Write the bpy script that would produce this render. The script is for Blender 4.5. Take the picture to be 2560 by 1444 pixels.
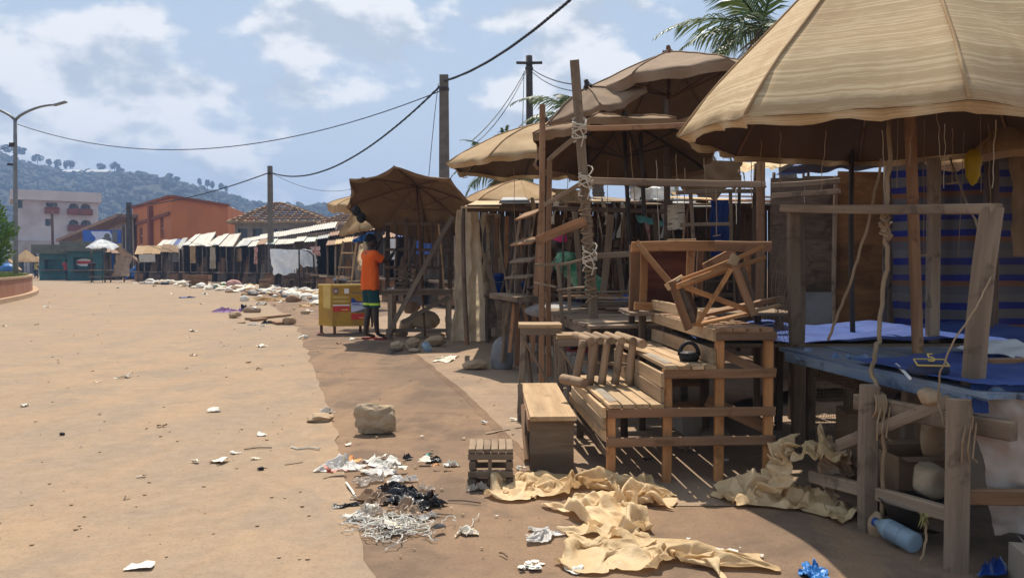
import bpy, bmesh, math, random
from mathutils import Vector, Matrix, noise
R = math.radians
random.seed(7)
for o in list(bpy.data.objects):
    bpy.data.objects.remove(o)
scene = bpy.context.scene
COL = scene.collection

# ------------------------------------------------------------------ camera, sky, sun, exposure
FPX, HZ, CH = 1923.0, 665.0, 1.2          # focal length in photo pixels, horizon row, eye height
PITCH = math.atan((722.0 - HZ) / FPX)
cam = bpy.data.cameras.new('camera')
cam.sensor_width = 36.0
cam.lens = 36.0 * FPX / 2560.0
cam.clip_start = 0.05
cam.clip_end = 5000.0
camo = bpy.data.objects.new('camera', cam)
COL.objects.link(camo)
camo.location = (0, 0, CH)
camo.rotation_euler = (math.pi / 2 - PITCH, 0, 0)
scene.camera = camo

SUN = Vector((-0.07, 0.50, 1.0)).normalized()
SUN_EL = math.asin(SUN.z)
SUN_AZ = math.atan2(SUN.x, SUN.y)
sl = bpy.data.lights.new('sun', 'SUN')
sl.energy = 5.0
sl.angle = R(0.55)
sl.color = (1.0, 0.93, 0.82)
so = bpy.data.objects.new('sun', sl)
COL.objects.link(so)
so.rotation_euler = SUN.to_track_quat('Z', 'Y').to_euler()
so.location = (0, 0, 30)

scene.view_settings.view_transform = 'Standard'
scene.view_settings.look = 'None'
scene.view_settings.exposure = 0.34
scene.view_settings.gamma = 1.0
scene.view_settings.use_curve_mapping = False
scene.cycles.max_bounces = 6
scene.cycles.diffuse_bounces = 3
scene.cycles.transmission_bounces = 4
scene.cycles.transparent_max_bounces = 10
scene.cycles.volume_bounces = 0
scene.cycles.use_denoising = True

def link(nt, a, b):
    nt.links.new(a, b)

class NT:
    """tiny node helper"""
    def __init__(s, nt):
        s.nt = nt
        nt.nodes.clear()
    def n(s, t, **kw):
        nd = s.nt.nodes.new(t)
        for k, v in kw.items():
            setattr(nd, k, v)
        return nd
    def set(s, sock, v):
        if isinstance(v, bpy.types.NodeSocket):
            s.nt.links.new(v, sock)
        else:
            if isinstance(v, (tuple, list)) and len(v) == 3 and getattr(sock, 'type', '') == 'RGBA':
                v = (*v, 1.0)
            sock.default_value = v
    def math(s, op, a, b=0.0, c=None, clamp=False):
        nd = s.n('ShaderNodeMath', operation=op, use_clamp=clamp)
        s.set(nd.inputs[0], a)
        s.set(nd.inputs[1], b)
        if c is not None:
            s.set(nd.inputs[2], c)
        return nd.outputs[0]
    def vmath(s, op, a, b=(0, 0, 0)):
        nd = s.n('ShaderNodeVectorMath', operation=op)
        s.set(nd.inputs[0], a)
        s.set(nd.inputs[1], b)
        return nd.outputs[0]
    def noise(s, vec, scale=5.0, detail=4.0, rough=0.55, dist=0.0):
        nd = s.n('ShaderNodeTexNoise')
        s.set(nd.inputs['Vector'], vec)
        nd.inputs['Scale'].default_value = scale
        nd.inputs['Detail'].default_value = detail
        nd.inputs['Roughness'].default_value = rough
        nd.inputs['Distortion'].default_value = dist
        return nd.outputs['Fac']
    def smooth(s, v, lo, hi):
        nd = s.n('ShaderNodeMapRange', interpolation_type='SMOOTHSTEP')
        s.set(nd.inputs['Value'], v)
        nd.inputs['From Min'].default_value = lo
        nd.inputs['From Max'].default_value = hi
        return nd.outputs['Result']
    def mix(s, f, a, b, mode='MIX'):
        nd = s.n('ShaderNodeMix', data_type='RGBA', blend_type=mode)
        s.set(nd.inputs[0], f)
        s.set(nd.inputs[6], a)
        s.set(nd.inputs[7], b)
        return nd.outputs[2]
    def mapping(s, vec, scale=(1, 1, 1), loc=(0, 0, 0)):
        nd = s.n('ShaderNodeMapping')
        s.set(nd.inputs['Vector'], vec)
        nd.inputs['Scale'].default_value = scale
        nd.inputs['Location'].default_value = loc
        return nd.outputs[0]

world = bpy.data.worlds.new('World')
scene.world = world
world.use_nodes = True
def build_world():
    k = NT(world.node_tree)
    out = k.n('ShaderNodeOutputWorld')
    bg = k.n('ShaderNodeBackground')
    bg.inputs['Strength'].default_value = 0.076
    link(k.nt, bg.outputs[0], out.inputs[0])
    sky = k.n('ShaderNodeTexSky', sky_type='NISHITA')
    sky.sun_disc = False
    sky.sun_elevation = SUN_EL
    sky.sun_rotation = SUN_AZ
    sky.air_density = 1.0
    sky.dust_density = 1.6
    sky.ozone_density = 1.0
    tc = k.n('ShaderNodeTexCoord')
    d = tc.outputs['Generated']
    sep = k.n('ShaderNodeSeparateXYZ')
    link(k.nt, d, sep.inputs[0])
    az = k.math('ARCTAN2', sep.outputs[0], sep.outputs[1])
    el = k.math('ARCSINE', sep.outputs[2])
    def density(del_, banks):
        e2 = k.math('ADD', el, del_)
        cv = k.n('ShaderNodeCombineXYZ')
        k.set(cv.inputs[0], az)
        k.set(cv.inputs[1], k.math('MULTIPLY', e2, 1.7))
        cv.inputs[2].default_value = 3.7
        v = cv.outputs[0]
        big = k.noise(v, 4.0, 1.0, 0.5)
        det = k.noise(v, 10.0, 5.0, 0.52, 0.0)
        fld = k.math('ADD', k.math('MULTIPLY', big, 0.50), k.math('MULTIPLY', det, 0.54))
        if not banks:
            return fld
        # the cloud banks that stand in this sky (azimuth, elevation, half sizes in radians)
        for px, py, wx, wy, am in [(800, 85, 330, 85, .19), (560, 232, 250, 48, .19), (150, 110, 150, 80, .15),
                                   (190, 300, 190, 70, .14), (1420, 215, 250, 75, .19), (1400, 60, 220, 80, .13),
                                   (1150, 340, 170, 110, .12)]:
            a0 = math.atan((px - 1280) / FPX)
            e0 = math.atan((HZ - py) / FPX * math.cos(a0))
            u = k.math('DIVIDE', k.math('SUBTRACT', az, a0), wx / FPX)
            w = k.math('DIVIDE', k.math('SUBTRACT', e2, e0), wy / FPX)
            r2 = k.math('MULTIPLY_ADD', w, w, k.math('MULTIPLY', u, u))
            fld = k.math('MULTIPLY_ADD', k.math('EXPONENT', k.math('MULTIPLY', r2, -1.0)), am, fld)
        return fld
    d0 = density(0.0, True)
    d1 = k.math('SUBTRACT', density(0.0, False), density(0.03, False))
    cover = k.smooth(d0, 0.56, 0.645)
    lit = k.smooth(d1, -0.07, 0.06)
    cloud = k.mix(lit, (6.0, 6.7, 7.6), (11.4, 11.3, 11.2))
    # milky air near the horizon
    hz = k.math('SUBTRACT', 1.0, k.smooth(el, -0.02, 0.40))
    air = k.mix(k.math('MULTIPLY', hz, 0.75), k.mix(0.6, sky.outputs[0], (6.9, 8.4, 10.0)), (7.2, 8.0, 9.0))
    col = k.mix(k.math('MULTIPLY', cover, 0.86), air, cloud)
    link(k.nt, col, bg.inputs['Color'])
build_world()

# ------------------------------------------------------------------ photo pixel -> place helpers
def ray(px, py):
    x = (px - 1280.0) / FPX
    u = -(py - 722.0) / FPX
    return Vector((x, math.cos(PITCH) + u * math.sin(PITCH), -math.sin(PITCH) + u * math.cos(PITCH)))
def at(px, py, Y):
    r = ray(px, py)
    t = Y / r.y
    return Vector((r.x * t, Y, CH + r.z * t))
def gp(px, py, z=0.0):
    r = ray(px, py)
    t = (z - CH) / r.z
    return Vector((r.x * t, r.y * t, z))
def V(*a):
    return Vector(a)
rnd = random.uniform
ORD = ['first', 'second', 'third', 'fourth', 'fifth', 'sixth', 'seventh', 'eighth', 'ninth', 'tenth', 'eleventh', 'twelfth', 'thirteenth', 'fourteenth']

# ------------------------------------------------------------------ materials
MATS = {}
DUST = (0.42, 0.28, 0.165)
def newmat(name):
    m = bpy.data.materials.new(name)
    m.use_nodes = True
    MATS[name] = m
    return m
def finish(k, col, rough=0.85, bumpv=None, bstr=0.2, bdist=0.01, trans=0.0, spec=0.25, metal=0.0, alpha=None, tcol=None):
    out = k.n('ShaderNodeOutputMaterial')
    p = k.n('ShaderNodeBsdfPrincipled')
    k.set(p.inputs['Base Color'], col)
    k.set(p.inputs['Roughness'], rough)
    p.inputs['Specular IOR Level'].default_value = spec
    p.inputs['Metallic'].default_value = metal
    if bumpv is not None:
        b = k.n('ShaderNodeBump')
        b.inputs['Strength'].default_value = bstr
        b.inputs['Distance'].default_value = bdist
        k.set(b.inputs['Height'], bumpv)
        link(k.nt, b.outputs[0], p.inputs['Normal'])
    sh = p.outputs[0]
    if trans:
        t = k.n('ShaderNodeBsdfTranslucent')
        k.set(t.inputs[0], tcol if tcol is not None else col)
        mx = k.n('ShaderNodeMixShader')
        mx.inputs[0].default_value = trans
        link(k.nt, sh, mx.inputs[1])
        link(k.nt, t.outputs[0], mx.inputs[2])
        sh = mx.outputs[0]
    if alpha is not None:
        t = k.n('ShaderNodeBsdfTransparent')
        mx = k.n('ShaderNodeMixShader')
        k.set(mx.inputs[0], alpha)
        link(k.nt, t.outputs[0], mx.inputs[1])
        link(k.nt, sh, mx.inputs[2])
        sh = mx.outputs[0]
    link(k.nt, sh, out.inputs[0])
def coords(k):
    tc = k.n('ShaderNodeTexCoord')
    oi = k.n('ShaderNodeObjectInfo')
    off = k.math('MULTIPLY', oi.outputs['Random'], 37.0)
    cv = k.n('ShaderNodeCombineXYZ')
    for i in range(3):
        link(k.nt, off, cv.inputs[i])
    return k.vmath('ADD', tc.outputs['Object'], cv.outputs[0]), oi.outputs['Random'], off
def updust(k, col, amount, sc=3.0, dcol=DUST):
    """dust lying on faces that look up"""
    g = k.n('ShaderNodeNewGeometry')
    s = k.n('ShaderNodeSeparateXYZ')
    link(k.nt, g.outputs['Normal'], s.inputs[0])
    f = k.smooth(s.outputs[2], 0.2, 0.95)
    nz = k.smooth(k.noise(g.outputs['Position'], sc, 4, 0.6), 0.3, 0.7)
    f = k.math('MULTIPLY', k.math('MULTIPLY', f, k.math('ADD', k.math('MULTIPLY', nz, 0.7), 0.3)), amount)
    return k.mix(f, col, dcol)
def wood(name, c1, c2, dust=0.35, rough=0.85, vary=0.6, grey=0.3):
    k = NT(newmat(name).node_tree)
    co, rn, off = coords(k)
    g1 = k.noise(k.mapping(co, (1.6, 26, 26)), 1.0, 5, 0.6, 0.4)
    g2 = k.noise(k.mapping(co, (0.7, 5, 5)), 1.0, 3, 0.5)
    g3 = k.noise(k.mapping(co, (3, 110, 110)), 1.0, 3, 0.6)
    col = k.mix(k.smooth(g1, 0.3, 0.72), c1, c2)
    col = k.mix(k.smooth(g2, 0.38, 0.75), col, tuple(0.5 * v for v in c1))
    col = k.mix(k.math('MULTIPLY', k.smooth(g3, 0.55, 0.7), 0.35), col, tuple(0.35 * v for v in c1))
    val = k.math('ADD', k.math('MULTIPLY', rn, vary), 1.0 - vary * 0.5)
    cc = k.n('ShaderNodeCombineXYZ')
    for i in range(3):
        link(k.nt, val, cc.inputs[i])
    col = k.mix(1.0, col, cc.outputs[0], 'MULTIPLY')
    old = k.math('FRACT', k.math('MULTIPLY', rn, 7.31))
    col = k.mix(k.math('MULTIPLY', old, grey), col, k.mix(g1, (0.115, 0.092, 0.072), (0.235, 0.195, 0.155)))
    st = k.noise(co, 7.0, 4, 0.65, 0.6)
    col = k.mix(k.math('MULTIPLY', k.smooth(st, 0.54, 0.68), 0.6), col, tuple(0.38 * v for v in c1))
    col = updust(k, col, dust, 5.0)
    bh = k.math('ADD', g1, k.math('MULTIPLY', g3, 0.5))
    finish(k, col, rough, bh, 0.35, 0.004)
def plain(name, c1, c2=None, rough=0.85, sc=4.0, bump=0.15, bsc=60.0, bdist=0.004, dust=0.0, trans=0.0, spec=0.25, metal=0.0, alpha=None, vary=0.15, stain=None, tcol=None):
    k = NT(newmat(name).node_tree)
    co, rn, off = coords(k)
    if c2 is None:
        c2 = tuple(v * 0.72 for v in c1)
    n1 = k.noise(co, sc, 5, 0.6, 0.2)
    col = k.mix(k.smooth(n1, 0.33, 0.68), c1, c2)
    if stain is not None:
        n2 = k.noise(co, sc * 0.45, 4, 0.65, 0.5)
        col = k.mix(k.math('MULTIPLY', k.smooth(n2, 0.5, 0.68), 0.75), col, stain)
    val = k.math('ADD', k.math('MULTIPLY', rn, vary), 1.0 - vary * 0.5)
    cc = k.n('ShaderNodeCombineXYZ')
    for i in range(3):
        link(k.nt, val, cc.inputs[i])
    col = k.mix(1.0, col, cc.outputs[0], 'MULTIPLY')
    if dust:
        col = updust(k, col, dust)
    finish(k, col, rough, k.noise(co, bsc, 4, 0.6), bump, bdist, trans, spec, metal, alpha, tcol)

# ------------------------------------------------------------------ mesh helpers
class MB:
    def __init__(s):
        s.v, s.f, s.m = [], [], []
    def add(s, vs, fs, mi=0):
        b = len(s.v)
        s.v.extend([Vector(p) for p in vs])
        for f in fs:
            s.f.append([b + i for i in f])
            s.m.append(mi)
    def box(s, c, sx, sy, sz, rz=0.0, mi=0):
        c = Vector(c)
        m = Matrix.Rotation(rz, 3, 'Z')
        vs = [c + m @ Vector((x * sx / 2, y * sy / 2, z * sz / 2)) for z in (-1, 1) for y in (-1, 1) for x in (-1, 1)]
        s.add(vs, [(0, 2, 3, 1), (4, 5, 7, 6), (0, 1, 5, 4), (2, 6, 7, 3), (0, 4, 6, 2), (1, 3, 7, 5)], mi)
    def bar(s, p, q, w, t, up=(0, 0, 1), mi=0):
        p, q = Vector(p), Vector(q)
        x, y, z = frame(p, q, up)
        vs = [e + y * (a * w / 2) + z * (b * t / 2) for e in (p, q) for b in (-1, 1) for a in (-1, 1)]
        s.add(vs, [(0, 1, 3, 2), (4, 6, 7, 5), (0, 4, 5, 1), (2, 3, 7, 6), (0, 2, 6, 4), (1, 5, 7, 3)], mi)
    def tube(s, pts, r, seg=6, mi=0, r2=None, cap=True):
        pts = [Vector(p) for p in pts]
        n = len(pts)
        rings = []
        ref = None
        for i, p in enumerate(pts):
            d = (pts[min(i + 1, n - 1)] - pts[max(i - 1, 0)])
            if d.length < 1e-9:
                d = Vector((0, 0, 1))
            d.normalize()
            if ref is None:
                ref = d.cross(Vector((0, 0, 1)))
                if ref.length < 0.1:
                    ref = d.cross(Vector((0, 1, 0)))
            ref = (ref - d * ref.dot(d)).normalized()
            b = d.cross(ref)
            rr = r if r2 is None else r + (r2 - r) * i / max(1, n - 1)
            rings.append([p + (ref * math.cos(a) + b * math.sin(a)) * rr for a in [2 * math.pi * j / seg for j in range(seg)]])
        vs = [v for rg in rings for v in rg]
        fs = []
        for i in range(n - 1):
            for j in range(seg):
                a, b2 = i * seg + j, i * seg + (j + 1) % seg
                fs.append((a, b2, b2 + seg, a + seg))
        if cap:
            fs.append(tuple(range(seg - 1, -1, -1)))
            fs.append(tuple((n - 1) * seg + j for j in range(seg)))
        s.add(vs, fs, mi)
    def grid(s, fn, nu, nv, mi=0, closed=False):
        vs = [fn(i / nu, j / nv) for j in range(nv + 1) for i in range(nu + 1)]
        fs = []
        for j in range(nv):
            for i in range(nu):
                a = j * (nu + 1) + i
                fs.append((a, a + 1, a + nu + 2, a + nu + 1))
        s.add(vs, fs, mi)
    def lathe(s, c, prof, seg=12, axis=None, mi=0):
        """prof: list of (r, z); round the axis through c"""
        c = Vector(c)
        M = Matrix.Identity(3) if axis is None else Vector(axis).to_track_quat('Z', 'Y').to_matrix()
        vs = []
        for r, z in prof:
            for j in range(seg):
                a = 2 * math.pi * j / seg
                vs.append(c + M @ Vector((r * math.cos(a), r * math.sin(a), z)))
        fs = []
        for i in range(len(prof) - 1):
            for j in range(seg):
                a, b = i * seg + j, i * seg + (j + 1) % seg
                fs.append((a, b, b + seg, a + seg))
        s.add(vs, fs, mi)
    def mesh(s, name, mats, org, smooth=False):
        me = bpy.data.meshes.new(name)
        org = Vector(org)
        me.from_pydata([tuple(p - org) for p in s.v], [], s.f)
        for m in (mats if isinstance(mats, (list, tuple)) else [mats]):
            me.materials.append(MATS[m])
        if any(s.m):
            me.polygons.foreach_set('material_index', s.m)
        if smooth:
            me.polygons.foreach_set('use_smooth', [True] * len(me.polygons))
        me.update()
        return me

def frame(p, q, up=(0, 0, 1)):
    x = (q - p).normalized()
    z = Vector(up)
    z = z - x * z.dot(x)
    if z.length < 0.05:
        z = Vector((0, 1, 0))
        z = z - x * z.dot(x)
        if z.length < 0.05:
            z = Vector((1, 0, 0))
            z = z - x * z.dot(x)
    z.normalize()
    return x, z.cross(x), z

def thing(name, label, cat, loc, group=None):
    o = bpy.data.objects.new(name, None)
    COL.objects.link(o)
    o.location = Vector(loc)
    o.empty_display_size = 0.1
    o['label'] = label
    o['category'] = cat
    if group:
        o['group'] = group
    return o
def wloc(o):
    p = Vector((0, 0, 0))
    while o is not None:
        p = p + Vector(o.location)
        o = o.parent
    return p
def part(name, mb, mats, parent, smooth=False, kind=None, label=None):
    """world-space geometry as one mesh object under its thing"""
    org = wloc(parent)
    o = bpy.data.objects.new(name, mb.mesh(name, mats, org, smooth))
    COL.objects.link(o)
    o.parent = parent
    if kind:
        o['kind'] = kind
    if label:
        o['label'] = label
    return o
def solo(name, mb, mats, label, cat, group=None, smooth=False, kind=None):
    n = len(mb.v)
    c = Vector((sum(p.x for p in mb.v) / n, sum(p.y for p in mb.v) / n, min(p.z for p in mb.v)))
    o = bpy.data.objects.new(name, mb.mesh(name, mats, c, smooth))
    COL.objects.link(o)
    o.location = c
    if label:
        o['label'] = label
    if cat:
        o['category'] = cat
    if group:
        o['group'] = group
    if kind:
        o['kind'] = kind
    return o
def structure(name, mb, mats, smooth=False):
    o = bpy.data.objects.new(name, mb.mesh(name, mats, (0, 0, 0), smooth))
    COL.objects.link(o)
    o['kind'] = 'structure'
    return o

BEAMS = {}
def beam_mesh(L, w, t):
    key = (round(L, 2), round(w, 3), round(t, 3), random.randrange(3))
    if key in BEAMS:
        return BEAMS[key]
    c = min(w, t) * 0.13
    prof = [(-w/2 + c, -t/2), (w/2 - c, -t/2), (w/2, -t/2 + c), (w/2, t/2 - c), (w/2 - c, t/2), (-w/2 + c, t/2), (-w/2, t/2 - c), (-w/2, -t/2 + c)]
    mb = MB()
    wy, wz = rnd(-.012, .012) * min(1, L), rnd(-.008, .008) * min(1, L)
    xs = [-L/2, -L * .17, L * .17, L/2]
    for x in xs:
        bow = 1 - (2 * x / L) ** 2
        for y, z in prof:
            mb.v.append(Vector((x + (rnd(-.004, .004) if abs(x) > L * .4 else 0), y + wy * bow, z + wz * bow)))
    for i in range(3):
        for j in range(8):
            a, b = i * 8 + j, i * 8 + (j + 1) % 8
            mb.f.append([a, a + 8, b + 8, b])
    mb.f.append(list(range(8)))
    mb.f.append([24 + j for j in range(7, -1, -1)])
    me = bpy.data.meshes.new('timber')
    me.from_pydata([tuple(p) for p in mb.v], [], mb.f)
    me.update()
    BEAMS[key] = me
    return me
def place(o, par, M):
    COL.objects.link(o)
    if par is not None:
        o.parent = par
        M = Matrix.Translation(-wloc(par)) @ M
    o.matrix_local = M
BM = {}
def beam(name, par, p, q, w, t, mat, up=(0, 0, 1), label=None):
    """sawn timber between two points; w is across, t along 'up'"""
    p, q = Vector(p), Vector(q)
    x, y, z = frame(p, q, up)
    base = beam_mesh((q - p).length, w, t)
    key = (base.name, mat)
    if key not in BM:
        me = base.copy()
        me.name = 'timber'
        me.materials.append(MATS[mat])
        BM[key] = me
    o = bpy.data.objects.new(name, BM[key])
    M = Matrix((( x.x, y.x, z.x, 0), (x.y, y.y, z.y, 0), (x.z, y.z, z.z, 0), (0, 0, 0, 1)))
    M.translation = (p + q) / 2
    place(o, par, M)
    if label:
        o['label'] = label
    return o
def rpole(name, par, p, q, r1, r2, mat, seg=9, bend=0.01, n=6):
    """round pole with a slight bend"""
    p, q = Vector(p), Vector(q)
    x, y, z = frame(p, q)
    L = (q - p).length
    mb = MB()
    ph = rnd(0, 6.28)
    pts, rr = [], []
    for i in range(n + 1):
        t = i / n
        b = math.sin(t * math.pi) * bend * L
        pts.append(Vector(((t - .5) * L, math.cos(ph) * b, math.sin(ph) * b)))
    mb.tube(pts, r1, seg, r2=r2)
    me = mb.mesh(name, mat, (0, 0, 0), True)
    for pg in me.polygons[-2:]:
        pg.use_smooth = False
    o = bpy.data.objects.new(name, me)
    M = Matrix(((x.x, y.x, z.x, 0), (x.y, y.y, z.y, 0), (x.z, y.z, z.z, 0), (0, 0, 0, 1)))
    M.translation = (p + q) / 2
    place(o, par, M)
    return o
def fbm(v, o=4, h=1.0):
    return noise.fractal(v, h, 2.0, o)
def ridge(v, o=3):
    s, a, t = 0.0, 1.0, 0.0
    for i in range(o):
        s += a * (1 - 2.0 * abs(noise.noise(v * (2.03 ** i))))
        t += a
        a *= 0.5
    return s / t
# ------------------------------------------------------------------ settled cloth shapes: two sheets dropped crumpled on the ground
def settle(nx, ny, lx, ly, squeeze, seed, frames, bend, drop, zamp):
    """cloth simulation run once; gives a grid of points normalised to a unit box"""
    vs, rest, fs = [], [], []
    for j in range(ny + 1):
        for i in range(nx + 1):
            u, v = i / nx - .5, j / ny - .5
            rest.append((u * lx, v * ly, drop))
            q = Vector((u * 4, v * 4 * ly / lx, seed))
            dx = noise.noise(q + Vector((9, 0, 0))) * .10 * lx
            dy = noise.noise(q + Vector((0, 9, 0))) * .10 * lx
            z = drop + (noise.noise(q * 1.5) + .6 * noise.noise(q * 3.5)) * zamp + .04 * math.sin(u * 26 + 3 * noise.noise(q))
            vs.append((u * lx * squeeze + dx, v * ly * squeeze + dy, max(.02, z)))
    for j in range(ny):
        for i in range(nx):
            a = j * (nx + 1) + i
            fs.append((a, a + 1, a + nx + 2, a + nx + 1))
    me = bpy.data.meshes.new('sheet')
    me.from_pydata(vs, [], fs)
    o = bpy.data.objects.new('sheet', me)
    COL.objects.link(o)
    o.shape_key_add(name='Basis')
    key = o.shape_key_add(name='rest')
    for i, p in enumerate(rest):
        key.data[i].co = p
    m = o.modifiers.new('Cloth', 'CLOTH')
    st = m.settings
    st.quality = 6
    st.mass = .25
    st.bending_stiffness = bend
    st.tension_stiffness = 25
    st.compression_stiffness = 8
    st.shear_stiffness = 6
    st.tension_damping = st.compression_damping = 15
    st.air_damping = 3
    st.rest_shape_key = key
    c = m.collision_settings
    c.use_collision = True
    c.distance_min = .008
    c.use_self_collision = True
    c.self_distance_min = .009
    c.collision_quality = 2
    c.friction = 40
    c.self_friction = 15
    pm = bpy.data.meshes.new('floor_plane')
    pm.from_pydata([(-5, -5, 0), (5, -5, 0), (5, 5, 0), (-5, 5, 0)], [], [(0, 1, 2, 3)])
    p = bpy.data.objects.new('floor_plane', pm)
    COL.objects.link(p)
    p.modifiers.new('Collision', 'COLLISION')
    p.collision.cloth_friction = 60
    p.collision.thickness_outer = .008
    m.point_cache.frame_start = 1
    m.point_cache.frame_end = frames
    for f in range(1, frames + 1):
        scene.frame_set(f)
    ev = o.evaluated_get(bpy.context.evaluated_depsgraph_get())
    co = [v.co.copy() for v in ev.to_mesh().vertices]
    ev.to_mesh_clear()
    bpy.data.objects.remove(o)
    bpy.data.objects.remove(p)
    scene.frame_set(1)
    lo = [min(v[k] for v in co) for k in range(3)]
    hi = [max(v[k] for v in co) for k in range(3)]
    return nx, ny, [Vector([(v[k] - lo[k]) / (hi[k] - lo[k]) - (.5 if k < 2 else 0) for k in range(3)]) for v in co]
DRAG = settle(58, 34, 3.2, 1.9, .56, 3.0, 55, .03, .2, .12)
HEAP = 'heap'
def drape(mb, shape, c, lx, ly, h, rz=0.0, tilt=None, win=None, flip=False):
    """lay a settled cloth shape at c, lx by ly metres and h high; win cuts a patch out of its grid"""
    if shape == HEAP and win is None:
        i0 = int(abs(c[0] * 97 + rz * 31)) % (DRAG[0] - 30)
        j0 = int(abs(c[1] * 53)) % (DRAG[1] - 26)
        win = (i0, i0 + 30, j0, j0 + 26)
    nx, ny, vs = DRAG
    i0, i1, j0, j1 = win if win else (0, nx, 0, ny)
    sel = [vs[j * (nx + 1) + i] for j in range(j0, j1 + 1) for i in range(i0, i1 + 1)]
    if win:
        lo = [min(p[k] for p in sel) for k in range(3)]
        hi = [max(p[k] for p in sel) for k in range(3)]
        sel = [Vector([(p[k] - lo[k]) / max(1e-6, hi[k] - lo[k]) - (.5 if k < 2 else 0) for k in range(3)]) for p in sel]
    M = Matrix.Rotation(rz, 3, 'Z')
    if tilt is not None:
        M = Matrix.Rotation(tilt[1], 3, tilt[0]) @ M
    s = -1 if flip else 1
    w = i1 - i0 + 1
    fs = []
    for j in range(j1 - j0):
        for i in range(i1 - i0):
            a = j * w + i
            fs.append((a, a + 1, a + w + 1, a + w))
    mb.add([Vector(c) + M @ Vector((p.x * lx * s, p.y * ly, p.z * h)) for p in sel], fs)
def smoothed(o, lv=1):
    m = o.modifiers.new('smooth', 'SUBSURF')
    m.levels = m.render_levels = lv
    return o
# ------------------------------------------------------------------ material set
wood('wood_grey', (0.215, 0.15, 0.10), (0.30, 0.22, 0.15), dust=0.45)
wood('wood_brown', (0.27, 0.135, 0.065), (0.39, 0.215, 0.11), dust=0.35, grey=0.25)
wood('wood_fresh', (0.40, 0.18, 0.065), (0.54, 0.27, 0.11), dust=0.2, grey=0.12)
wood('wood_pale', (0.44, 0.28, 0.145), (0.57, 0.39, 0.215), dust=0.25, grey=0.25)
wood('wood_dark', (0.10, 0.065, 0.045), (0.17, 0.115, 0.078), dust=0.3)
wood('bamboo', (0.33, 0.21, 0.12), (0.45, 0.30, 0.18), dust=0.3)
wood('plywood', (0.22, 0.10, 0.035), (0.28, 0.135, 0.05), dust=0.1, vary=0.15)
wood('panel_red', (0.10, 0.032, 0.018), (0.15, 0.05, 0.026), dust=0.05, vary=0.1)
wood('board_blue', (0.085, 0.15, 0.25), (0.19, 0.24, 0.30), dust=0.25)
plain('canvas_tan', (0.50, 0.335, 0.175), (0.42, 0.26, 0.12), sc=3, trans=0.22, dust=0.3, stain=(0.33, 0.19, 0.085), bsc=150, bump=0.2)
plain('canvas_pale', (0.55, 0.39, 0.22), (0.47, 0.31, 0.16), sc=3, trans=0.22, dust=0.3, stain=(0.40, 0.25, 0.12), bsc=150, bump=0.2)
plain('canvas_grey', (0.30, 0.21, 0.14), (0.25, 0.17, 0.11), sc=3, trans=0.18, dust=0.25, stain=(0.20, 0.13, 0.085), bsc=150, bump=0.2)
plain('canvas_brown', (0.27, 0.17, 0.095), (0.22, 0.135, 0.07), sc=3, trans=0.2, dust=0.25, stain=(0.17, 0.10, 0.05), bsc=150, bump=0.2)
plain('shade_brown', (0.125, 0.078, 0.045), (0.10, 0.06, 0.034), sc=3, bsc=120, bump=0.2)  # brown with canopy shade put into it; one hung cloth shares it
plain('shade_brown_pale', (0.19, 0.125, 0.07), (0.15, 0.095, 0.05), sc=3, bsc=120, bump=0.2)  # same painted shade, lighter, for the tipped umbrella
plain('tarp_cream', (0.80, 0.60, 0.35), (0.70, 0.49, 0.26), sc=5, trans=0.28, bsc=22, bump=0.75, bdist=0.012, stain=(0.52, 0.34, 0.16), rough=0.6)
plain('sheet_clear', (0.78, 0.66, 0.47), (0.66, 0.53, 0.36), sc=3, trans=0.5, rough=0.4, stain=(0.32, 0.25, 0.16), spec=0.4)
plain('cloth_white', (0.74, 0.74, 0.73), (0.64, 0.63, 0.61), sc=3, trans=0.15)
plain('sack_white', (0.50, 0.46, 0.42), (0.38, 0.32, 0.27), sc=4, stain=(0.36, 0.22, 0.15), trans=0.1)
plain('tarp_blue', (0.018, 0.05, 0.20), (0.04, 0.085, 0.27), sc=3, rough=0.5, dust=0.05, spec=0.22, bsc=14, bump=0.5, bdist=0.02)
plain('tarp_bright', (0.03, 0.16, 0.42), (0.02, 0.11, 0.33), sc=3, rough=0.45, spec=0.4)
plain('plastic_blue', (0.01, 0.045, 0.22), (0.008, 0.035, 0.17), rough=0.4)
plain('bag_black', (0.012, 0.013, 0.017), (0.022, 0.022, 0.028), rough=0.28, spec=0.5, dust=0.12, bsc=30, bump=0.8, bdist=0.012)
plain('bag_white', (0.74, 0.71, 0.66), (0.60, 0.55, 0.48), rough=0.35, spec=0.5, trans=0.3, bsc=30, bump=0.8, bdist=0.012)
plain('bag_clear', (0.62, 0.56, 0.48), (0.50, 0.42, 0.34), rough=0.2, spec=0.6, trans=0.35, alpha=0.78)
plain('bag_grey', (0.23, 0.23, 0.235), (0.16, 0.155, 0.15), rough=0.55, dust=0.3)
plain('bag_tan', (0.42, 0.30, 0.20), (0.33, 0.22, 0.14), rough=0.35, trans=0.3, spec=0.5)
plain('paper', (0.76, 0.70, 0.58), (0.66, 0.57, 0.44), rough=0.9)
plain('paper_white', (0.70, 0.67, 0.60), (0.60, 0.56, 0.48), rough=0.9)
plain('paper_red', (0.60, 0.10, 0.05), (0.75, 0.55, 0.45), rough=0.6, sc=30)
plain('paper_green', (0.03, 0.30, 0.22), (0.3, 0.5, 0.42), rough=0.6, sc=25)
plain('paper_orange', (0.72, 0.24, 0.05), (0.75, 0.45, 0.2), rough=0.6, sc=25)
plain('cardboard', (0.30, 0.19, 0.11), (0.24, 0.145, 0.08), dust=0.3)
plain('cloth_purple', (0.19, 0.055, 0.22), (0.55, 0.40, 0.55), sc=22, rough=0.9)
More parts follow.
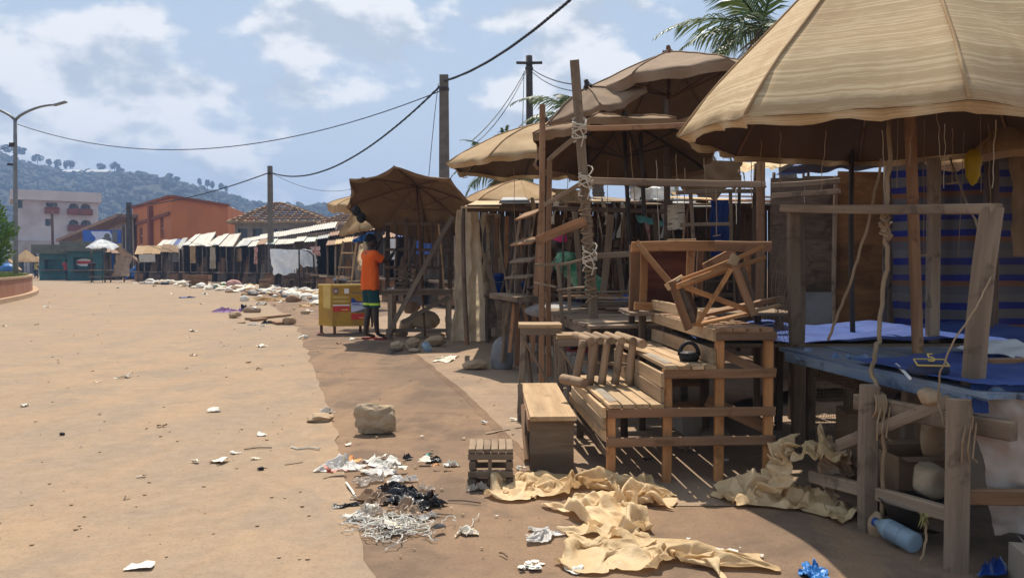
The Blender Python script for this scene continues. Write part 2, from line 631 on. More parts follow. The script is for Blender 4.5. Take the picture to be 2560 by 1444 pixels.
plain('cloth_navy', (0.025, 0.03, 0.06), (0.05, 0.055, 0.09), rough=0.9)
plain('cloth_green', (0.08, 0.22, 0.10), (0.12, 0.30, 0.15), rough=0.9)
plain('cloth_rust', (0.38, 0.10, 0.06), (0.6, 0.45, 0.4), sc=8, rough=0.9)
plain('twine', (0.74, 0.66, 0.54), (0.60, 0.50, 0.38), rough=0.95)
plain('rope', (0.33, 0.235, 0.145), (0.25, 0.165, 0.095), rough=0.95)
plain('rope_pale', (0.58, 0.52, 0.42), (0.5, 0.42, 0.32), rough=0.9)
plain('net', (0.26, 0.185, 0.115), (0.20, 0.14, 0.08), rough=0.95)
plain('stone', (0.43, 0.31, 0.195), (0.33, 0.22, 0.13), sc=7, bsc=40, bump=0.5, bdist=0.01, dust=0.35)
plain('stone_pale', (0.45, 0.35, 0.235), (0.36, 0.265, 0.165), sc=9, bsc=45, bump=0.5, bdist=0.01, dust=0.3)
plain('concrete', (0.37, 0.31, 0.25), (0.29, 0.235, 0.18), sc=5, bsc=50, bump=0.3, dust=0.35)
plain('pole_concrete', (0.16, 0.135, 0.11), (0.115, 0.095, 0.078), sc=3, bsc=50, bump=0.3)
plain('pole_wood', (0.055, 0.042, 0.035), (0.085, 0.065, 0.05), sc=6)
plain('metal_grey', (0.23, 0.235, 0.24), (0.17, 0.17, 0.17), rough=0.5, metal=0.3)
plain('metal_dark', (0.035, 0.028, 0.024), (0.06, 0.045, 0.035), rough=0.6, metal=0.3)
plain('rust', (0.16, 0.075, 0.04), (0.10, 0.05, 0.03), rough=0.85)
plain('cable', (0.018, 0.018, 0.02), rough=0.6)
plain('roof_zinc', (0.56, 0.52, 0.44), (0.47, 0.42, 0.33), sc=2.0, rough=0.5, stain=(0.45, 0.37, 0.28), spec=0.35)
plain('roof_zinc_dull', (0.40, 0.40, 0.38), (0.33, 0.31, 0.28), sc=2.0, rough=0.55, stain=(0.30, 0.22, 0.16))
plain('roof_green', (0.45, 0.52, 0.44), (0.58, 0.58, 0.50), sc=1.2, rough=0.55, stain=(0.40, 0.34, 0.25))
plain('roof_rust', (0.24, 0.14, 0.085), (0.32, 0.20, 0.13), sc=2.0, rough=0.8)
plain('fascia', (0.20, 0.135, 0.095), (0.15, 0.10, 0.07), sc=2)
plain('plaster_pink', (0.62, 0.55, 0.53), (0.55, 0.475, 0.46), sc=0.35, stain=(0.40, 0.31, 0.30), bsc=8)
plain('plaster_grey', (0.42, 0.38, 0.36), (0.35, 0.31, 0.29), sc=0.5, stain=(0.28, 0.23, 0.2), bsc=8)
plain('plaster_orange', (0.60, 0.19, 0.05), (0.54, 0.165, 0.044), sc=0.4, stain=(0.46, 0.14, 0.04), bsc=8)
plain('plaster_rust', (0.26, 0.075, 0.03), (0.22, 0.06, 0.025), sc=0.5)
plain('plaster_ochre', (0.36, 0.28, 0.18), (0.30, 0.22, 0.14), sc=0.6, stain=(0.22, 0.16, 0.11))
plain('block_wall', (0.27, 0.225, 0.18), (0.21, 0.17, 0.13), sc=1.5)
plain('red_trim', (0.24, 0.075, 0.055), (0.18, 0.055, 0.04))
plain('glass_dark', (0.05, 0.06, 0.07), (0.03, 0.035, 0.04), rough=0.15, spec=0.5)
plain('glass_blue', (0.22, 0.30, 0.36), (0.14, 0.19, 0.24), rough=0.2, spec=0.5)
plain('curtain', (0.45, 0.44, 0.42), (0.32, 0.31, 0.30))
plain('teal_paint', (0.045, 0.145, 0.155), (0.035, 0.11, 0.12), sc=2, stain=(0.08, 0.10, 0.095))
plain('tarp_worn', (0.10, 0.18, 0.33), (0.17, 0.23, 0.32), sc=6, rough=0.6, dust=0.3, stain=(0.06, 0.11, 0.22), bsc=20, bump=0.6, bdist=0.01)
plain('moss_roof', (0.12, 0.13, 0.10), (0.09, 0.095, 0.08), sc=3)
plain('sign_blue', (0.02, 0.08, 0.42), (0.03, 0.13, 0.5), sc=1.5, rough=0.5)
plain('sign_pale', (0.55, 0.6, 0.75), (0.45, 0.5, 0.68), rough=0.5)
plain('sign_white', (0.78, 0.78, 0.78), (0.7, 0.7, 0.7), rough=0.5)
plain('sign_red', (0.55, 0.045, 0.03), (0.48, 0.04, 0.03), rough=0.5)
plain('print_blue', (0.02, 0.055, 0.28), (0.03, 0.07, 0.3), rough=0.5)
plain('print_grey', (0.16, 0.17, 0.17), (0.1, 0.1, 0.1), rough=0.5, sc=25)
plain('yellow_paint', (0.47, 0.27, 0.035), (0.38, 0.21, 0.03), sc=5, stain=(0.30, 0.17, 0.04), rough=0.6)
plain('yellow_pale', (0.58, 0.41, 0.12), (0.5, 0.34, 0.1), sc=6, rough=0.6)
plain('yellow_bag', (0.62, 0.42, 0.015), (0.5, 0.33, 0.01), rough=0.5, trans=0.25)
plain('skin_dark', (0.042, 0.026, 0.019), (0.034, 0.02, 0.015), rough=0.5, spec=0.4, sc=8)
plain('hair_black', (0.008, 0.007, 0.007), rough=0.9)
plain('shirt_orange', (0.80, 0.135, 0.018), (0.74, 0.115, 0.015), rough=0.9, bsc=200)
plain('shorts_dark', (0.012, 0.055, 0.06), (0.01, 0.045, 0.05), rough=0.85)
plain('stripe_aqua', (0.22, 0.55, 0.47), (0.2, 0.5, 0.43), rough=0.85)
plain('stripe_lime', (0.50, 0.72, 0.08), rough=0.8)
plain('sandal_red', (0.36, 0.035, 0.035), rough=0.6)
plain('shirt_green', (0.03, 0.28, 0.13), (0.30, 0.45, 0.33), sc=9, rough=0.9)
plain('cap_pink', (0.78, 0.05, 0.22), rough=0.8)
plain('shirt_red', (0.42, 0.05, 0.07), rough=0.9)
plain('shirt_dark', (0.05, 0.028, 0.035), rough=0.9)
plain('shirt_yellow', (0.68, 0.62, 0.24), rough=0.9)
plain('trousers', (0.02, 0.025, 0.04), rough=0.9)
plain('kerb_paint', (0.45, 0.31, 0.19), (0.39, 0.26, 0.155), sc=2, stain=(0.33, 0.2, 0.12), dust=0.4)
plain('wall_laterite', (0.33, 0.145, 0.085), (0.38, 0.19, 0.115), sc=1.3, stain=(0.40, 0.25, 0.16))
plain('bark', (0.11, 0.085, 0.06), (0.075, 0.055, 0.04), sc=6, bsc=25, bump=0.5)
plain('palm_trunk', (0.16, 0.13, 0.10), (0.11, 0.09, 0.07), sc=6, bsc=20, bump=0.5)
plain('palm_leaf', (0.055, 0.095, 0.022), (0.10, 0.135, 0.035), sc=3, rough=0.45, trans=0.25, spec=0.4, vary=0.5)
plain('palm_leaf_dry', (0.30, 0.235, 0.10), (0.22, 0.20, 0.07), sc=3, rough=0.6, trans=0.25, vary=0.4)
plain('leaf_dark', (0.035, 0.06, 0.02), (0.055, 0.085, 0.028), sc=0.15, rough=0.6, trans=0.15)
plain('leaf_thuja', (0.055, 0.125, 0.012), (0.11, 0.18, 0.02), sc=1.2, rough=0.6, trans=0.25)
plain('hill_leaf', (0.026, 0.034, 0.022), (0.034, 0.042, 0.026), sc=0.06, rough=0.8, bump=0)
plain('grass_blade', (0.12, 0.17, 0.035), (0.18, 0.19, 0.055), sc=0.5, rough=0.7, trans=0.2)
plain('bottle', (0.45, 0.58, 0.68), (0.35, 0.5, 0.62), rough=0.12, spec=0.6, trans=0.3, alpha=0.6)
plain('rubber', (0.012, 0.011, 0.011), (0.02, 0.018, 0.017), rough=0.6, dust=0.15)
plain('cloth_teal', (0.18, 0.42, 0.36), (0.12, 0.34, 0.3), rough=0.9)

def striped(name, bands, period, axis=2, trans=0.1, dirt=0.35, warp=0.02):
    """woven cloth with bands; bands = [(end fraction, colour), ...]"""
    k = NT(newmat(name).node_tree)
    tc = k.n('ShaderNodeTexCoord')
    uv = k.n('ShaderNodeUVMap')
    s = k.n('ShaderNodeSeparateXYZ')
    link(k.nt, tc.outputs['Object'], s.inputs[0])
    nz = k.noise(tc.outputs['Object'], 3.0, 3, 0.5)
    v = k.math('ADD', s.outputs[axis], k.math('MULTIPLY', nz, warp))
    fr = k.math('FRACT', k.math('DIVIDE', v, period))
    col = bands[-1][1]
    cr = k.n('ShaderNodeValToRGB')
    cr.color_ramp.interpolation = 'CONSTANT'
    el = cr.color_ramp.elements
    el[0].position = 0.0
    el[0].color = (*bands[0][1], 1)
    el[1].position = bands[0][0]
    el[1].color = (*bands[1][1], 1)
    for i in range(2, len(bands)):
        e = el.new(bands[i - 1][0])
        e.color = (*bands[i][1], 1)
    k.set(cr.inputs[0], fr)
    n2 = k.smooth(k.noise(tc.outputs['Object'], 2.2, 5, 0.6), 0.4, 0.7)
    c = k.mix(k.math('MULTIPLY', n2, dirt), cr.outputs[0], (0.10, 0.075, 0.055))
    finish(k, c, 0.8, k.noise(tc.outputs['Object'], 90, 3, 0.6), 0.2, 0.004, trans)
W = (0.14, 0.125, 0.12)
striped('cloth_striped', [(0.16, (0.018, 0.025, 0.16)), (0.34, W), (0.52, (0.105, 0.10, 0.105)), (0.64, (0.19, 0.085, 0.045)), (0.78, (0.018, 0.025, 0.17)), (1.0, (0.12, 0.112, 0.112))], 0.36)

def umbrella_stripe():
    """sun-bleached cloth with fine irregular bands that run round the canopy"""
    k = NT(newmat('canvas_stripe').node_tree)
    at_ = k.n('ShaderNodeAttribute', attribute_name='radial')
    sp = k.n('ShaderNodeSeparateXYZ')
    link(k.nt, at_.outputs['Vector'], sp.inputs[0])
    def band(fr, fa, det):
        cv = k.n('ShaderNodeCombineXYZ')
        k.set(cv.inputs[0], k.math('MULTIPLY', sp.outputs[0], fr))
        k.set(cv.inputs[1], k.math('MULTIPLY', sp.outputs[1], fa))
        return k.noise(cv.outputs[0], 1.0, det, 0.6, 0.0)
    tc = k.n('ShaderNodeTexCoord')
    st = k.math('ADD', k.math('MULTIPLY', band(120.0, 0.15, 1), 0.6), k.math('MULTIPLY', band(190.0, 16.0, 2), 0.4))
    dirt = k.noise(tc.outputs['Object'], 2.4, 5, 0.6, 0.4)
    col = k.mix(k.smooth(st, 0.44, 0.62), (0.49, 0.345, 0.19), (0.65, 0.495, 0.30))
    col = k.mix(k.math('MULTIPLY', k.smooth(dirt, 0.48, 0.72), 0.55), col, (0.38, 0.235, 0.115))
    finish(k, col, 0.85, st, 0.1, 0.004, 0.16)
umbrella_stripe()

def ground_mats():
    def base(name, ca, cb, cc, cd, sp=0.5, bstr=0.25, streak=0.6, relief=30.0):
        k = NT(newmat(name).node_tree)
        g = k.n('ShaderNodeNewGeometry')
        P = g.outputs['Position']
        n1 = k.noise(P, 0.35, 6, 0.62, 0.6)
        n2 = k.noise(P, 1.7, 6, 0.65, 0.3)
        n3 = k.noise(P, 9.0, 5, 0.7)
        n4 = k.noise(P, 75.0, 5, 0.75)
        # wheel tracks follow the bend of the street
        rel = k.n('ShaderNodeSeparateXYZ')
        link(k.nt, k.vmath('SUBTRACT', P, (-45.0, 10.0, 0.0)), rel.inputs[0])
        rr = k.math('SQRT', k.math('MULTIPLY_ADD', rel.outputs[0], rel.outputs[0], k.math('MULTIPLY', rel.outputs[1], rel.outputs[1])))
        arc = k.n('ShaderNodeCombineXYZ')
        k.set(arc.inputs[0], k.math('MULTIPLY', rr, 1.5))
        k.set(arc.inputs[1], k.math('MULTIPLY', k.math('ARCTAN2', rel.outputs[1], rel.outputs[0]), 9.0))
        n5 = k.noise(arc.outputs[0], 1.6, 6, 0.62, 0.5)
        col = k.mix(k.smooth(n1, 0.42, 0.58), ca, cb)
        col = k.mix(k.math('MULTIPLY', k.smooth(n2, 0.47, 0.60), 0.8), col, cc)
        col = k.mix(k.math('MULTIPLY', k.smooth(n5, 0.48, 0.62), streak), col, cd)
        trk = k.noise(arc.outputs[0], 0.9, 5, 0.7, 0.2)
        col = k.mix(k.math('MULTIPLY', k.smooth(trk, 0.5, 0.66), 0.30 * streak), col, tuple(0.62 * v for v in ca))
        f = k.math('ADD', 0.74, k.math('MULTIPLY', n3, 0.56))
        cx = k.n('ShaderNodeCombineXYZ')
        for i in range(3):
            link(k.nt, f, cx.inputs[i])
        col = k.mix(1.0, col, cx.outputs[0], 'MULTIPLY')
        spk = k.smooth(k.noise(P, 22.0, 3, 0.7), 0.66, 0.74)
        col = k.mix(k.math('MULTIPLY', spk, sp), col, (0.13, 0.09, 0.06))
        g4 = k.math('MULTIPLY', k.smooth(n4, 0.48, 0.68), 0.40)
        col = k.mix(g4, col, tuple(v * 0.45 for v in ca))
        bh = k.math('ADD', k.math('MULTIPLY', n4, 0.3), k.math('ADD', k.math('MULTIPLY', n3, 0.6), k.noise(P, relief, 4, 0.65)))
        finish(k, col, 0.92, bh, bstr, 0.012, spec=0.15)
    base('road_dust', (0.292, 0.212, 0.143), (0.325, 0.228, 0.146), (0.262, 0.197, 0.139), (0.35, 0.226, 0.132), streak=.35, bstr=.12, sp=.3)
    base('verge_dirt', (0.19, 0.128, 0.085), (0.24, 0.153, 0.094), (0.145, 0.10, 0.07), (0.28, 0.176, 0.104), sp=0.7, bstr=0.5)
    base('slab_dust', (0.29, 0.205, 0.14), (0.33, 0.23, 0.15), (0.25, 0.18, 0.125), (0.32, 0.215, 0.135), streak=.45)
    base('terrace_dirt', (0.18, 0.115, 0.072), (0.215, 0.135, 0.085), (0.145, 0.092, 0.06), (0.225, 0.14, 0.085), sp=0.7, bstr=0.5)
    base('hill_soil', (0.034, 0.036, 0.024), (0.052, 0.043, 0.03), (0.03, 0.034, 0.022), (0.06, 0.046, 0.032), sp=0)
    base('lawn', (0.12, 0.15, 0.035), (0.16, 0.17, 0.05), (0.10, 0.13, 0.03), (0.20, 0.17, 0.06))
ground_mats()

# ------------------------------------------------------------------ ground, road, verge
def poly_sheet(name, pts, z, mat):
    bm = bmesh.new()
    vs = [bm.verts.new((p.x, p.y, z)) for p in pts]
    bm.faces.new(vs)
    bmesh.ops.triangulate(bm, faces=bm.faces[:])
    bmesh.ops.recalc_face_normals(bm, faces=bm.faces[:])
    me = bpy.data.meshes.new(name)
    bm.to_mesh(me)
    bm.free()
    if me.polygons[0].normal.z < 0:
        me.flip_normals()
    me.materials.append(MATS[mat])
    o = bpy.data.objects.new(name, me)
    COL.objects.link(o)
    o['kind'] = 'structure'
    return o
def rough_line(pts, n=10, amp=0.02, seed=0.0):
    out = []
    for i in range(len(pts) - 1):
        a, b = pts[i], pts[i + 1]
        for j in range(n):
            t = j / n
            p = a.lerp(b, t)
            k = noise.noise(Vector((p.x * 1.7, p.y * 1.7, seed))) + 0.5 * noise.noise(Vector((p.x * 6, p.y * 6, seed))) + 0.12 * noise.noise(Vector((p.x * 15, p.y * 15, seed)))
            d = (b - a).normalized()
            sc = amp * min(3.0, 0.5 + 0.12 * p.y)
            out.append(p + (Vector((1, 0, 0)) if abs(d.y) > .15 else Vector((0, 1, 0))) * k * sc)
    out.append(pts[-1])
    return out
mb = MB()
mb.grid(lambda u, v: Vector(((u - .5) * 3600, -60 + v * 3000, 0)), 60, 50)
structure('ground', mb, 'verge_dirt')
road_edge = [gp(1000, 1800), gp(930, 1444), gp(868, 1200), gp(832, 1060), gp(800, 960), gp(775, 890), gp(757, 850), gp(742, 812), gp(700, 778), gp(655, 748), gp(590, 727), gp(500, 714), gp(380, 704), gp(230, 696), gp(60, 691)]
edge = rough_line(road_edge, 16, 0.045, 2.0)
def strip_sheet(name, line, xfar, z, mat, nx=8):
    """sheet between a ragged line and a far column, one row per point"""
    mb = MB()
    line = sorted(line, key=lambda p: p.y)
    for p in line:
        for i in range(nx + 1):
            mb.v.append(V(p.x + (xfar - p.x) * (i / nx) ** 2, p.y, z))
    for j in range(len(line) - 1):
        for i in range(nx):
            a = j * (nx + 1) + i
            f = [a, a + 1, a + nx + 2, a + nx + 1]
            mb.f.append(f if xfar > 0 else f[::-1])
            mb.m.append(0)
    return structure(name, mb, mat)
strip_sheet('road', [V(-.6, -6, 0)] + edge + [V(-120, 92, 0)], -140, .006, 'road_dust')
gutter = [gp(1440, 1265), gp(1300, 1128), gp(1245, 1072), gp(1170, 995), gp(1100, 935), gp(1040, 888), gp(1000, 862), gp(960, 835), gp(900, 800)]
gl = rough_line(gutter, 6, 0.012, 5.0)
kerbl = [gp(1900, 1180), gp(1735, 1092), gp(1560, 980), gp(1420, 905), gp(1300, 862), gp(1207, 832), gp(1120, 805)]
strip_sheet('slab', gl + [V(-2.5, 21, 0)], 6.0, .004, 'slab_dust')
mb = MB()
off = Vector((-0.035, 0, 0.0))
n = len(gl)
w = [0.03 + 0.02 * noise.noise(Vector((i * .7, 3, 1))) for i in range(n)]
for i in range(n - 1):
    a, b = gl[i], gl[i + 1]
    mb.add([V(a.x - w[i] * 1.4, a.y, .002), V(a.x + w[i], a.y, .0065), V(b.x + w[i + 1], b.y, .0065), V(b.x - w[i + 1] * 1.4, b.y, .002)], [(0, 1, 2, 3)])
structure('gutter', mb, 'terrace_dirt')
# thin cracks filled with pale dust that cross the verge
mb = MB()
for a, b in [((762, 872), (1010, 862)), ((620, 1178), (800, 1150)), ((1215, 1085), (1310, 1068)), ((790, 850), (1120, 838))]:
    P, Q = gp(*a), gp(*b)
    d = (Q - P).normalized()
    nn = Vector((-d.y, d.x, 0)) * 0.012 * (P.y / 8 + .4)
    for i in range(8):
        if random.random() < .25:
            continue
        s, e = P.lerp(Q, i / 8), P.lerp(Q, (i + 1) / 8)
        mb.add([V(s.x - nn.x, s.y - nn.y, .010), V(e.x - nn.x, e.y - nn.y, .010), V(e.x + nn.x, e.y + nn.y, .010), V(s.x + nn.x, s.y + nn.y, .010)], [(0, 1, 2, 3)])
structure('pavement_joints', mb, 'slab_dust')
# raised terrace under the stalls, edged by kerb stones
KZ = 0.14
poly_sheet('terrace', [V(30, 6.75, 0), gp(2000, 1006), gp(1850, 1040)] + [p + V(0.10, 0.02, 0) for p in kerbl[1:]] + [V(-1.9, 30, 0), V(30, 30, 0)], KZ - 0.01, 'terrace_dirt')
kerb = bpy.data.objects.new('kerb', None)
COL.objects.link(kerb)
kerb['kind'] = 'structure'
kp = rough_line(kerbl[1:], 1, 0, 0)
i = 0
for a, b in zip(kp[:-1], kp[1:]):
    L = (b - a).length
    m = max(1, round(L / 0.5))
    for j in range(m):
        p, q = a.lerp(b, j / m), a.lerp(b, (j + 1) / m)
        e = (q - p).normalized() * 0.015
        z = KZ / 2 + rnd(-.012, .012)
        beam('kerb_stone', kerb, p + e + V(0, 0, z), q - e + V(0, 0, z), 0.15, KZ, 'concrete')

# ------------------------------------------------------------------ hill with trees
RIDGE = [(-900, 385), (-400, 378), (-60, 376), (0, 388), (60, 408), (120, 428), (170, 440), (250, 444), (330, 440), (400, 452), (480, 470), (560, 490), (620, 512), (700, 522), (760, 530), (830, 538), (950, 552), (1200, 575), (1500, 600), (2000, 625), (2700, 640)]
HY = 620.0
def ridge_py(px):
    for (a, ya), (b, yb) in zip(RIDGE[:-1], RIDGE[1:]):
        if a <= px <= b:
            return ya + (yb - ya) * (px - a) / (b - a)
    return RIDGE[-1][1]
def hill_z(px, v):
    """v 0 at the foot, 1 at the crest, 2 behind"""
    top = CH + (HZ - ridge_py(px)) / FPX * HY
    s = v if v <= 1 else 2 - v
    s = s * s * (3 - 2 * s) * 0.55 + s * 0.45
    y = 330 + v * (HY - 330) if v <= 1 else HY + (v - 1) * 260
    x = (px - 1280) / FPX * HY * (0.62 + 0.38 * min(1, v))
    nz = fbm(Vector((x * .012, y * .012, 4)), 4) * 9 * min(1, s * 2) * (0.3 if .9 < v < 1.1 else 1)
    return Vector((x, y, -1 + max(0, (top + 1) * s + nz * (0 if v == 1 else 1))))
mb = MB()
mb.grid(lambda u, v: hill_z(-880 + u * 3560, v * 2), 150, 28)
structure('hill', mb, 'hill_soil', True)
def clump(mb, c, r, h, n=None):
    """small lump of foliage faces"""
    seed = rnd(0, 100)
    seg, rows = 6, 4
    vs = []
    for j in range(rows + 1):
        ph = math.pi * j / rows
        for i in range(seg):
            a = 2 * math.pi * (i + .5 * (j % 2)) / seg
            q = Vector((math.sin(ph) * math.cos(a), math.sin(ph) * math.sin(a), math.cos(ph)))
            s = 1 + 0.55 * noise.noise(q * 1.8 + Vector((seed, 0, 0)))
            vs.append(c + Vector((q.x * r * s, q.y * r * s, q.z * h * s)))
    fs = []
    for j in range(rows):
        for i in range(seg):
            a, b = j * seg + i, j * seg + (i + 1) % seg
            fs.append((a, a + seg, b + seg, b))
    mb.add(vs, fs)
mb = MB()
for _ in range(6500):
    px, v = rnd(-500, 1500), random.random() ** 0.8
    p = hill_z(px, v)
    dn = noise.noise(Vector((p.x * .012, p.y * .014, 9)))
    if dn < -0.26 and v < .97:
        continue
    s = rnd(1.1, 3.4)
    clump(mb, p + V(0, 0, s * .5), s, s * rnd(.7, 1.1))
fo = structure('forest', mb, 'hill_leaf', False)
fo['kind'] = 'stuff'

def crown_leaves(mb, c, rx, ry, rz, n, size, seed=0, hollow=0.35, taper=0.0):
    """many small leaf faces through a crown's volume, gathered in clumps"""
    rs = random.Random(seed)
    for _ in range(n):
        while True:
            q = Vector((rs.uniform(-1, 1), rs.uniform(-1, 1), rs.uniform(-1, 1)))
            if hollow < q.length < 1.0 and noise.noise(q * 2.3 + Vector((seed * 3.1, 0, 0))) > -0.16:
                break
        s = 1 - taper * (q.z * .5 + .5)
        p = c + Vector((q.x * rx * s, q.y * ry * s, q.z * rz))
        a = Vector((rs.gauss(0, 1), rs.gauss(0, 1), rs.gauss(0, .7))).normalized()
        b = a.cross(Vector((rs.gauss(0, 1), rs.gauss(0, 1), rs.gauss(0, 1)))).normalized()
        z = size * rs.uniform(.6, 1.4)
        mb.add([p - a * z, p + b * z * .5, p + a * z, p - b * z * .5], [(0, 1, 2, 3)])
ridge_trees = [(100, 30, 26, 1.0), (128, 26, 12, .9), (150, 28, 16, .9), (172, 30, 14, 1.0), (186, 30, 14, .9), (258, 24, 20, .8), (292, 30, 22, 1.), (306, 18, 16, .8), (50, 34, 34, 1), (22, 30, 34, 1),
               (428, 22, 18, .9), (352, 14, 20, .8), (502, 28, 9, 1.3), (522, 30, 11, 1.3), (534, 28, 11, 1.3), (556, 28, 11, 1.3), (568, 26, 9, 1.2), (447, 18, 14, .9), (722, 16, 10, 1), (748, 20, 12, 1), (800, 18, 16, .8), (826, 16, 12, .9)]
where = ['on the ridge above the pink building', 'on the ridge over the orange building', 'on the low ridge over the unfinished roof']
tcount = {}
for i, (px, hp, wp, kk) in enumerate(sorted(ridge_trees)):
    s = HY / FPX
    b = hill_z(px, 0.99)
    h, w = hp * s * 1.15, wp * s
    lab = ('hazy tree ' if kk < 1.2 else 'hazy flat-topped tree ') + (where[0] if px < 260 else where[1] if px < 600 else where[2])
    tcount[lab] = tcount.get(lab, 0) + 1
    lab = lab.replace('hazy', ORD[tcount[lab] - 1] + ' hazy', 1).replace('tree on', 'tree from the left on')
    t = thing('ridge_tree', lab, 'tree', b, 'trees along the far ridge')
    m1 = MB()
    m1.tube([b - V(0, 0, 1), b + V(0, 0, h * .75)], 0.35, 5, r2=.18)
    for q in range(3):
        a = rnd(0, 6.28)
        m1.tube([b + V(0, 0, h * .45), b + V(math.cos(a) * w * .3, math.sin(a) * w * .3, h * .75)], 0.16, 4, r2=.08)
    part('trunk', m1, 'bark', t)
    m2 = MB()
    lo = .5 if kk < 1.2 else .58
    for q in range(9):
        a, rr = rnd(0, 6.28), math.sqrt(random.random()) * w * .42
        clump(m2, b + V(math.cos(a) * rr, math.sin(a) * rr, h * rnd(lo, .95)), w * rnd(.14, .26), h * rnd(.07, .14))
    crown_leaves(m2, b + V(0, 0, h * .75), w * .55, w * .55, h * .25, 160, .7, i)
    part('crown', m2, 'hill_leaf', t)
# pale roofed houses on the ridge
for px, py, wpx, lab in [(192, 438, 38, 'long white-roofed house on the far ridge, the wider one'), (258, 438, 50, 'white and rust roofed house among trees on the far ridge')]:
    b = hill_z(px, .93)
    s = HY / FPX
    t = thing('hillside_house', lab, 'house', b)
    zt = CH + (HZ - py) * s
    w = wpx * s
    m1 = MB()
    m1.box((b.x, b.y, (b.z - 3 + zt) / 2), w, 6, max(2, zt - b.z + 3), 0)
    part('wall', m1, 'plaster_ochre', t)
    m2 = MB()
    m2.add([V(b.x - w/2 - .4, b.y - 4, zt - .6), V(b.x + w/2 + .4, b.y - 4, zt - .6), V(b.x + w/2 + .4, b.y, zt + 1.6), V(b.x - w/2 - .4, b.y, zt + 1.6), V(b.x - w/2 - .4, b.y + 4, zt - .6), V(b.x + w/2 + .4, b.y + 4, zt - .6)], [(0, 1, 2, 3), (3, 2, 5, 4)])
    part('roof', m2, 'cloth_white', t)
# ------------------------------------------------------------------ far buildings
def facade(mb, p0, d, nrm, W, H, holes, depth=0.35):
    """wall sheet with real openings and reveals; d along, nrm outwards"""
    us = sorted({0.0, W} | {h[0] for h in holes} | {h[1] for h in holes})
    zs = sorted({0.0, H} | {h[2] for h in holes} | {h[3] for h in holes})
    P = lambda u, z, k=0.0: p0 + d * u + V(0, 0, z) - nrm * k
    for u0, u1 in zip(us[:-1], us[1:]):
        for z0, z1 in zip(zs[:-1], zs[1:]):
            uc, zc = (u0 + u1) / 2, (z0 + z1) / 2
            if any(h[0] < uc < h[1] and h[2] < zc < h[3] for h in holes):
                continue
            mb.add([P(u0, z0), P(u1, z0), P(u1, z1), P(u0, z1)], [(0, 1, 2, 3)])
    for h in holes:
        a, b, c, e = h[:4]
        mb.add([P(a, c), P(a, e), P(a, e, depth), P(a, c, depth)], [(0, 1, 2, 3)])
        mb.add([P(b, c), P(b, c, depth), P(b, e, depth), P(b, e)], [(0, 1, 2, 3)])
        mb.add([P(a, c), P(a, c, depth), P(b, c, depth), P(b, c)], [(0, 1, 2, 3)])
        mb.add([P(a, e), P(b, e), P(b, e, depth), P(a, e, depth)], [(0, 1, 2, 3)])
        if len(h) > 4 and h[4] == 'arch':
            n, rz = 6, min((b - a) / 2, (e - c) * .45)
            for sgn, u in ((1, a), (-1, b)):
                pts = [P(u, e)] + [P(u + sgn * ((b - a) / 2) * (1 - math.cos(t * math.pi / 2 / n)), e - rz + rz * math.sin(t * math.pi / 2 / n)) for t in range(n + 1)]
                for q in range(1, n + 1):
                    mb.add([pts[0] + nrm * .002, pts[q] + nrm * .002, pts[q + 1] + nrm * .002], [(0, 1, 2)])
def quad(mb, a, b, c, d, mi=0):
    mb.add([a, b, c, d], [(0, 1, 2, 3)], mi)

# pink apartment block
Y0 = 112.0
S = Y0 / FPX
def zz(py, Y=Y0):
    return CH + (HZ - py) * Y / FPX
PL, PR = at(38, 640, Y0), at(247, 640, 118)
xl, xr = PL.x, PR.x
t = thing('apartment_building', 'weathered pink apartment block with arched balconies and plain parapet', 'building', (xl, Y0, 0))
d = V(PR.x - PL.x, PR.y - PL.y, 0).normalized()
nr = V(d.y, -d.x, 0)
Wd = (V(PR.x, PR.y, 0) - V(PL.x, PL.y, 0)).length
u_ = lambda px: (px - 38) / 209 * Wd
holes = [(u_(115), u_(143), zz(528), zz(504)), (u_(171), u_(197), zz(530), zz(503), 'arch'), (u_(201), u_(228), zz(530), zz(503), 'arch'),
         (u_(112), u_(128), zz(563), zz(545)), (u_(171), u_(196), zz(572), zz(545), 'arch'), (u_(201), u_(229), zz(572), zz(545), 'arch'),
         (u_(44), u_(60), 0.3, zz(606)), (u_(64), u_(80), .2, zz(610), 'arch'), (u_(86), u_(116), .2, zz(606)), (u_(46), u_(58), zz(520), zz(500))]
mb = MB()
p0 = V(xl, Y0, 0)
facade(mb, p0, d, nr, Wd, zz(498), holes, 1.0)
for q in (0, Wd):
    a = p0 + d * q
    b = a - nr * 11
    quad(mb, a, b, b + V(0, 0, zz(498)), a + V(0, 0, zz(498)))
b0, b1 = p0 - nr * 11, p0 + d * Wd - nr * 11
quad(mb, b0, b1, b1 + V(0, 0, zz(498)), b0 + V(0, 0, zz(498)))
part('wall', mb, 'plaster_pink', t)
mb = MB()
mb.bar(p0 + d * (Wd / 2) + nr * .6 + V(0, 0, (zz(499) + zz(474)) / 2), p0 + d * (Wd / 2) - nr * 11.2 + V(0, 0, (zz(499) + zz(474)) / 2), Wd + .9, zz(474) - zz(499))
part('parapet', mb, 'plaster_pink', t)
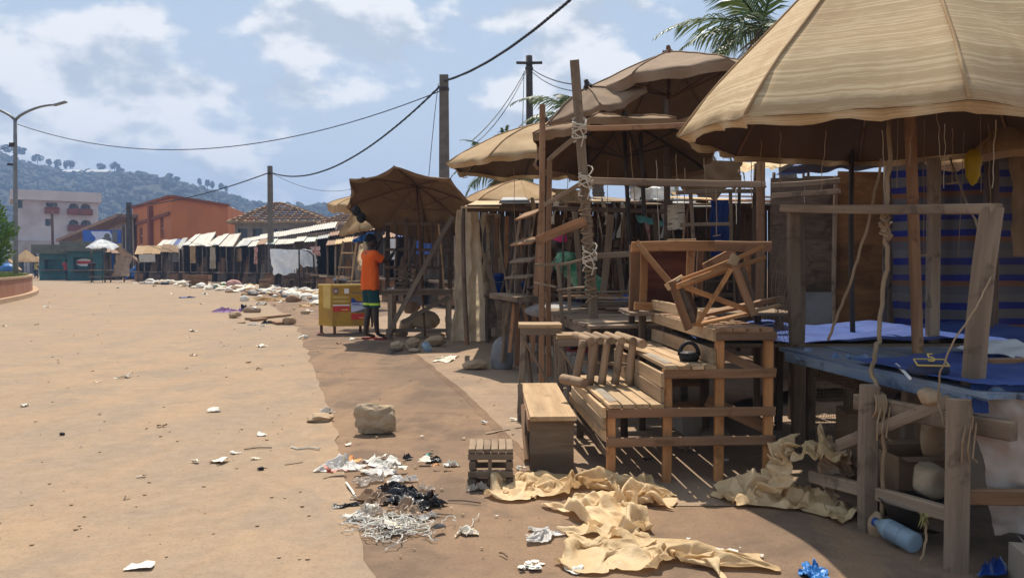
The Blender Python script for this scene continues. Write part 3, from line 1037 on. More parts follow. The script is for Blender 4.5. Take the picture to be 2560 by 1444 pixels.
for h in holes:
    mb = MB()
    a, b, c, e = h[:4]
    P = lambda u, z, kk: p0 + d * u + V(0, 0, z) - nr * kk
    quad(mb, P(a, c, .95), P(b, c, .95), P(b, e, .95), P(a, e, .95))
    w = part('window', mb, 'curtain' if c > 6 and b < u_(240) and a > u_(100) else ('glass_blue' if c > 3 else 'glass_dark'), t)
    if c > 3:
        mb = MB()
        mm = (a + b) / 2
        mb.bar(P(mm, c, .9), P(mm, e, .9), .12, .08, nr)
        mb.bar(P(a + (b - a) * .25, c, .9), P(a + (b - a) * .25, e, .9), .35, .06, nr)
        mb.bar(P(a, (c + e) / 2, .9), P(b, (c + e) / 2, .9), .1, .08, nr)
        part('window_frame', mb, 'glass_dark', w)
        if a > u_(100) and not (u_(110) < a < u_(114)):
            mb = MB()
            mb.bar(P(a - .2, c + .3, -.35), P(b + .2, c + .3, -.35), .7, .9, (0, 0, 1))
            part('balcony', mb, 'red_trim', t)
mb = MB()
mb.bar(p0 + nr * .2 + V(0, 0, zz(604)), p0 + d * Wd + nr * .2 + V(0, 0, zz(604)), .5, .3)
part('ledge', mb, 'plaster_grey', t)

# orange building with two visible faces
C0, CL, CR_ = at(430, 640, 72), at(333, 640, 86), at(571, 640, 80)
t = thing('orange_building', 'bright orange rendered building with a pilaster and slim windows', 'building', (C0.x, C0.y, 0))
for p in (C0, CL, CR_):
    p.z = 0
zc, zl, zr = zz(493, 72), zz(521, 86), zz(515, 80)
mb = MB()
def wallseg(mb, a, b, za, zb, holes, depth=.3):
    d = (b - a).normalized()
    nr = Vector((d.y, -d.x, 0))
    W = (b - a).length
    zm = min(za, zb) - .02
    facade(mb, a, d, nr, W, zm, holes, depth)
    quad(mb, a + V(0, 0, zm), b + V(0, 0, zm), b + V(0, 0, zb), a + V(0, 0, za))
    return d, nr
wl = (C0 - CL).length
hl = [(wl * .19, wl * .28, 3.6, 5.3)]
hl2 = [(wl * .74, wl * .82, 3.9, 5.9)]
wallseg(mb, CL, C0, zl, zc, hl + hl2)
part('wall', mb, 'plaster_orange', t, label='sunlit shorter orange face with two slim windows')
mb = MB()
wallseg(mb, C0, CR_, zc, zr, [])
bk = V(-4, 22, 0)
quad(mb, CR_, CR_ + bk, CR_ + bk + V(0, 0, zr), CR_ + V(0, 0, zr))
quad(mb, CL + bk, CL, CL + V(0, 0, zl), CL + bk + V(0, 0, zl))
part('wall', mb, 'plaster_orange', t, label='long plain orange face')
mb = MB()
mb.add([CL + V(0, 0, zl - .15), C0 + V(0, 0, zc - .15), CR_ + V(0, 0, zr - .15), CR_ + bk + V(0, 0, zr - .15), CL + bk + V(0, 0, zl - .15)], [(0, 1, 2, 3, 4)])
part('roof', mb, 'plaster_grey', t)
dL = (C0 - CL).normalized()
nL = Vector((dL.y, -dL.x, 0))
mb = MB()
mb.bar(CL + nL * .05 + V(0, 0, zl + .05), C0 + nL * .05 + V(0, 0, zc + .05), .5, .22)
mb.bar(C0 + V(0, -.05, zc + .05), CR_ + V(0, -.05, zr + .05), .5, .22)
part('coping', mb, 'plaster_rust', t)
pp = CL + dL * wl * .55
mb = MB()
mb.box((pp.x + nL.x * .15, pp.y + nL.y * .15, (zl + zc) / 4 - .2), .9, .5, (zl + zc) / 2 - .3, math.atan2(dL.y, dL.x))
part('pilaster', mb, 'plaster_rust', t)
mb = MB()
mb.bar(CL + nL * .08 + V(0, 0, zl - 1.9), CL + dL * wl * .98 + nL * .08 + V(0, 0, zc - 1.5), .25, .3)
part('ledge', mb, 'plaster_rust', t)
for a, b, c, e in hl + hl2:
    mb = MB()
    P = lambda u, z, kk: CL + dL * u + V(0, 0, z) - nL * kk
    quad(mb, P(a, c, .25), P(b, c, .25), P(b, e, .25), P(a, e, .25))
    w = part('window', mb, 'glass_dark', t)
    mb = MB()
    mb.bar(P((a + b) / 2, c, .2), P((a + b) / 2, e, .2), .12, .06, nL)
    mb.bar(P(a, (c + e) / 2, .2), P(b, (c + e) / 2, .2), .1, .06, nL)
    part('window_frame', mb, 'curtain', w)

# low ochre hall with a long gable roof and the blue hoarding before it
A, B = at(176, 640, 104), at(335, 640, 84)
A.z = B.z = 0
t = thing('market_hall', 'low ochre hall with long sloping roof between pink and orange buildings', 'building', (A.x, A.y, 0))
za, zb = zz(602, 104), zz(541, 84)
mb = MB()
wallseg(mb, A, B, za - .3, zb - .3, [])
part('wall', mb, 'plaster_ochre', t)
mb = MB()
up = V(0, 0, .5)
n_ = 9
for i in range(n_):
    p, q = A.lerp(B, i / n_), A.lerp(B, (i + 1) / n_)
    z0, z1 = za + (zb - za) * i / n_, za + (zb - za) * (i + 1) / n_
    mb.bar(p + V(0, -.8, z0), q + V(0, -.8, z1), 2.6, .35)
part('roof', mb, 'roof_rust', t)
mb = MB()
for i in range(12):
    p = A.lerp(B, .35 + .6 * i / 11)
    mb.bar(p + V(0, -.15, 1), p + V(0, -.15, za + (zb - za) * (.35 + .6 * i / 11) - .5), .35, .15)
part('buttress', mb, 'plaster_grey', t, kind='stuff')
a, b = at(208, 608, 80), at(303, 575, 80)
t = thing('billboard', 'wide blue advertising hoarding with pale figure above the kiosks', 'billboard', ((a.x + b.x) / 2, 80, 0))
mb = MB()
mb.box(((a.x + b.x) / 2, 80, (a.z + b.z) / 2), b.x - a.x, .15, b.z - a.z)
pan = part('panel', mb, 'sign_blue', t)
mb = MB()
cx, cz, ww, hh = (a.x + b.x) / 2, (a.z + b.z) / 2, b.x - a.x, b.z - a.z
mb.grid(lambda u, v: V(a.x + ww * (.28 + .5 * u + .06 * math.sin(v * 5)), 79.915, a.z + hh * (.1 + .8 * v)), 8, 6)
part('print', mb, 'sign_pale', pan)
mb = MB()
mb.lathe(V(a.x + ww * .64, 79.905, a.z + hh * .52), [(0.01, 0), (.32, 0.001)], 10, (0, -1, 0))
mb.box((a.x + ww * .64, 79.9, a.z + hh * .22), .9, .01, hh * .4)
part('printed_figure', mb, 'print_grey', pan)
mb = MB()
mb.box((a.x + ww * .84, 79.908, a.z + hh * .5), ww * .14, .01, hh * .85)
part('print', mb, 'print_grey', pan)
for px in (225, 285):
    q = at(px, 608, 80)
    beam('post', t, V(q.x, 80.1, 0), V(q.x, 80.1, q.z + .1), .18, .18, 'metal_dark')
mb = MB()
q0, q1 = at(279, 610, 79.5), at(303, 622, 79.5)
mb.box(((q0.x + q1.x) / 2, 79.5, (q0.z + q1.z) / 2), q1.x - q0.x, .1, abs(q0.z - q1.z))
part('lower_panel', mb, 'yellow_pale', t)

# unfinished house: bare hipped roof timbers on block walls
def bare_roof(name, label, px0, px1, pxa, pxb, pe, pa, Y, depth):
    a, b = at(px0, 640, Y), at(px1, 640, Y)
    ze, za = zz(pe, Y), zz(pa, Y + depth / 2)
    xa, xb = at(pxa, 640, Y + depth / 2).x, at(pxb, 640, Y + depth / 2).x
    t = thing(name, label, 'building', (a.x, Y, 0))
    mb = MB()
    W = b.x - a.x
    hs = [(W * (i + .18) / 6, W * (i + .82) / 6, ze - 2.1, ze - .55) for i in range(6)]
    facade(mb, V(a.x, Y, 0), V(1, 0, 0), V(0, -1, 0), W, ze, hs, .3)
    quad(mb, V(a.x, Y + depth, 0), V(a.x, Y, 0), V(a.x, Y, ze), V(a.x, Y + depth, ze))
    quad(mb, V(b.x, Y, 0), V(b.x, Y + depth, 0), V(b.x, Y + depth, ze), V(b.x, Y, ze))
    quad(mb, V(b.x, Y + depth, 0), V(a.x, Y + depth, 0), V(a.x, Y + depth, ze), V(b.x, Y + depth, ze))
    part('wall', mb, 'block_wall', t)
    for i, h in enumerate(hs):
        mb = MB()
        quad(mb, V(a.x + h[0], Y + .28, h[2]), V(a.x + h[1], Y + .28, h[2]), V(a.x + h[1], Y + .28, h[3]), V(a.x + h[0], Y + .28, h[3]))
        part('window', mb, 'glass_dark', t)
    o = 0.5
    cs = [V(a.x - o, Y - o, ze), V(b.x + o, Y - o, ze), V(b.x + o, Y + depth + o, ze), V(a.x - o, Y + depth + o, ze)]
    r0, r1 = V(xa, Y + depth / 2, za), V(xb, Y + depth / 2, za)
    for p, q in [(cs[0], r0), (cs[1], r1), (cs[2], r1), (cs[3], r0), (r0, r1)]:
        beam('hip_rafter', t, p, q, .14, .2, 'wood_pale')
    for p, q in zip(cs, cs[1:] + cs[:1]):
        beam('wall_plate', t, p, q, .16, .22, 'wood_pale')
    for i in range(1, 12):
        f = i / 12
        e = cs[0].lerp(cs[1], f)
        xr_ = cs[0].x + (cs[1].x - cs[0].x) * f
        if xr_ < r0.x:
            k_ = (xr_ - cs[0].x) / (r0.x - cs[0].x)
            tp = cs[0].lerp(r0, k_)
            tp.x = xr_
        elif xr_ > r1.x:
            k_ = (cs[1].x - xr_) / (cs[1].x - r1.x)
            tp = cs[1].lerp(r1, k_)
            tp.x = xr_
        else:
            tp = V(xr_, r0.y, za)
        if (tp - e).length > .4:
            beam('rafter', t, e, tp, .09, .14, 'wood_pale' if i % 3 else 'wood_grey')
    for j in range(1, 10):
        f = j / 10
        p, q = cs[0].lerp(r0, f), cs[1].lerp(r1, f)
        beam('batten', t, p + V(0, 0, .1), q + V(0, 0, .1), .16, .1, 'wood_brown')
        p2, q2 = cs[3].lerp(r0, f), cs[2].lerp(r1, f)
        beam('batten', t, p2 + V(0, 0, .1), q2 + V(0, 0, .1), .16, .1, 'wood_brown')
        if j < 9:
            beam('batten', t, p + V(0, 0, .1), p2 + V(0, 0, .1), .16, .1, 'wood_brown')
            beam('batten', t, q + V(0, 0, .1), q2 + V(0, 0, .1), .16, .1, 'wood_brown')
bare_roof('unfinished_house', 'unfinished block house with bare hipped roof timbers beside the orange building', 588, 815, 688, 706, 556, 508, 66, 11)
bare_roof('unfinished_house', 'smaller unfinished house whose dark bare rafters show behind long pale roof', 812, 985, 905, 930, 560, 520, 62, 9)
p = at(575, 530, 88)
t = thing('water_tank', 'small pale rooftop tank showing beside the orange building corner', 'tank', (p.x, p.y, 0))
mb = MB()
mb.lathe(V(p.x, 88, p.z - .7), [(0.05, 0), (.75, 0), (.8, .5), (.75, 1.0), (.3, 1.25), (.02, 1.25)], 12)
part('drum', mb, 'plaster_grey', t, True)
for s1 in (-.6, .6):
    beam('post', t, V(p.x + s1, 88, 0), V(p.x + s1, 88, p.z - .7), .15, .15, 'metal_grey')
t = thing('apartment_wing', 'low grey shop front with dark openings at foot of pink block', 'building', (at(60, 640, 108).x, 108, 0))
mb = MB()
a, b = at(20, 640, 108), at(165, 640, 108)
facade(mb, V(a.x, 108, 0), V(1, 0, 0), V(0, -1, 0), b.x - a.x, zz(603, 108), [(1.2, 2.2, .2, 2.6), (3.0, 4.2, .2, 3.0, 'arch'), (5.2, 7.6, .2, 3.1)], .8)
part('wall', mb, 'plaster_grey', t)
mb = MB()
quad(mb, V(a.x, 108.8, 0), V(b.x, 108.8, 0), V(b.x, 108.8, zz(604, 108)), V(a.x, 108.8, zz(604, 108)))
part('dark_interior', mb, 'glass_dark', t)

# ------------------------------------------------------------------ planter island, lawn, thuja, lamp
isl = [gp(-420, 800), gp(-60, 775), gp(20, 757), gp(62, 748), gp(95, 737), gp(98, 729), gp(80, 718), gp(40, 709), gp(-200, 703)]
def offset_in(poly, dist):
    c = Vector((sum(p.x for p in poly) / len(poly), sum(p.y for p in poly) / len(poly), 0))
    return [p + (c - p).normalized() * dist for p in poly]
def chaikin(p, n=2):
    for _ in range(n):
        q = [p[0]]
        for a, b in zip(p[:-1], p[1:]):
            q += [a.lerp(b, .25), a.lerp(b, .75)]
        p = q + [p[-1]]
    return p
isl = chaikin(isl)
ctr = gp(-420, 725)
t = thing('planter', 'raised roundabout planter with laterite-red wall and worn concrete kerb', 'planter', ctr)
def ring_wall(mb, ln, zlo, zhi, th):
    inn = []
    for p in ln:
        v = ctr - p
        v.z = 0
        inn.append(p + v.normalized() * th)
    for i in range(len(ln) - 1):
        a, b, c, e = ln[i], ln[i + 1], inn[i + 1], inn[i]
        quad(mb, a + V(0, 0, zlo), b + V(0, 0, zlo), b + V(0, 0, zhi), a + V(0, 0, zhi))
        quad(mb, a + V(0, 0, zhi), b + V(0, 0, zhi), c + V(0, 0, zhi), e + V(0, 0, zhi))
        quad(mb, e + V(0, 0, zhi), c + V(0, 0, zhi), c + V(0, 0, zlo), e + V(0, 0, zlo))
    return inn
mb = MB()
i1 = ring_wall(mb, isl, 0, .16, .35)
part('kerb', mb, 'kerb_paint', t)
mb = MB()
i2 = ring_wall(mb, [p for p in i1], .0, .74, .2)
part('wall', mb, 'wall_laterite', t)
mb = MB()
ring_wall(mb, [p + (p - ctr).normalized() * .05 for p in i1], .741, .82, .34)
part('coping', mb, 'kerb_paint', t)
mb = MB()
mb.add([p + V(0, 0, .7) for p in i2], [tuple(range(len(i2)))])
ln = structure('lawn', mb, 'lawn')
gx0 = gp(-60, 757, .7)
mb = MB()
rs = random.Random(4)
n = 0
while n < 5200:
    q = i2[rs.randrange(len(i2) - 1)]
    p = q.lerp(ctr, rs.random() ** 1.6 * .6)
    a = rs.uniform(0, 6.28)
    h = rs.uniform(.08, .24)
    dx = V(math.cos(a), math.sin(a), 0) * .035
    b = p + V(0, 0, .7)
    mb.add([b - dx, b + dx, b + V(rs.uniform(-.06, .06), rs.uniform(-.06, .06), h)], [(0, 1, 2)])
    n += 1
g = structure('grass', mb, 'grass_blade')
g['kind'] = 'stuff'
b = at(-112, 690, 27)
b.z = .7
t = thing('conifer_tree', 'dense bright green conical conifer at the left edge on the planter', 'tree', b)
mb = MB()
mb.tube([b, b + V(.05, 0, 2.2), b + V(0, .05, 4.2)], .16, 7, r2=.04)
part('trunk', mb, 'bark', t)
mb = MB()
rs = random.Random(11)
for _ in range(17000):
    z = rs.random() ** 1.15
    prof = (.32 + .68 * math.sin(min(1, z * 2.6 + .18) * math.pi / 2)) * (1 - max(0, z - .25) / .75) ** .62 * 1.72 + .08
    a = rs.uniform(0, 6.28)
    lump = 1 + .22 * noise.noise(Vector((math.cos(a) * 2.2, math.sin(a) * 2.2, z * 7)))
    r = prof * lump * (rs.random() ** .33)
    p = b + V(math.cos(a) * r, math.sin(a) * r, .25 + z * 4.35)
    e = V(math.cos(a) * .6 + rs.gauss(0, .3), math.sin(a) * .6 + rs.gauss(0, .3), rs.uniform(.2, 1)).normalized()
    s = e.cross(V(rs.gauss(0, 1), rs.gauss(0, 1), rs.gauss(0, 1))).normalized()
    L = rs.uniform(.05, .12)
    mb.add([p, p + e * L + s * L * .35, p + e * L * 1.9, p + e * L - s * L * .35], [(0, 1, 2, 3)])
part('crown', mb, 'leaf_thuja', t)
# twin-armed street lamp
lb = at(38, 640, 36)
lb.z = .7
t = thing('street_lamp', 'tall twin-armed grey street lamp rising from the planter', 'street lamp', lb)
top = at(38, 300, 36)
rpole('mast', t, lb, top, .12, .075, 'metal_grey', 10, 0)
for s, tip in ((1, at(140, 262, 36)), (-1, at(-64, 262, 36))):
    mb = MB()
    pts = []
    for i in range(9):
        u = i / 8
        pts.append(V(top.x + (tip.x - top.x) * u, 36, top.z + (tip.z - top.z) * math.sin(u * math.pi / 2) ** .75))
    mb.tube(pts, .065, 7, r2=.045)
    arm = part('arm', mb, 'metal_grey', t, True)
    mb = MB()
    dr = V(s, 0, .28).normalized()
    q = tip
    mb.bar(q - dr * .1, q + dr * .5, .2, .07)
    part('lamp_head', mb, 'metal_grey', arm)
mb = MB()
q = at(38, 362, 36)
mb.box(q + V(-.1, 0, 0), .25, .2, .18)
part('bracket', mb, 'metal_dark', t)
q = at(38, 412, 36)
mb = MB()
mb.bar(q, q + V(-.35, 0, .02), .1, .1)
part('bracket', mb, 'metal_dark', t)

# ------------------------------------------------------------------ utility poles and cables
def utility_pole(label, px, ptop, Y, r, mat, square=True, arms=()):
    tp = at(px, ptop, Y)
    b = V(tp.x, Y, 0)
    t = thing('utility_pole', label, 'utility pole', b)
    if square:
        mb = MB()
        for i in range(6):
            z0, z1 = tp.z * i / 6, tp.z * (i + 1) / 6
            k0, k1 = r * (1.35 - .35 * i / 6), r * (1.35 - .35 * (i + 1) / 6)
            mb.add([b + V(x * k0, y * k0 * .7, z0) for x, y in ((-1, -1), (1, -1), (1, 1), (-1, 1))] + [b + V(x * k1, y * k1 * .7, z1) for x, y in ((-1, -1), (1, -1), (1, 1), (-1, 1))],
                   [(0, 1, 5, 4), (1, 2, 6, 5), (2, 3, 7, 6), (3, 0, 4, 7)] + ([(4, 5, 6, 7)] if i == 5 else []))
        part('shaft', mb, mat, t)
    else:
        rpole('shaft', t, b, tp, r * 1.25, r, mat, 9, .004)
    for dz, half, tilt in arms:
        beam('crossarm', t, tp + V(-half, -.15, -dz - tilt), tp + V(half, -.15, -dz + tilt), .09, .1, 'metal_dark')
        for s in ((-.85, -.4, .4, .85) if dz > .32 else ()):
            mb = MB()
            mb.lathe(tp + V(s * half, -.15, -dz + .05 + tilt * s), [(.02, 0), (.05, .03), (.05, .09), (.03, .12), (.02, .16)], 7)
            part('insulator', mb, 'metal_dark', t, True)
    mb = MB()
    mb.lathe(tp + V(0, 0, -.55), [(r * 1.15, 0), (r * 1.2, .02), (r * 1.2, .1), (r * 1.15, .12)], 10)
    part('clamp', mb, 'metal_dark', t)
    return tp
PA = utility_pole('tall square concrete utility pole behind tilted brown umbrella', 1110, 188, 27, .15, 'pole_concrete')
PB = utility_pole('dark wooden utility pole with a crossarm behind tan umbrella', 1323, 140, 30, .13, 'pole_wood', False, [(.3, .5, 0)])
PC = utility_pole('square concrete utility pole in front of the unfinished roof', 675, 415, 50, .14, 'pole_concrete')
PD = utility_pole('short dark wooden pole beside cluttered crossarm, over far rooftops', 908, 443, 58, .13, 'pole_wood', False)
PE = utility_pole('dark wooden pole with cluttered crossarm over far rooftops', 895, 462, 60, .16, 'pole_wood', False, [(.35, .55, 0), (1.0, .3, 0)])
PF = utility_pole('weathered pole standing at the corner of orange building', 322, 506, 70, .18, 'pole_wood', True)
PG = utility_pole('thin rusty pole in front of pink apartment block', 130, 528, 95, .14, 'rust', False)
PH = utility_pole('short thin post between blue hoarding and orange building', 309, 558, 78, .1, 'pole_wood', False)
def cable(label, a, b, sag, r, twist=False, n=28):
    mb = MB()
    pts = []
    for i in range(n + 1):
        u = i / n
        p = a.lerp(b, u)
        p = p - V(0, 0, 4 * sag * u * (1 - u))
        pts.append(p)
    if twist:
        for ph in (0, 2.1, 4.2):
            mb.tube([p + V(0, math.cos(i * 1.9 + ph), math.sin(i * 1.9 + ph)) * r * .8 for i, p in enumerate(pts)], r * .72, 5)
    else:
        mb.tube(pts, r, 5)
    return solo('cable', mb, 'cable', label, 'cable')
cable('thick twisted cable rising from concrete pole out of the top of frame', PA + V(0, 0, -.2), at(1760, -330, 12), 0.55, .032, True, 90)
cable('heavy cable sagging between the two concrete poles', PA + V(0, 0, -.25), PC + V(0, 0, -.4), 1.35, .034, True, 60)
cable('thin cable sagging from concrete pole to the street lamp', PA + V(0, 0, -.5), top + V(.1, 0, -.2), 1.6, .018)
cable('cable dropping from concrete pole past the orange building', PC + V(0, 0, -.4), PF + V(0, 0, -.3), .45, .04)
cable('service wire slanting down from wooden pole, upper one', PB + V(-.12, 0, -.5), at(1180, 352, 24), .25, .018)
cable('service wire slanting down from wooden pole, lower one', PB + V(-.12, 0, -.6), at(1186, 360, 24), .32, .014)
cable('wire hanging straight down beside the wooden pole', PB + V(-.2, 0, -.6), at(1306, 330, 28), .1, .014)
cable('wire from wooden pole towards grey umbrella, upper one', PB + V(.1, 0, -.5), at(1445, 212, 22), .12, .018)
cable('wire from wooden pole towards grey umbrella, lower one', PB + V(.1, 0, -.6), at(1440, 228, 22), .15, .014)
cable('thin wire hanging beside the concrete pole', PA + V(-.2, 0, -.3), at(1072, 440, 26), -.15, .012)
cable('faint wire from far concrete pole to cluttered crossarm', PC + V(0, 0, -.4), PE + V(-.4, 0, -.3), .6, .016)
cable('thin wire leaving the street lamp to the left', at(36, 362, 36), at(-300, 395, 45), .5, .015)
for i in range(4):
    cable(ORD[i] + ' short drop wire below the cluttered crossarm, from the left', PE + V(-.4 + .2 * i, 0, -.4), PE + V(-1.3 + .25 * i, -1, -2.2), .2, .014)['group'] = 'drop wires'
cable('wire running from weathered pole behind the pink block', PF + V(0, 0, -.2), at(205, 600, 100), .8, .03)

# ------------------------------------------------------------------ palms
def palm(label, crown, base, nf, L, seed, dry=2, lean=.3):
    rs = random.Random(seed)
    t = thing('palm_tree', label, 'palm', base)
    mb = MB()
    n = 12
    pts = []
    for i in range(n + 1):
        u = i / n
        p = base.lerp(crown, u) + V(math.sin(u * math.pi) * lean, 0, 0)
        pts.append(p)
    mb.tube(pts, .2, 9, r2=.14)
    for i in range(24):
        p = base.lerp(crown, i / 24) + V(math.sin(i / 24 * math.pi) * lean, 0, 0)
        mb.lathe(p, [(.195 - .002 * i, 0), (.215 - .002 * i, .03), (.19 - .002 * i, .06)], 9)
    part('trunk', mb, 'palm_trunk', t, True)
    for f in range(nf):
        az = f * 2.399 + rs.uniform(-.2, .2)
        el = rs.uniform(-.45, 1.25) if f >= dry else rs.uniform(-1.0, -.6)
        ln = L * rs.uniform(.8, 1.1)
        droop = rs.uniform(.9, 1.5)
        h = V(math.cos(az), math.sin(az), 0)
        spine = []
        p = crown.copy()
        m = 20
        for i in range(m + 1):
            e = el - droop * (i / m) ** 1.4
            spine.append(p.copy())
            p = p + (h * math.cos(e) + V(0, 0, math.sin(e))) * ln / m
        mb = MB()
        mb.tube(spine, .03, 4, r2=.006)
        side0 = h.cross(V(0, 0, 1))
        for i in range(2, m + 1):
            for sub in (0, .5):
                if i == m and sub:
                    continue
                q = spine[i] if not sub else spine[i].lerp(spine[i + 1], .5)
                tg = (spine[min(i + 1, m)] - spine[i - 1]).normalized()
                u = (i + sub) / m
                w = ln * (.30 * math.sin(min(1, u * 1.2 + .12) * math.pi) ** .6 + .05)
                upv = side0.cross(tg).normalized()
                for s in (-1, 1):
                    dr = (side0 * s * .8 + tg * .75 + upv * rs.uniform(-.35, .1)).normalized()
                    e1 = q + dr * w * .55 + V(0, 0, -.06 * w)
                    e2 = q + dr * w * rs.uniform(.9, 1.05) + V(0, 0, -.32 * w)
                    hw = tg * .022
                    mb.add([q - hw, q + hw, e1 + hw, e1 - hw, e2], [(0, 1, 2, 3), (3, 2, 4)])
        part('frond', mb, 'palm_leaf_dry' if f < dry else 'palm_leaf', t)
palm('tall coconut palm behind the big striped umbrella', at(1905, 70, 15), V(at(1960, 665, 15.5).x, 15.5, 0), 18, 2.2, 3, 2)
palm('coconut palm whose fronds show around the grey umbrella', at(1465, 310, 21), V(at(1480, 665, 21).x, 21, 0), 18, 2.1, 8, 3)
palm('coconut palm showing between tan umbrella and concrete pole', at(1262, 418, 23), V(at(1255, 665, 23).x, 23, 0), 16, 1.7, 5, 2)
palm('coconut palm glimpsed between the stacked umbrellas', at(1730, 330, 19), V(at(1740, 665, 19).x, 19, 0), 14, 2.0, 14, 2)
# ------------------------------------------------------------------ cloth helpers
def cloth(mb, c00, c10, c11, c01, nu=24, nv=24, amp=.03, folds=5, crumple=.01, seed=0.0, vertical=True, sag=0.0, hem=0.0):
    """hanging or lying sheet over four corners, folds along v (vertical) or u"""
    nrm = (c10 - c00).cross(c01 - c00).normalized()
    sc = max((c10 - c00).length, (c01 - c00).length)
    def fn(u, v):
        p = c00.lerp(c10, u).lerp(c01.lerp(c11, u), v)
        w = u if vertical else v
        o = v if vertical else u
        f = math.sin((w + .12 * noise.noise(Vector((w * 3, o * 1.2, seed)))) * folds * 6.28 + seed) * amp * (.45 + .55 * o)
        f += noise.noise(Vector((w * folds * 1.7, o * 1.1, seed + 5))) * amp * 1.2
        f += ridge(Vector((p.x * 5 / max(.4, sc), p.z * 5 / max(.4, sc) + p.y, seed)) * 1.3, 3) * crumple
        q = p + nrm * f + (c10 - c00).normalized() * (amp * 1.3 * noise.noise(Vector((u * 1.5, v * 4.5, seed + 11))))
        q.z -= sag * 4 * u * (1 - u) * (v if vertical else 1) + sag * 0
        if hem and v > .5:
            q.z += hem * noise.noise(Vector((u * 4, seed, 2))) * (v - .5) * 2
        return q
    mb.grid(fn, nu, nv)
def blob(mb, c, sx, sy, sz, seed=0.0, sub=3, amp=.35, freq=1.6, flat=True, rz=0.0, sharp=True):
    """crumpled bag or sack"""
    bm = bmesh.new()
    bmesh.ops.create_icosphere(bm, subdivisions=sub, radius=1.0)
    M = Matrix.Rotation(rz, 3, 'Z')
    idx = {}
    vs = []
    for v in bm.verts:
        q = v.co.copy()
        n = ridge(q * freq + Vector((seed, seed * .7, 0)), 3) if sharp else fbm(q * freq + Vector((seed, 0, 0)), 3)
        q = q * (1 + amp * (n - .3))
        p = M @ Vector((q.x * sx, q.y * sy, q.z * sz))
        if flat:
            p.z = max(p.z, -sz * .55)
            p.z += sz * .55
        idx[v.index] = len(vs)
        vs.append(Vector(c) + p)
    fs = [tuple(v.index for v in f.verts) for f in bm.faces]
    bm.free()
    mb.add(vs, fs)
def rock(mb, c, sx, sy, sz, seed=0, rz=0.0, sub=3, cuts=9, rough=.05, sink=.75):
    rs = random.Random(seed)
    pl = []
    for _ in range(cuts):
        d = Vector((rs.gauss(0, 1), rs.gauss(0, 1), rs.gauss(0, .8))).normalized()
        pl.append((d, rs.uniform(.62, .92)))
    bm = bmesh.new()
    bmesh.ops.create_icosphere(bm, subdivisions=sub, radius=1.0)
    M = Matrix.Rotation(rz, 3, 'Z')
    vs = []
    for v in bm.verts:
        q = v.co.copy()
        for d, k in pl:
            s = q.dot(d)
            if s > k:
                q = q - d * (s - k) * .92
        q = q * (1 + rough * fbm(q * 2.5 + Vector((seed, 0, 0)), 4))
        p = M @ Vector((q.x * sx, q.y * sy, q.z * sz))
        p.z = max(p.z, -sz * sink) + sz * sink
        vs.append(Vector(c) + p)
    fs = [tuple(v.index for v in f.verts) for f in bm.faces]
    bm.free()
    mb.add(vs, fs)
def sagline(a, b, sag, n=12, jit=0.0, seed=0):
    out = []
    for i in range(n + 1):
        u = i / n
        p = a.lerp(b, u) - V(0, 0, 4 * sag * u * (1 - u))
        if jit:
            p = p + V(noise.noise(V(u * 4, seed, 0)), noise.noise(V(u * 4, seed, 5)), 0) * jit
        out.append(p)
    return out

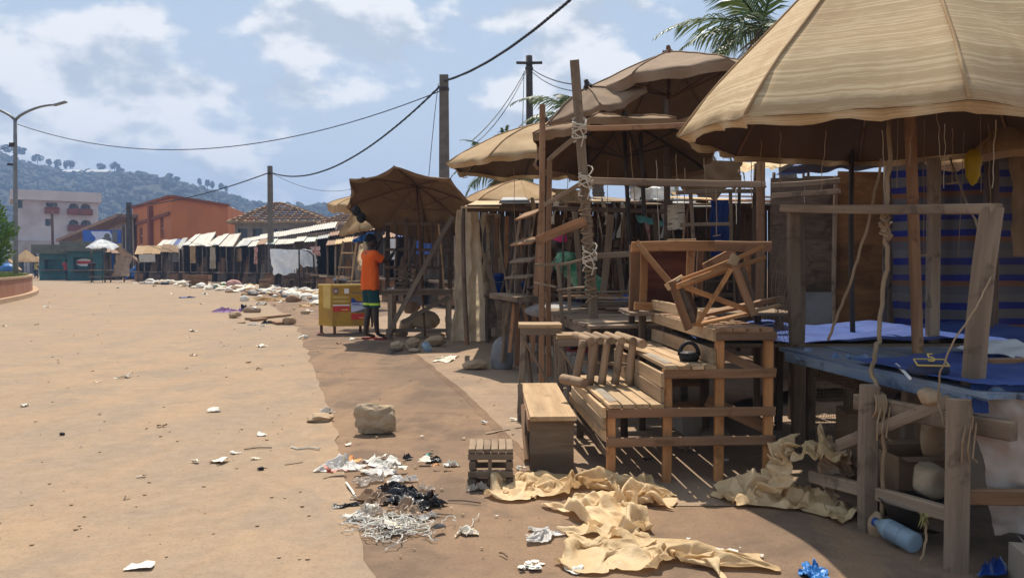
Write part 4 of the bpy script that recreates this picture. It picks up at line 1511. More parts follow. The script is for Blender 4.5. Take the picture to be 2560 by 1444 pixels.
# ------------------------------------------------------------------ umbrellas
def umbrella(label, apex, R_, drop, mat, n=8, tilt=(0, 0, 1), rot=0.0, base=None, prof=1.3, scallop=.05, sag=.04, seed=0, valance=0.0, crush=.03, polemat='metal_dark', poler=.022, ns=10, nr=14, lift=None, group='market umbrellas', shade_brown='shade_brown'):
    """ribbed market umbrella: gored canopy, seams, ribs, stretchers, pole"""
    apex = Vector(apex)
    Tm = Vector((0, 0, 1)).rotation_difference(Vector(tilt).normalized()).to_matrix()
    foot = base if base is not None else Vector((apex.x, apex.y, 0))
    t = thing('market_umbrella', label, 'umbrella', foot, group)
    def surf(a, r):
        """a in ribs units, r 0..1, local point"""
        k = math.floor(a)
        f = a - k
        ang = rot + 2 * math.pi * a / n
        mid = math.sin(f * math.pi)
        half = math.pi / n
        chord = math.cos(half) / math.cos((f - .5) * 2 * half)
        rad = R_ * r * (1 + (chord - 1) * min(1, r * 1.5)) * (1 - scallop * mid * r ** 4)
        z = -drop * (r ** prof) - sag * mid * math.sin(r * math.pi * .8) - .05 * drop * max(0, r - .85) / .15
        q = Vector((rad * math.cos(ang), rad * math.sin(ang), z))
        z += crush * R_ * fbm(Vector((q.x * 1.6 / R_, q.y * 1.6 / R_, seed)), 3) * r
        z += .012 * R_ * ridge(Vector((q.x * 4 / R_, q.y * 4 / R_, seed + 4)), 2) * r * mid
        if lift is not None:
            z += lift(ang % (2 * math.pi), r)
        q.z = z
        return q
    mb = MB()
    rad = []
    na = n * ns
    for j in range(nr + 1):
        for i in range(na + 1):
            q = surf(i / ns if i < na else 0.0, j / nr)
            mb.v.append(apex + Tm @ q)
            rad.append((j / nr * R_, i / ns * .5, 0))
    for j in range(nr):
        for i in range(na):
            a = j * (na + 1) + i
            mb.f.append([a, a + 1, a + na + 2, a + na + 1])
            mb.m.append(0)
    nb = len(mb.v)
    if valance:
        m = 3
        for j in range(1, m + 1):
            for i in range(na + 1):
                q = surf(i / ns if i < na else 0.0, 1.0)
                s = j / m
                ii = i % na
                q.z -= valance * s * (1 + .5 * noise.noise(Vector((ii * .35, seed, 1))))
                k = 1 + .03 * s * math.sin(ii * 1.1 + seed) - .03 * s
                mb.v.append(apex + Tm @ Vector((q.x * k, q.y * k, q.z)))
                rad.append((R_ + valance * s, i / ns * .5, 0))
        for j in range(m):
            for i in range(na):
                a = (nb - (na + 1)) + i if j == 0 else nb + (j - 1) * (na + 1) + i
                b = nb + j * (na + 1) + i
                mb.f.append([a, a + 1, b + 1, b])
                mb.m.append(0)
    me = mb.mesh('canopy', mat, foot, True)
    at_ = me.attributes.new('radial', 'FLOAT_VECTOR', 'POINT')
    at_.data.foreach_set('vector', [c for q in rad for c in q])
    can = bpy.data.objects.new('canopy', me)
    COL.objects.link(can)
    can.parent = t
    if shade_brown:  # added inner shell, dark because underside shade is painted into it
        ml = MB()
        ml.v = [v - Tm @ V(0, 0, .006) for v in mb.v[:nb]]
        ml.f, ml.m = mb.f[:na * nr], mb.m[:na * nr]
        part('shade_brown', ml, shade_brown, can, True)
    for k in range(n):
        mb = MB()
        mb.tube([apex + Tm @ (surf(k + .0001, j / 10) + V(0, 0, .006)) for j in range(11)], .008, 5)
        part('seam', mb, mat if mat != 'canvas_stripe' else 'canvas_pale', can, True)
        mb = MB()
        mb.tube([apex + Tm @ (surf(k + .0001, .03 + .95 * j / 8) - V(0, 0, .03)) for j in range(9)], .008, 5)
        rb = part('rib', mb, polemat, t, True)
        mb = MB()
        mb.tube([apex + Tm @ (surf(k + .0001, .52) - V(0, 0, .04)), apex + Tm @ V(0, 0, -drop * .85 - .12)], .007, 4)
        part('stretcher', mb, polemat, rb)
    mb = MB()
    ax = Tm @ V(0, 0, 1)
    mb.lathe(apex - ax * .01, [(.05, 0), (.055, .02), (.03, .05), (.022, .09), (.005, .1)], 8, ax)
    part('finial', mb, polemat, t)
    rpole('pole', t, foot, apex - ax * .02, poler, poler, polemat, 8, .002)
    return t

# the big sun-bleached striped umbrella over the blue stall
def lift1(a, r):
    return (.10 if math.sin(a) < 0 else -.03) * math.sin(a) * r
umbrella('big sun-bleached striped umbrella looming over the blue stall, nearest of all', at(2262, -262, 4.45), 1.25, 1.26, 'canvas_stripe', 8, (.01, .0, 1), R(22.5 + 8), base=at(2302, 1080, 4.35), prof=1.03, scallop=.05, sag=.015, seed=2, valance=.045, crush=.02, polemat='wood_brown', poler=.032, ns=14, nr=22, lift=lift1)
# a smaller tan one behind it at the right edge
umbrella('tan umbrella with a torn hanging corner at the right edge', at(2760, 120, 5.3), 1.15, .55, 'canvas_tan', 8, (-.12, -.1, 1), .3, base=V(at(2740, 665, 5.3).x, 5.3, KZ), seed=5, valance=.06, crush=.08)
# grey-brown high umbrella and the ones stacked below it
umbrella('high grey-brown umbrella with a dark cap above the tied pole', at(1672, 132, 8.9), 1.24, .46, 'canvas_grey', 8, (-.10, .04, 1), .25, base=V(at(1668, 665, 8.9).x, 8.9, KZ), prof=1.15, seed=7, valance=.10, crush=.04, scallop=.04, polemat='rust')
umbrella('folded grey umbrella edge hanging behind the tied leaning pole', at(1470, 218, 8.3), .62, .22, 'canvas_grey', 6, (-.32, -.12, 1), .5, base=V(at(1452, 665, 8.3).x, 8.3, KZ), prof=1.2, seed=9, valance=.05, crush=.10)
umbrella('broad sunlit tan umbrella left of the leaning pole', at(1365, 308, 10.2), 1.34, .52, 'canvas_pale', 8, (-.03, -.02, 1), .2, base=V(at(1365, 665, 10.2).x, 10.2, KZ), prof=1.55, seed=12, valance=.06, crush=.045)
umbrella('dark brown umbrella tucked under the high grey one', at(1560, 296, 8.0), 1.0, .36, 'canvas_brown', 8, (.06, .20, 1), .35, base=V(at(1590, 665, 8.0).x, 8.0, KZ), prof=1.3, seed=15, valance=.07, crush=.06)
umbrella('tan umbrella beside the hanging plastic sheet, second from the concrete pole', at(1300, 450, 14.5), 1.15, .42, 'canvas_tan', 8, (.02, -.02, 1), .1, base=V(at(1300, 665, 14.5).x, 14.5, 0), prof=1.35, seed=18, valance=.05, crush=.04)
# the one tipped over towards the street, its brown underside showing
umbrella('brown umbrella tipped over with its underside facing the street', at(1042, 462, 12.9), 1.16, .42, 'canvas_brown', 8, (.10, .50, 1), .62, base=V(at(1062, 665, 12.55).x, 12.55, .05), prof=1.3, seed=21, valance=.03, crush=.05, polemat='rust', poler=.018, shade_brown='shade_brown_pale')
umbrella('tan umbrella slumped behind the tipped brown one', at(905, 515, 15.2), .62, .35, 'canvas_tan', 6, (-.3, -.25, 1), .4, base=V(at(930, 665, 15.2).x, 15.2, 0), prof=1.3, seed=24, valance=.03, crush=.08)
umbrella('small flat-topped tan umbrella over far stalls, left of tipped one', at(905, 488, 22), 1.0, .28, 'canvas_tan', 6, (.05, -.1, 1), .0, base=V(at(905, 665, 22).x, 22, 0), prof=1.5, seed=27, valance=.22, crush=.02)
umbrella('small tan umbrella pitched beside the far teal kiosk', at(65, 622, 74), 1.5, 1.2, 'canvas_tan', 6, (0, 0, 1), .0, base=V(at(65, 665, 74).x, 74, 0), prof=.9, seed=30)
umbrella('second small tan umbrella by the far teal kiosk', at(92, 640, 76), 1.0, .5, 'canvas_pale', 6, (0, 0, 1), .3, base=V(at(92, 665, 76).x, 76, 0), prof=1.0, seed=33)
# dark cap on the high grey umbrella, dark bundles tied to the tipped one
p = at(1668, 130, 8.9)
mb = MB()
drape(mb, HEAP, p + V(0, 0, -.05), .2, .16, .1, 1)
solo('tip_cloth', mb, 'panel_red', 'dark cloth tied over the tip of high grey umbrella', 'cloth')
for px, py, lab in ((890, 518, 'round dark bundle hung at the tipped umbrella, upper'), (903, 535, 'round dark bundle hung at the tipped umbrella, lower')):
    mb = MB()
    blob(mb, at(px, py, 12.5) - V(0, 0, .06), .07, .07, .08, px, 3, .3, 2, False)
    solo('bundle', mb, 'rubber', lab, 'bundle')

# ------------------------------------------------------------------ the blue stall at the right
g1 = thing('blue_stall', 'rough timber stall with blue-painted tabletop under the big striped umbrella', 'market stall', V(2.2, 3.8, 0))
TZ = .71
A, B = gp(1968, 872, TZ), gp(2425, 972, TZ)
ex = V(1, .02, 0)
n = 9
for i in range(n):
    u0 = i / n
    o = ex * (u0 * 1.25)
    beam('plank', g1, A + o + ex * .065 + V(0, .15, -.012 + rnd(-.004, .004)), B + o * 1.02 + ex * .065 + V(0, -.1, -.012 + rnd(-.004, .004)), .128, .024, 'board_blue')
for a, b, w in [(A + V(0, 0, -.06), B + V(0, 0, -.06), .05), (A + V(1.2, 0, -.06), B + V(1.2, 0, -.06), .05)]:
    beam('apron', g1, a + V(0, 0, .015), b + V(0, 0, .015), .03, .055, 'board_blue')
def post_at(px, pyb, ztop, w=.075, name='leg', mat='wood_grey', z0=0.0, lean=(0, 0)):
    b = gp(px, pyb, z0)
    return beam(name, g1, b, b + V(lean[0], lean[1], ztop - z0), w, w * .85, mat, (0, 1, 0))
post_at(2390, 1425, .68)
post_at(2170, 1325, .66)
post_at(1995, 1130, .69)
post_at(2025, 1110, .67, .06)
post_at(2270, 1240, .66, .06)
pb = V(3.0, 3.2, 0)
beam('leg', g1, pb, pb + V(0, 0, .66), .07, .07, 'wood_grey', (0, 1, 0))
# goalpost frame standing on the table
L0, L1 = at(1990, 860, 4.62), at(1985, 515, 4.62)
Q0, Q1 = at(2432, 965, 3.16), at(2480, 520, 3.2)
beam('post', g1, L0, L1, .07, .05, 'wood_grey', (0, 1, 0))
beam('post', g1, L0 + V(.06, .1, -.1), L1 + V(.06, .1, 0), .05, .04, 'wood_grey', (0, 1, 0))
beam('post', g1, Q0, Q1, .075, .06, 'wood_grey', (0, 1, 0))
beam('crossbar', g1, at(1960, 520, 4.65), at(2492, 522, 3.17), .06, .045, 'wood_grey')
# rails and braces low down
def bb(name, a, b, Ya, Yb, w, t_, mat='wood_grey', up=(0, 0, 1), par=None):
    return beam(name, par if par is not None else g1, at(a[0], a[1], Ya), at(b[0], b[1], Yb), w, t_, mat, up)
bb('rail', (2142, 1003), (2535, 1078), 3.62, 2.92, .05, .075)
bb('brace', (2100, 1112), (2425, 985), 3.62, 3.1, .04, .055, 'wood_grey')
bb('rail', (2030, 1190), (2402, 1292), 3.85, 3.04, .04, .06)
bb('rail', (2035, 1208), (2390, 1318), 3.92, 3.1, .04, .07, 'wood_dark')
bb('rail', (2375, 1238), (2600, 1242), 3.02, 2.95, .035, .06, 'wood_brown')
bb('brace', (2040, 925), (2230, 985), 4.4, 4.6, .05, .07, 'wood_dark')
bb('rail', (2110, 960), (2300, 970), 4.6, 4.3, .05, .06, 'wood_dark')
bb('post', (2132, 840), (2130, 335), 5.6, 5.6, .03, .03, 'metal_dark', (0, 1, 0))
bb('post', (2330, 905), (2335, 395), 5.0, 5.0, .075, .05, 'wood_grey', (0, 1, 0))
bb('post', (2470, 905), (2478, 335), 5.6, 5.6, .07, .05, 'wood_dark', (0, 1, 0))
# blue sheets on and behind the table
mb = MB()
cloth(mb, gp(2135, 905, TZ + .012), gp(2432, 968, TZ + .015), gp(2700, 968, TZ + .02), gp(2500, 870, TZ + .015), 40, 30, .006, 2, .018, 3)
solo('blue_sheet', mb, 'tarp_blue', 'dusty blue plastic sheet spread over the near tabletop', 'tarpaulin', smooth=True)
for k_, (u_q, lab) in enumerate(((.15, 'worn blue plastic crumpled along the stall table edge, far half'), (.62, 'worn blue plastic crumpled along the stall table edge, near half'))):
    mb = MB()
    c_ = A.lerp(B, u_q + .15) + V(.10, 0, -.045)
    drape(mb, DRAG, c_, .85, .26, .085, math.atan2((B - A).y, (B - A).x) + .02, flip=bool(k_))
    smoothed(solo('blue_plastic', mb, 'tarp_worn', lab, 'tarpaulin', smooth=True))
mb = MB()
q0, q1 = gp(2425, 960, TZ + .02), gp(2700, 962, TZ + .02)
cloth(mb, q0, q1, q1 + V(0, -.02, -.12), q0 + V(0, -.02, -.11), 30, 6, .008, 3, .006, 5)
solo('blue_flap', mb, 'tarp_blue', 'blue sheet edge hanging over the near table end', 'tarpaulin', smooth=True)
g2 = thing('back_table', 'low wide table under a crinkled blue sheet behind the blue stall', 'table', V(2.4, 5.4, 0))
for x in (1.35, 2.2, 3.3):
    for y in (5.0, 6.0):
        beam('leg', g2, V(x, y, 0), V(x, y, .7), .06, .06, 'wood_dark', (0, 1, 0))
for i in range(6):
    y = 4.95 + i * .22
    beam('plank', g2, V(1.2, y, .70), V(3.6, y + .02, .70), .2, .025, 'wood_grey')
mb = MB()
cloth(mb, V(1.15, 4.85, .725), V(3.7, 4.85, .725), V(3.7, 6.2, .735), V(1.25, 6.2, .735), 60, 40, .012, 3, .022, 8)
part('blue_sheet', mb, 'tarp_blue', g2, True)
mb = MB()
cloth(mb, gp(2390, 872, TZ + .04), gp(2560, 905, TZ + .03), gp(2700, 880, TZ + .04), gp(2480, 848, TZ + .05), 24, 18, .012, 2, .02, 11)
solo('pale_sheet', mb, 'cloth_white', 'pale crinkled sheet glinting at the back of blue tabletop', 'sheet', smooth=True)
# things on and under the table
mb = MB()
blob(mb, gp(2322, 935, TZ + .02), .085, .06, .035, 4, 3, .15)
lb_ = thing('packet', 'dark folded packet with yellow lettering lying on blue tabletop', 'packet', gp(2322, 935, TZ + .02))
part('wrapper', mb, 'cloth_navy', lb_, True)
cu = bpy.data.curves.new('lettering', 'FONT')
cu.body = '5'
cu.size = .075
cu.extrude = .001
cu.materials.append(MATS['yellow_pale'])
tx0 = bpy.data.objects.new('tmp', cu)
COL.objects.link(tx0)
bpy.context.view_layer.update()
tme = bpy.data.meshes.new_from_object(tx0.evaluated_get(bpy.context.evaluated_depsgraph_get()))
bpy.data.objects.remove(tx0)
tx = bpy.data.objects.new('lettering', tme)
COL.objects.link(tx)
tx.parent = lb_
tx.location = (-.03, -.045, .062)
tx.rotation_euler = (R(35), 0, R(-12))
mb = MB()
fr = [V(-.075, -.05, .045), V(.05, -.07, .045), V(.085, .03, .06), V(-.04, .05, .06)]
for a, b in zip(fr, fr[1:] + fr[:1]):
    mb.tube([lb_.location + a, lb_.location + b], .004, 4)
part('yellow_border', mb, 'yellow_pale', lb_)
p = gp(2530, 905, TZ + .03)
mb = MB()
mb.bar(p - V(.12, 0, 0), p + V(.12, .05, 0), .06, .03)
solo('wood_offcut', mb, 'wood_brown', 'small wood offcut lying on the blue sheet near the edge', 'offcut')
mb = MB()
mb.tube([gp(2240, 910, TZ + .02), gp(2262, 930, TZ + .02), gp(2275, 945, TZ + .02)], .007, 6)
solo('marker_pen', mb, 'cloth_white', 'white pen-like stick lying on the blue table edge', 'stick')
mb = MB()
rock(mb, at(2335, 1010, 3.25), .075, .06, .045, 5, .3, 3)
solo('hanging_stone', mb, 'stone', 'pale stone tied up with rope under the blue table edge', 'stone', smooth=True)
for px, py, Y, s, lab, m in [(2330, 1085, 3.55, (.06, .05, .13), 'tall pale stone wedged between stall legs', 'stone'), (2325, 1200, 3.4, (.085, .07, .10), 'rounded boulder resting inside the stall rails', 'stone_pale'), (2190, 1318, 3.42, (.04, .035, .08), 'narrow upright stone hung by a cord below the rail', 'stone')]:
    mb = MB()
    rock(mb, at(px, py, Y) - V(0, 0, s[2] * .75), *s, int(px), .4, 3)
    solo('stall_stone', mb, m, lab, 'stone', smooth=True)
mb = MB()
rock(mb, gp(2262, 1262) + V(0, .08, 0), .16, .11, .10, 77, .1, 3, rough=.03)
solo('sandbag', mb, 'sack_white', 'rounded dusty sack lying under the stall rails', 'sack', smooth=True)
def carton(label, c, sx, sy, sz, rz, mat='cardboard'):
    t = thing('carton', label, 'box', c)
    mb = MB()
    M = Matrix.Rotation(rz, 3, 'Z')
    P = lambda x, y, z: c + M @ V(x * sx / 2, y * sy / 2, z * sz)
    for f in [((-1, -1), (1, -1)), ((1, -1), (1, 1)), ((1, 1), (-1, 1)), ((-1, 1), (-1, -1))]:
        quad(mb, P(*f[0], 0), P(*f[1], 0), P(*f[1], 1), P(*f[0], 1))
    quad(mb, P(-1, -1, .02), P(-1, 1, .02), P(1, 1, .02), P(1, -1, .02))
    part('shell', mb, mat, t)
    for f in [((-1, -1), (1, -1), (0, -1)), ((1, 1), (-1, 1), (0, 1))]:
        mb = MB()
        o = M @ V(0, f[2][1] * sy * .28, sz * rnd(-.08, .18))
        a, b = P(*f[0], 1), P(*f[1], 1)
        quad(mb, a, b, b + o, a + o)
        part('flap', mb, mat, t)
    return t
carton('brown cardboard box pushed under the blue stall', at(2280, 1215, 3.75) - V(.0, 0, .02), .30, .25, .2, .1)
carton('second cardboard box standing deep under the blue stall', V(2.15, 4.5, 0), .4, .3, .35, -.2)
mb = MB()
cloth(mb, V(1.83, 3.02, .69), V(2.6, 2.86, .67), V(2.62, 2.84, .20), V(1.93, 3.02, .12), 40, 40, .02, 2.5, .045, 21, hem=.05)
solo('white_sack_sheet', mb, 'sack_white', 'stained white sacking hung under the near end of blue table', 'sheet', smooth=True)
mb = MB()
drape(mb, HEAP, V(2.4, 3.0, .10), .8, .5, .42, .6)
solo('big_sack', mb, 'sack_white', 'big slumped sack behind the low rail at right edge', 'sack', smooth=True)
mb = MB()
mb.box(V(2.55, 2.55, .07), 1.4, .5, .14, -.2)
ks = solo('stone_step', mb, 'concrete', 'earthy concrete step at the bottom right corner', 'step')
# basin rim seen through the rails
mb = MB()
mb.lathe(at(2300, 1255, 3.35) - V(0, 0, .10), [(.01, 0), (.11, 0), (.16, .10), (.168, .105), (.155, .1), (.105, .01)], 24)
solo('basin', mb, 'metal_dark', 'shallow dark basin tucked behind the stall rails', 'basin', smooth=True)
def bottle(label, c, axis, L, r, mat='bottle'):
    t = thing('plastic_bottle', label, 'bottle', c)
    ax = Vector(axis).normalized()
    mb = MB()
    pr = [(.002, 0), (r * .8, 0), (r, L * .04)]
    for i in range(6):
        z = L * (.08 + .085 * i)
        pr += [(r, z), (r * .94, z + L * .03), (r, z + L * .06)]
    pr += [(r, L * .66), (r * .75, L * .78), (r * .38, L * .88), (r * .36, L * .95)]
    mb.lathe(c, pr, 14, ax)
    part('body', mb, mat, t, True)
    mb = MB()
    mb.lathe(c + ax * L * .94, [(r * .42, 0), (r * .42, L * .06), (.002, L * .06)], 12, ax)
    part('cap', mb, 'plastic_blue', t)
    mb = MB()
    mb.lathe(c + ax * L * .3, [(r * 1.02, 0), (r * 1.02, L * .28)], 14, ax)
    part('paper_label', mb, 'glass_blue', t, True)
bottle('crushed blue-tinted water bottle lying under the stall', gp(2290, 1385) + V(0, 0, .045), (-.35, .9, .12), .22, .045)
bottle('clear plastic bottle lying among the stones by the street', gp(1070, 880) + V(0, 0, .05), (-.3, .9, .2), .22, .06)
mb = MB()
drape(mb, HEAP, gp(2040, 1436), .17, .13, .05, 1.1)
solo('blue_bag', mb, 'tarp_bright', 'crumpled bright blue plastic bag at bottom of the picture', 'bag', smooth=True)
mb = MB()
cloth(mb, gp(2440, 1440, .02), gp(2520, 1440, .02), gp(2505, 1395, .03), gp(2465, 1400, .03), 10, 8, .01, 2, .01, 3)
solo('blue_paper', mb, 'plastic_blue', 'scrap of dark blue sheet beside the near stall leg', 'scrap', smooth=True)

# ------------------------------------------------------------------ goods, backdrop behind the blue stall
g3 = thing('plywood_booth', 'closed booth of brown plywood and dark boards behind blue table', 'booth', V(at(2050, 665, 7.2).x, 7.2, KZ))
def panel(par, name, a, b, Ya, Yb, mat, th=.02):
    """upright sheet between two photo columns, a=(px,top,bottom)"""
    pa, pb = at(a[0], 665, Ya), at(b[0], 665, Yb)
    za, zb = at(a[0], a[1], Ya).z, at(b[0], b[1], Yb).z
    zla, zlb = max(KZ, at(a[0], a[2], Ya).z), max(KZ, at(b[0], b[2], Yb).z)
    mb = MB()
    d = (pb - pa).normalized()
    nn = Vector((d.y, -d.x, 0)) * th
    P = [V(pa.x, pa.y, zla), V(pb.x, pb.y, zlb), V(pb.x, pb.y, zb), V(pa.x, pa.y, za)]
    mb.add(P + [p - nn for p in P], [(0, 1, 2, 3), (7, 6, 5, 4), (0, 4, 5, 1), (1, 5, 6, 2), (2, 6, 7, 3), (3, 7, 4, 0)])
    return part(name, mb, mat, par)
panel(g3, 'plywood_sheet', (2092, 428, 1000), (2218, 430, 1000), 7.0, 6.9, 'plywood')
panel(g3, 'board_panel', (1925, 445, 1000), (2008, 445, 1000), 7.2, 7.15, 'wood_dark')
panel(g3, 'board_panel', (2010, 440, 1000), (2088, 440, 1000), 7.14, 7.08, 'wood_dark')
panel(g3, 'lower_sheet', (2010, 730, 900), (2082, 730, 900), 7.0, 6.95, 'bag_grey')
beam('post', g3, V(at(2087, 665, 6.95).x, 6.95, KZ), at(2090, 440, 6.95), .03, .04, 'wood_grey', (0, 1, 0))
for py in (452, 478):
    beam('rail', g3, at(1930, py + 12, 6.9), at(2100, py, 6.8), .05, .05, 'wood_grey')
g4 = thing('striped_tarp_booth', 'booth walled with dirty blue, grey and orange striped tarpaulin', 'booth', V(at(2350, 665, 6.3).x, 6.3, KZ))
mb = MB()
cloth(mb, at(2232, 395, 6.4), at(2480, 385, 6.0), at(2482, 905, 6.0), at(2226, 905, 6.4), 50, 60, .035, 3.2, .02, 14)
part('striped_tarpaulin', mb, 'cloth_striped', g4, True)
mb = MB()
cloth(mb, at(2482, 380, 6.2), at(2700, 380, 6.6), at(2700, 905, 6.6), at(2484, 905, 6.2), 40, 50, .03, 2.2, .02, 31)
part('striped_tarpaulin', mb, 'cloth_striped', g4, True)
for px, Y in ((2228, 6.5), (2484, 6.1), (2620, 6.1)):
    beam('post', g4, V(at(px, 665, Y).x, Y, KZ), at(px, 380, Y), .06, .06, 'wood_dark', (0, 1, 0))
beam('roof_beam', g4, at(2225, 390, 6.5), at(2680, 382, 6.1), .06, .08, 'wood_dark')
mb = MB()
cloth(mb, at(2525, 380, 5.2), at(2640, 380, 5.2), at(2640, 640, 5.2), at(2530, 640, 5.2), 14, 24, .02, 2, .015, 4)
solo('brown_curtain', mb, 'canvas_brown', 'dark brown curtain hung at the right edge of the stalls', 'curtain', smooth=True)
# sheet roofs behind
def roofsheet(name, label, pts, mat, seed, amp=.03, sup=None):
    t = thing(name, label, 'canopy', V(sum(p.x for p in pts) / 4, sum(p.y for p in pts) / 4, 0))
    mb = MB()
    cloth(mb, *pts, 36, 26, amp, 2.5, amp * .9, seed)
    part('sheet', mb, mat, t, True)
    for p in pts:
        rpole('support', t, V(p.x, p.y, KZ), p - V(0, 0, .03), .025, .02, 'wood_dark', 6)
    return t
roofsheet('sheet_roof', 'bright cream sheet roof behind the stalls, beside blue one', [at(1850, 432, 9.6), at(1935, 425, 9.3), at(2010, 392, 11.5), at(1848, 405, 11.5)], 'tarp_cream', 2)
roofsheet('sheet_roof', 'blue and white tarpaulin roof over the plywood booth', [at(1935, 440, 8.0), at(2225, 425, 7.4), at(2240, 392, 10.5), at(2020, 398, 10.5)], 'tarp_blue', 6)
roofsheet('sheet_roof', 'white sheet roof showing below the striped umbrella rim', [at(2265, 388, 8), at(2420, 392, 8), at(2430, 362, 11), at(2275, 358, 11)], 'cloth_white', 9)
roofsheet('sheet_roof', 'added brown canvas roof shading the striped tarpaulin booth', [at(2215, 372, 6.0), at(2720, 352, 5.5), V(5.2, 9.2, 2.5), V(2.9, 9.2, 2.45)], 'canvas_brown', 19)  # added roof, mostly hidden, put there to block sun from the stripes
# deep shade: closed board backs of the stalls further in
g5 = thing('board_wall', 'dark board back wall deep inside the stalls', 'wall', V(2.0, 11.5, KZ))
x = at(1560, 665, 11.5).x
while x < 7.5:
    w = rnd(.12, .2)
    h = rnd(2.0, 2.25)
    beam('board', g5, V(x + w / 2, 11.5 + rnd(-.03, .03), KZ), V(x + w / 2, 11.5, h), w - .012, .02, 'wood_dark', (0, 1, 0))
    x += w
# yellow bag, hanging cords
mb = MB()
p = at(2432, 405, 4.9)
mb.lathe(p - V(0, 0, .12), [(.005, -.03), (.022, -.015), (.038, .03), (.045, .08), (.05, .14), (.03, .18), (.012, .2)], 14)
for v in mb.v:
    v += Vector((noise.noise(v * 14) * .015, noise.noise(v * 14 + V(5, 0, 0)) * .015, 0))
solo('yellow_bag', mb, 'yellow_bag', 'yellow plastic bag hanging under the striped umbrella', 'bag', smooth=True)
hang = [(2065, 325, 480, 4.0), (2205, 325, 560, 4.3), (2245, 300, 470, 3.9), (2285, 260, 415, 3.6), (2310, 300, 640, 4.4), (2342, 275, 400, 3.5), (2362, 310, 470, 4.2), (2380, 320, 460, 4.5), (2410, 330, 640, 4.8), (2452, 290, 480, 4.0), (2470, 310, 520, 4.4), (2490, 300, 470, 4.1),
        (1902, 350, 470, 5.4), (1950, 330, 460, 5.2), (1878, 400, 520, 6.4), (1760, 395, 560, 7), (1690, 385, 520, 7.4), (1640, 400, 600, 7.3), (1575, 350, 520, 7.6), (1520, 400, 590, 8.2), (1420, 400, 545, 8.6), (1284, 420, 690, 9.6), (1175, 420, 445, 10), (1712, 420, 600, 7.2), (1790, 470, 590, 6.8), (1840, 470, 560, 6.6)]
cords = {}
for i, (px, y0, y1, Y) in enumerate(sorted(hang)):
    mb = MB()
    a, b = at(px, y0, Y), at(px + rnd(-14, 14), y1, Y)
    mb.tube(sagline(a, b, 0, 12, .012, i), rnd(.0016, .003) * Y / 4.5, 5)
    if i % 3 == 0:
        mb.bar(b - V(.035, 0, 0), b + V(.035, 0, .01), .008, .008)
    lab = 'loose cord dangling under the striped umbrella' if px > 2000 else 'loose cord dangling among the stall frames in the middle'
    cords[lab] = cords.get(lab, 0) + 1
    lab = ORD[cords[lab] - 1] + ' ' + lab + ', from the left'
    solo('dangling_string', mb, 'rope' if i % 5 else 'rope_pale', lab, 'cord', 'cords dangling from the canopies')
def ropeobj(label, pts, r, mat='rope', seg=6):
    mb = MB()
    P = []
    for a, b in zip(pts[:-1], pts[1:]):
        for k in range(6):
            u = k / 6
            P.append(a.lerp(b, u) + V(noise.noise(a * 9 + V(u * 5, 0, 0)), 0, noise.noise(a * 7 + V(0, u * 5, 0))) * r * 1.5)
    P.append(pts[-1])
    mb.tube(P, r, seg)
    return solo('rope', mb, mat, label, 'rope', smooth=True)
ropeobj('knotted thick rope hanging before the striped tarpaulin down to the rail', [at(2225, 300, 3.9), at(2222, 470, 3.85), at(2212, 560, 3.85), at(2218, 650, 3.8), at(2205, 760, 3.8), at(2195, 850, 3.75), at(2178, 925, 3.6), at(2205, 1010, 3.45), at(2208, 1150, 3.42), at(2205, 1290, 3.42)], .011)
mb = MB()
for k in range(7):
    a = at(2212 + rnd(-8, 8), 535, 3.83)
    b = at(2210 + rnd(-14, 14), 600, 3.83)
    mb.tube(sagline(a, b, -.02 * rnd(-1, 1), 6, .05, k), .008, 5)
solo('rope_knot', mb, 'rope', 'tangled knot in the thick rope below the crossbar', 'rope')
ropeobj('rope slanting from the umbrella down to the blue tabletop', [at(2205, 395, 4.2), at(2170, 560, 4.2), at(2130, 690, 4.2), at(2090, 800, 4.2), at(2070, 850, 4.2)], .008)
ropeobj('pale cord looping from the frame post to the hanging stone', [at(2478, 690, 3.15), at(2440, 770, 3.1), at(2385, 850, 3.1), at(2350, 930, 3.12), at(2345, 1000, 3.15), at(2362, 1060, 3.1)], .0038, 'rope')
ropeobj('thin cord slanting from the umbrella to the frame post', [at(2375, 395, 4.4), at(2410, 490, 4.0), at(2450, 580, 3.4)], .005)
ropeobj('cord with dry leaves hanging off the low rail to the ground', [at(2310, 1280, 3.08), at(2318, 1350, 3.06), at(2300, 1405, 3.05)], .005)
mb = MB()
for k in range(26):
    a = at(2310 + rnd(-6, 6), 1290 + rnd(-8, 8), 3.06)
    b = a + V(rnd(-.025, .025), rnd(-.02, .0), rnd(-.05, .01))
    s = V(rnd(-1, 1), 0, rnd(-1, 1)).normalized() * .008
    mb.add([a - s, a + s, b], [(0, 1, 2)])
solo('dry_leaf_bunch', mb, 'palm_leaf_dry', 'small bunch of wilted leaves tied to the low rail', 'leaves')
for (px, py, Y, lab) in [(2192, 1012, 3.45, 'rope lashing round the stall rail, beside the middle leg'), (2400, 1052, 3.02, 'rope lashing round the stall rail at the near leg')]:
    mb = MB()
    c = at(px, py, Y)
    for k in range(5):
        pts = [c + V((k - 2) * .011 + .004 * math.sin(a), math.cos(a) * .045, math.sin(a) * .055) for a in [i * .7 for i in range(10)]]
        mb.tube(pts, .005, 5)
    for k in range(3):
        mb.tube([c + V(.02 * k, -.04, 0), c + V(.02 * k - .03, -.07, -.07 - .03 * k), c + V(.03 * k - .02, -.05, -.15)], .004, 5)
    solo('lashing', mb, 'rope', lab, 'rope')
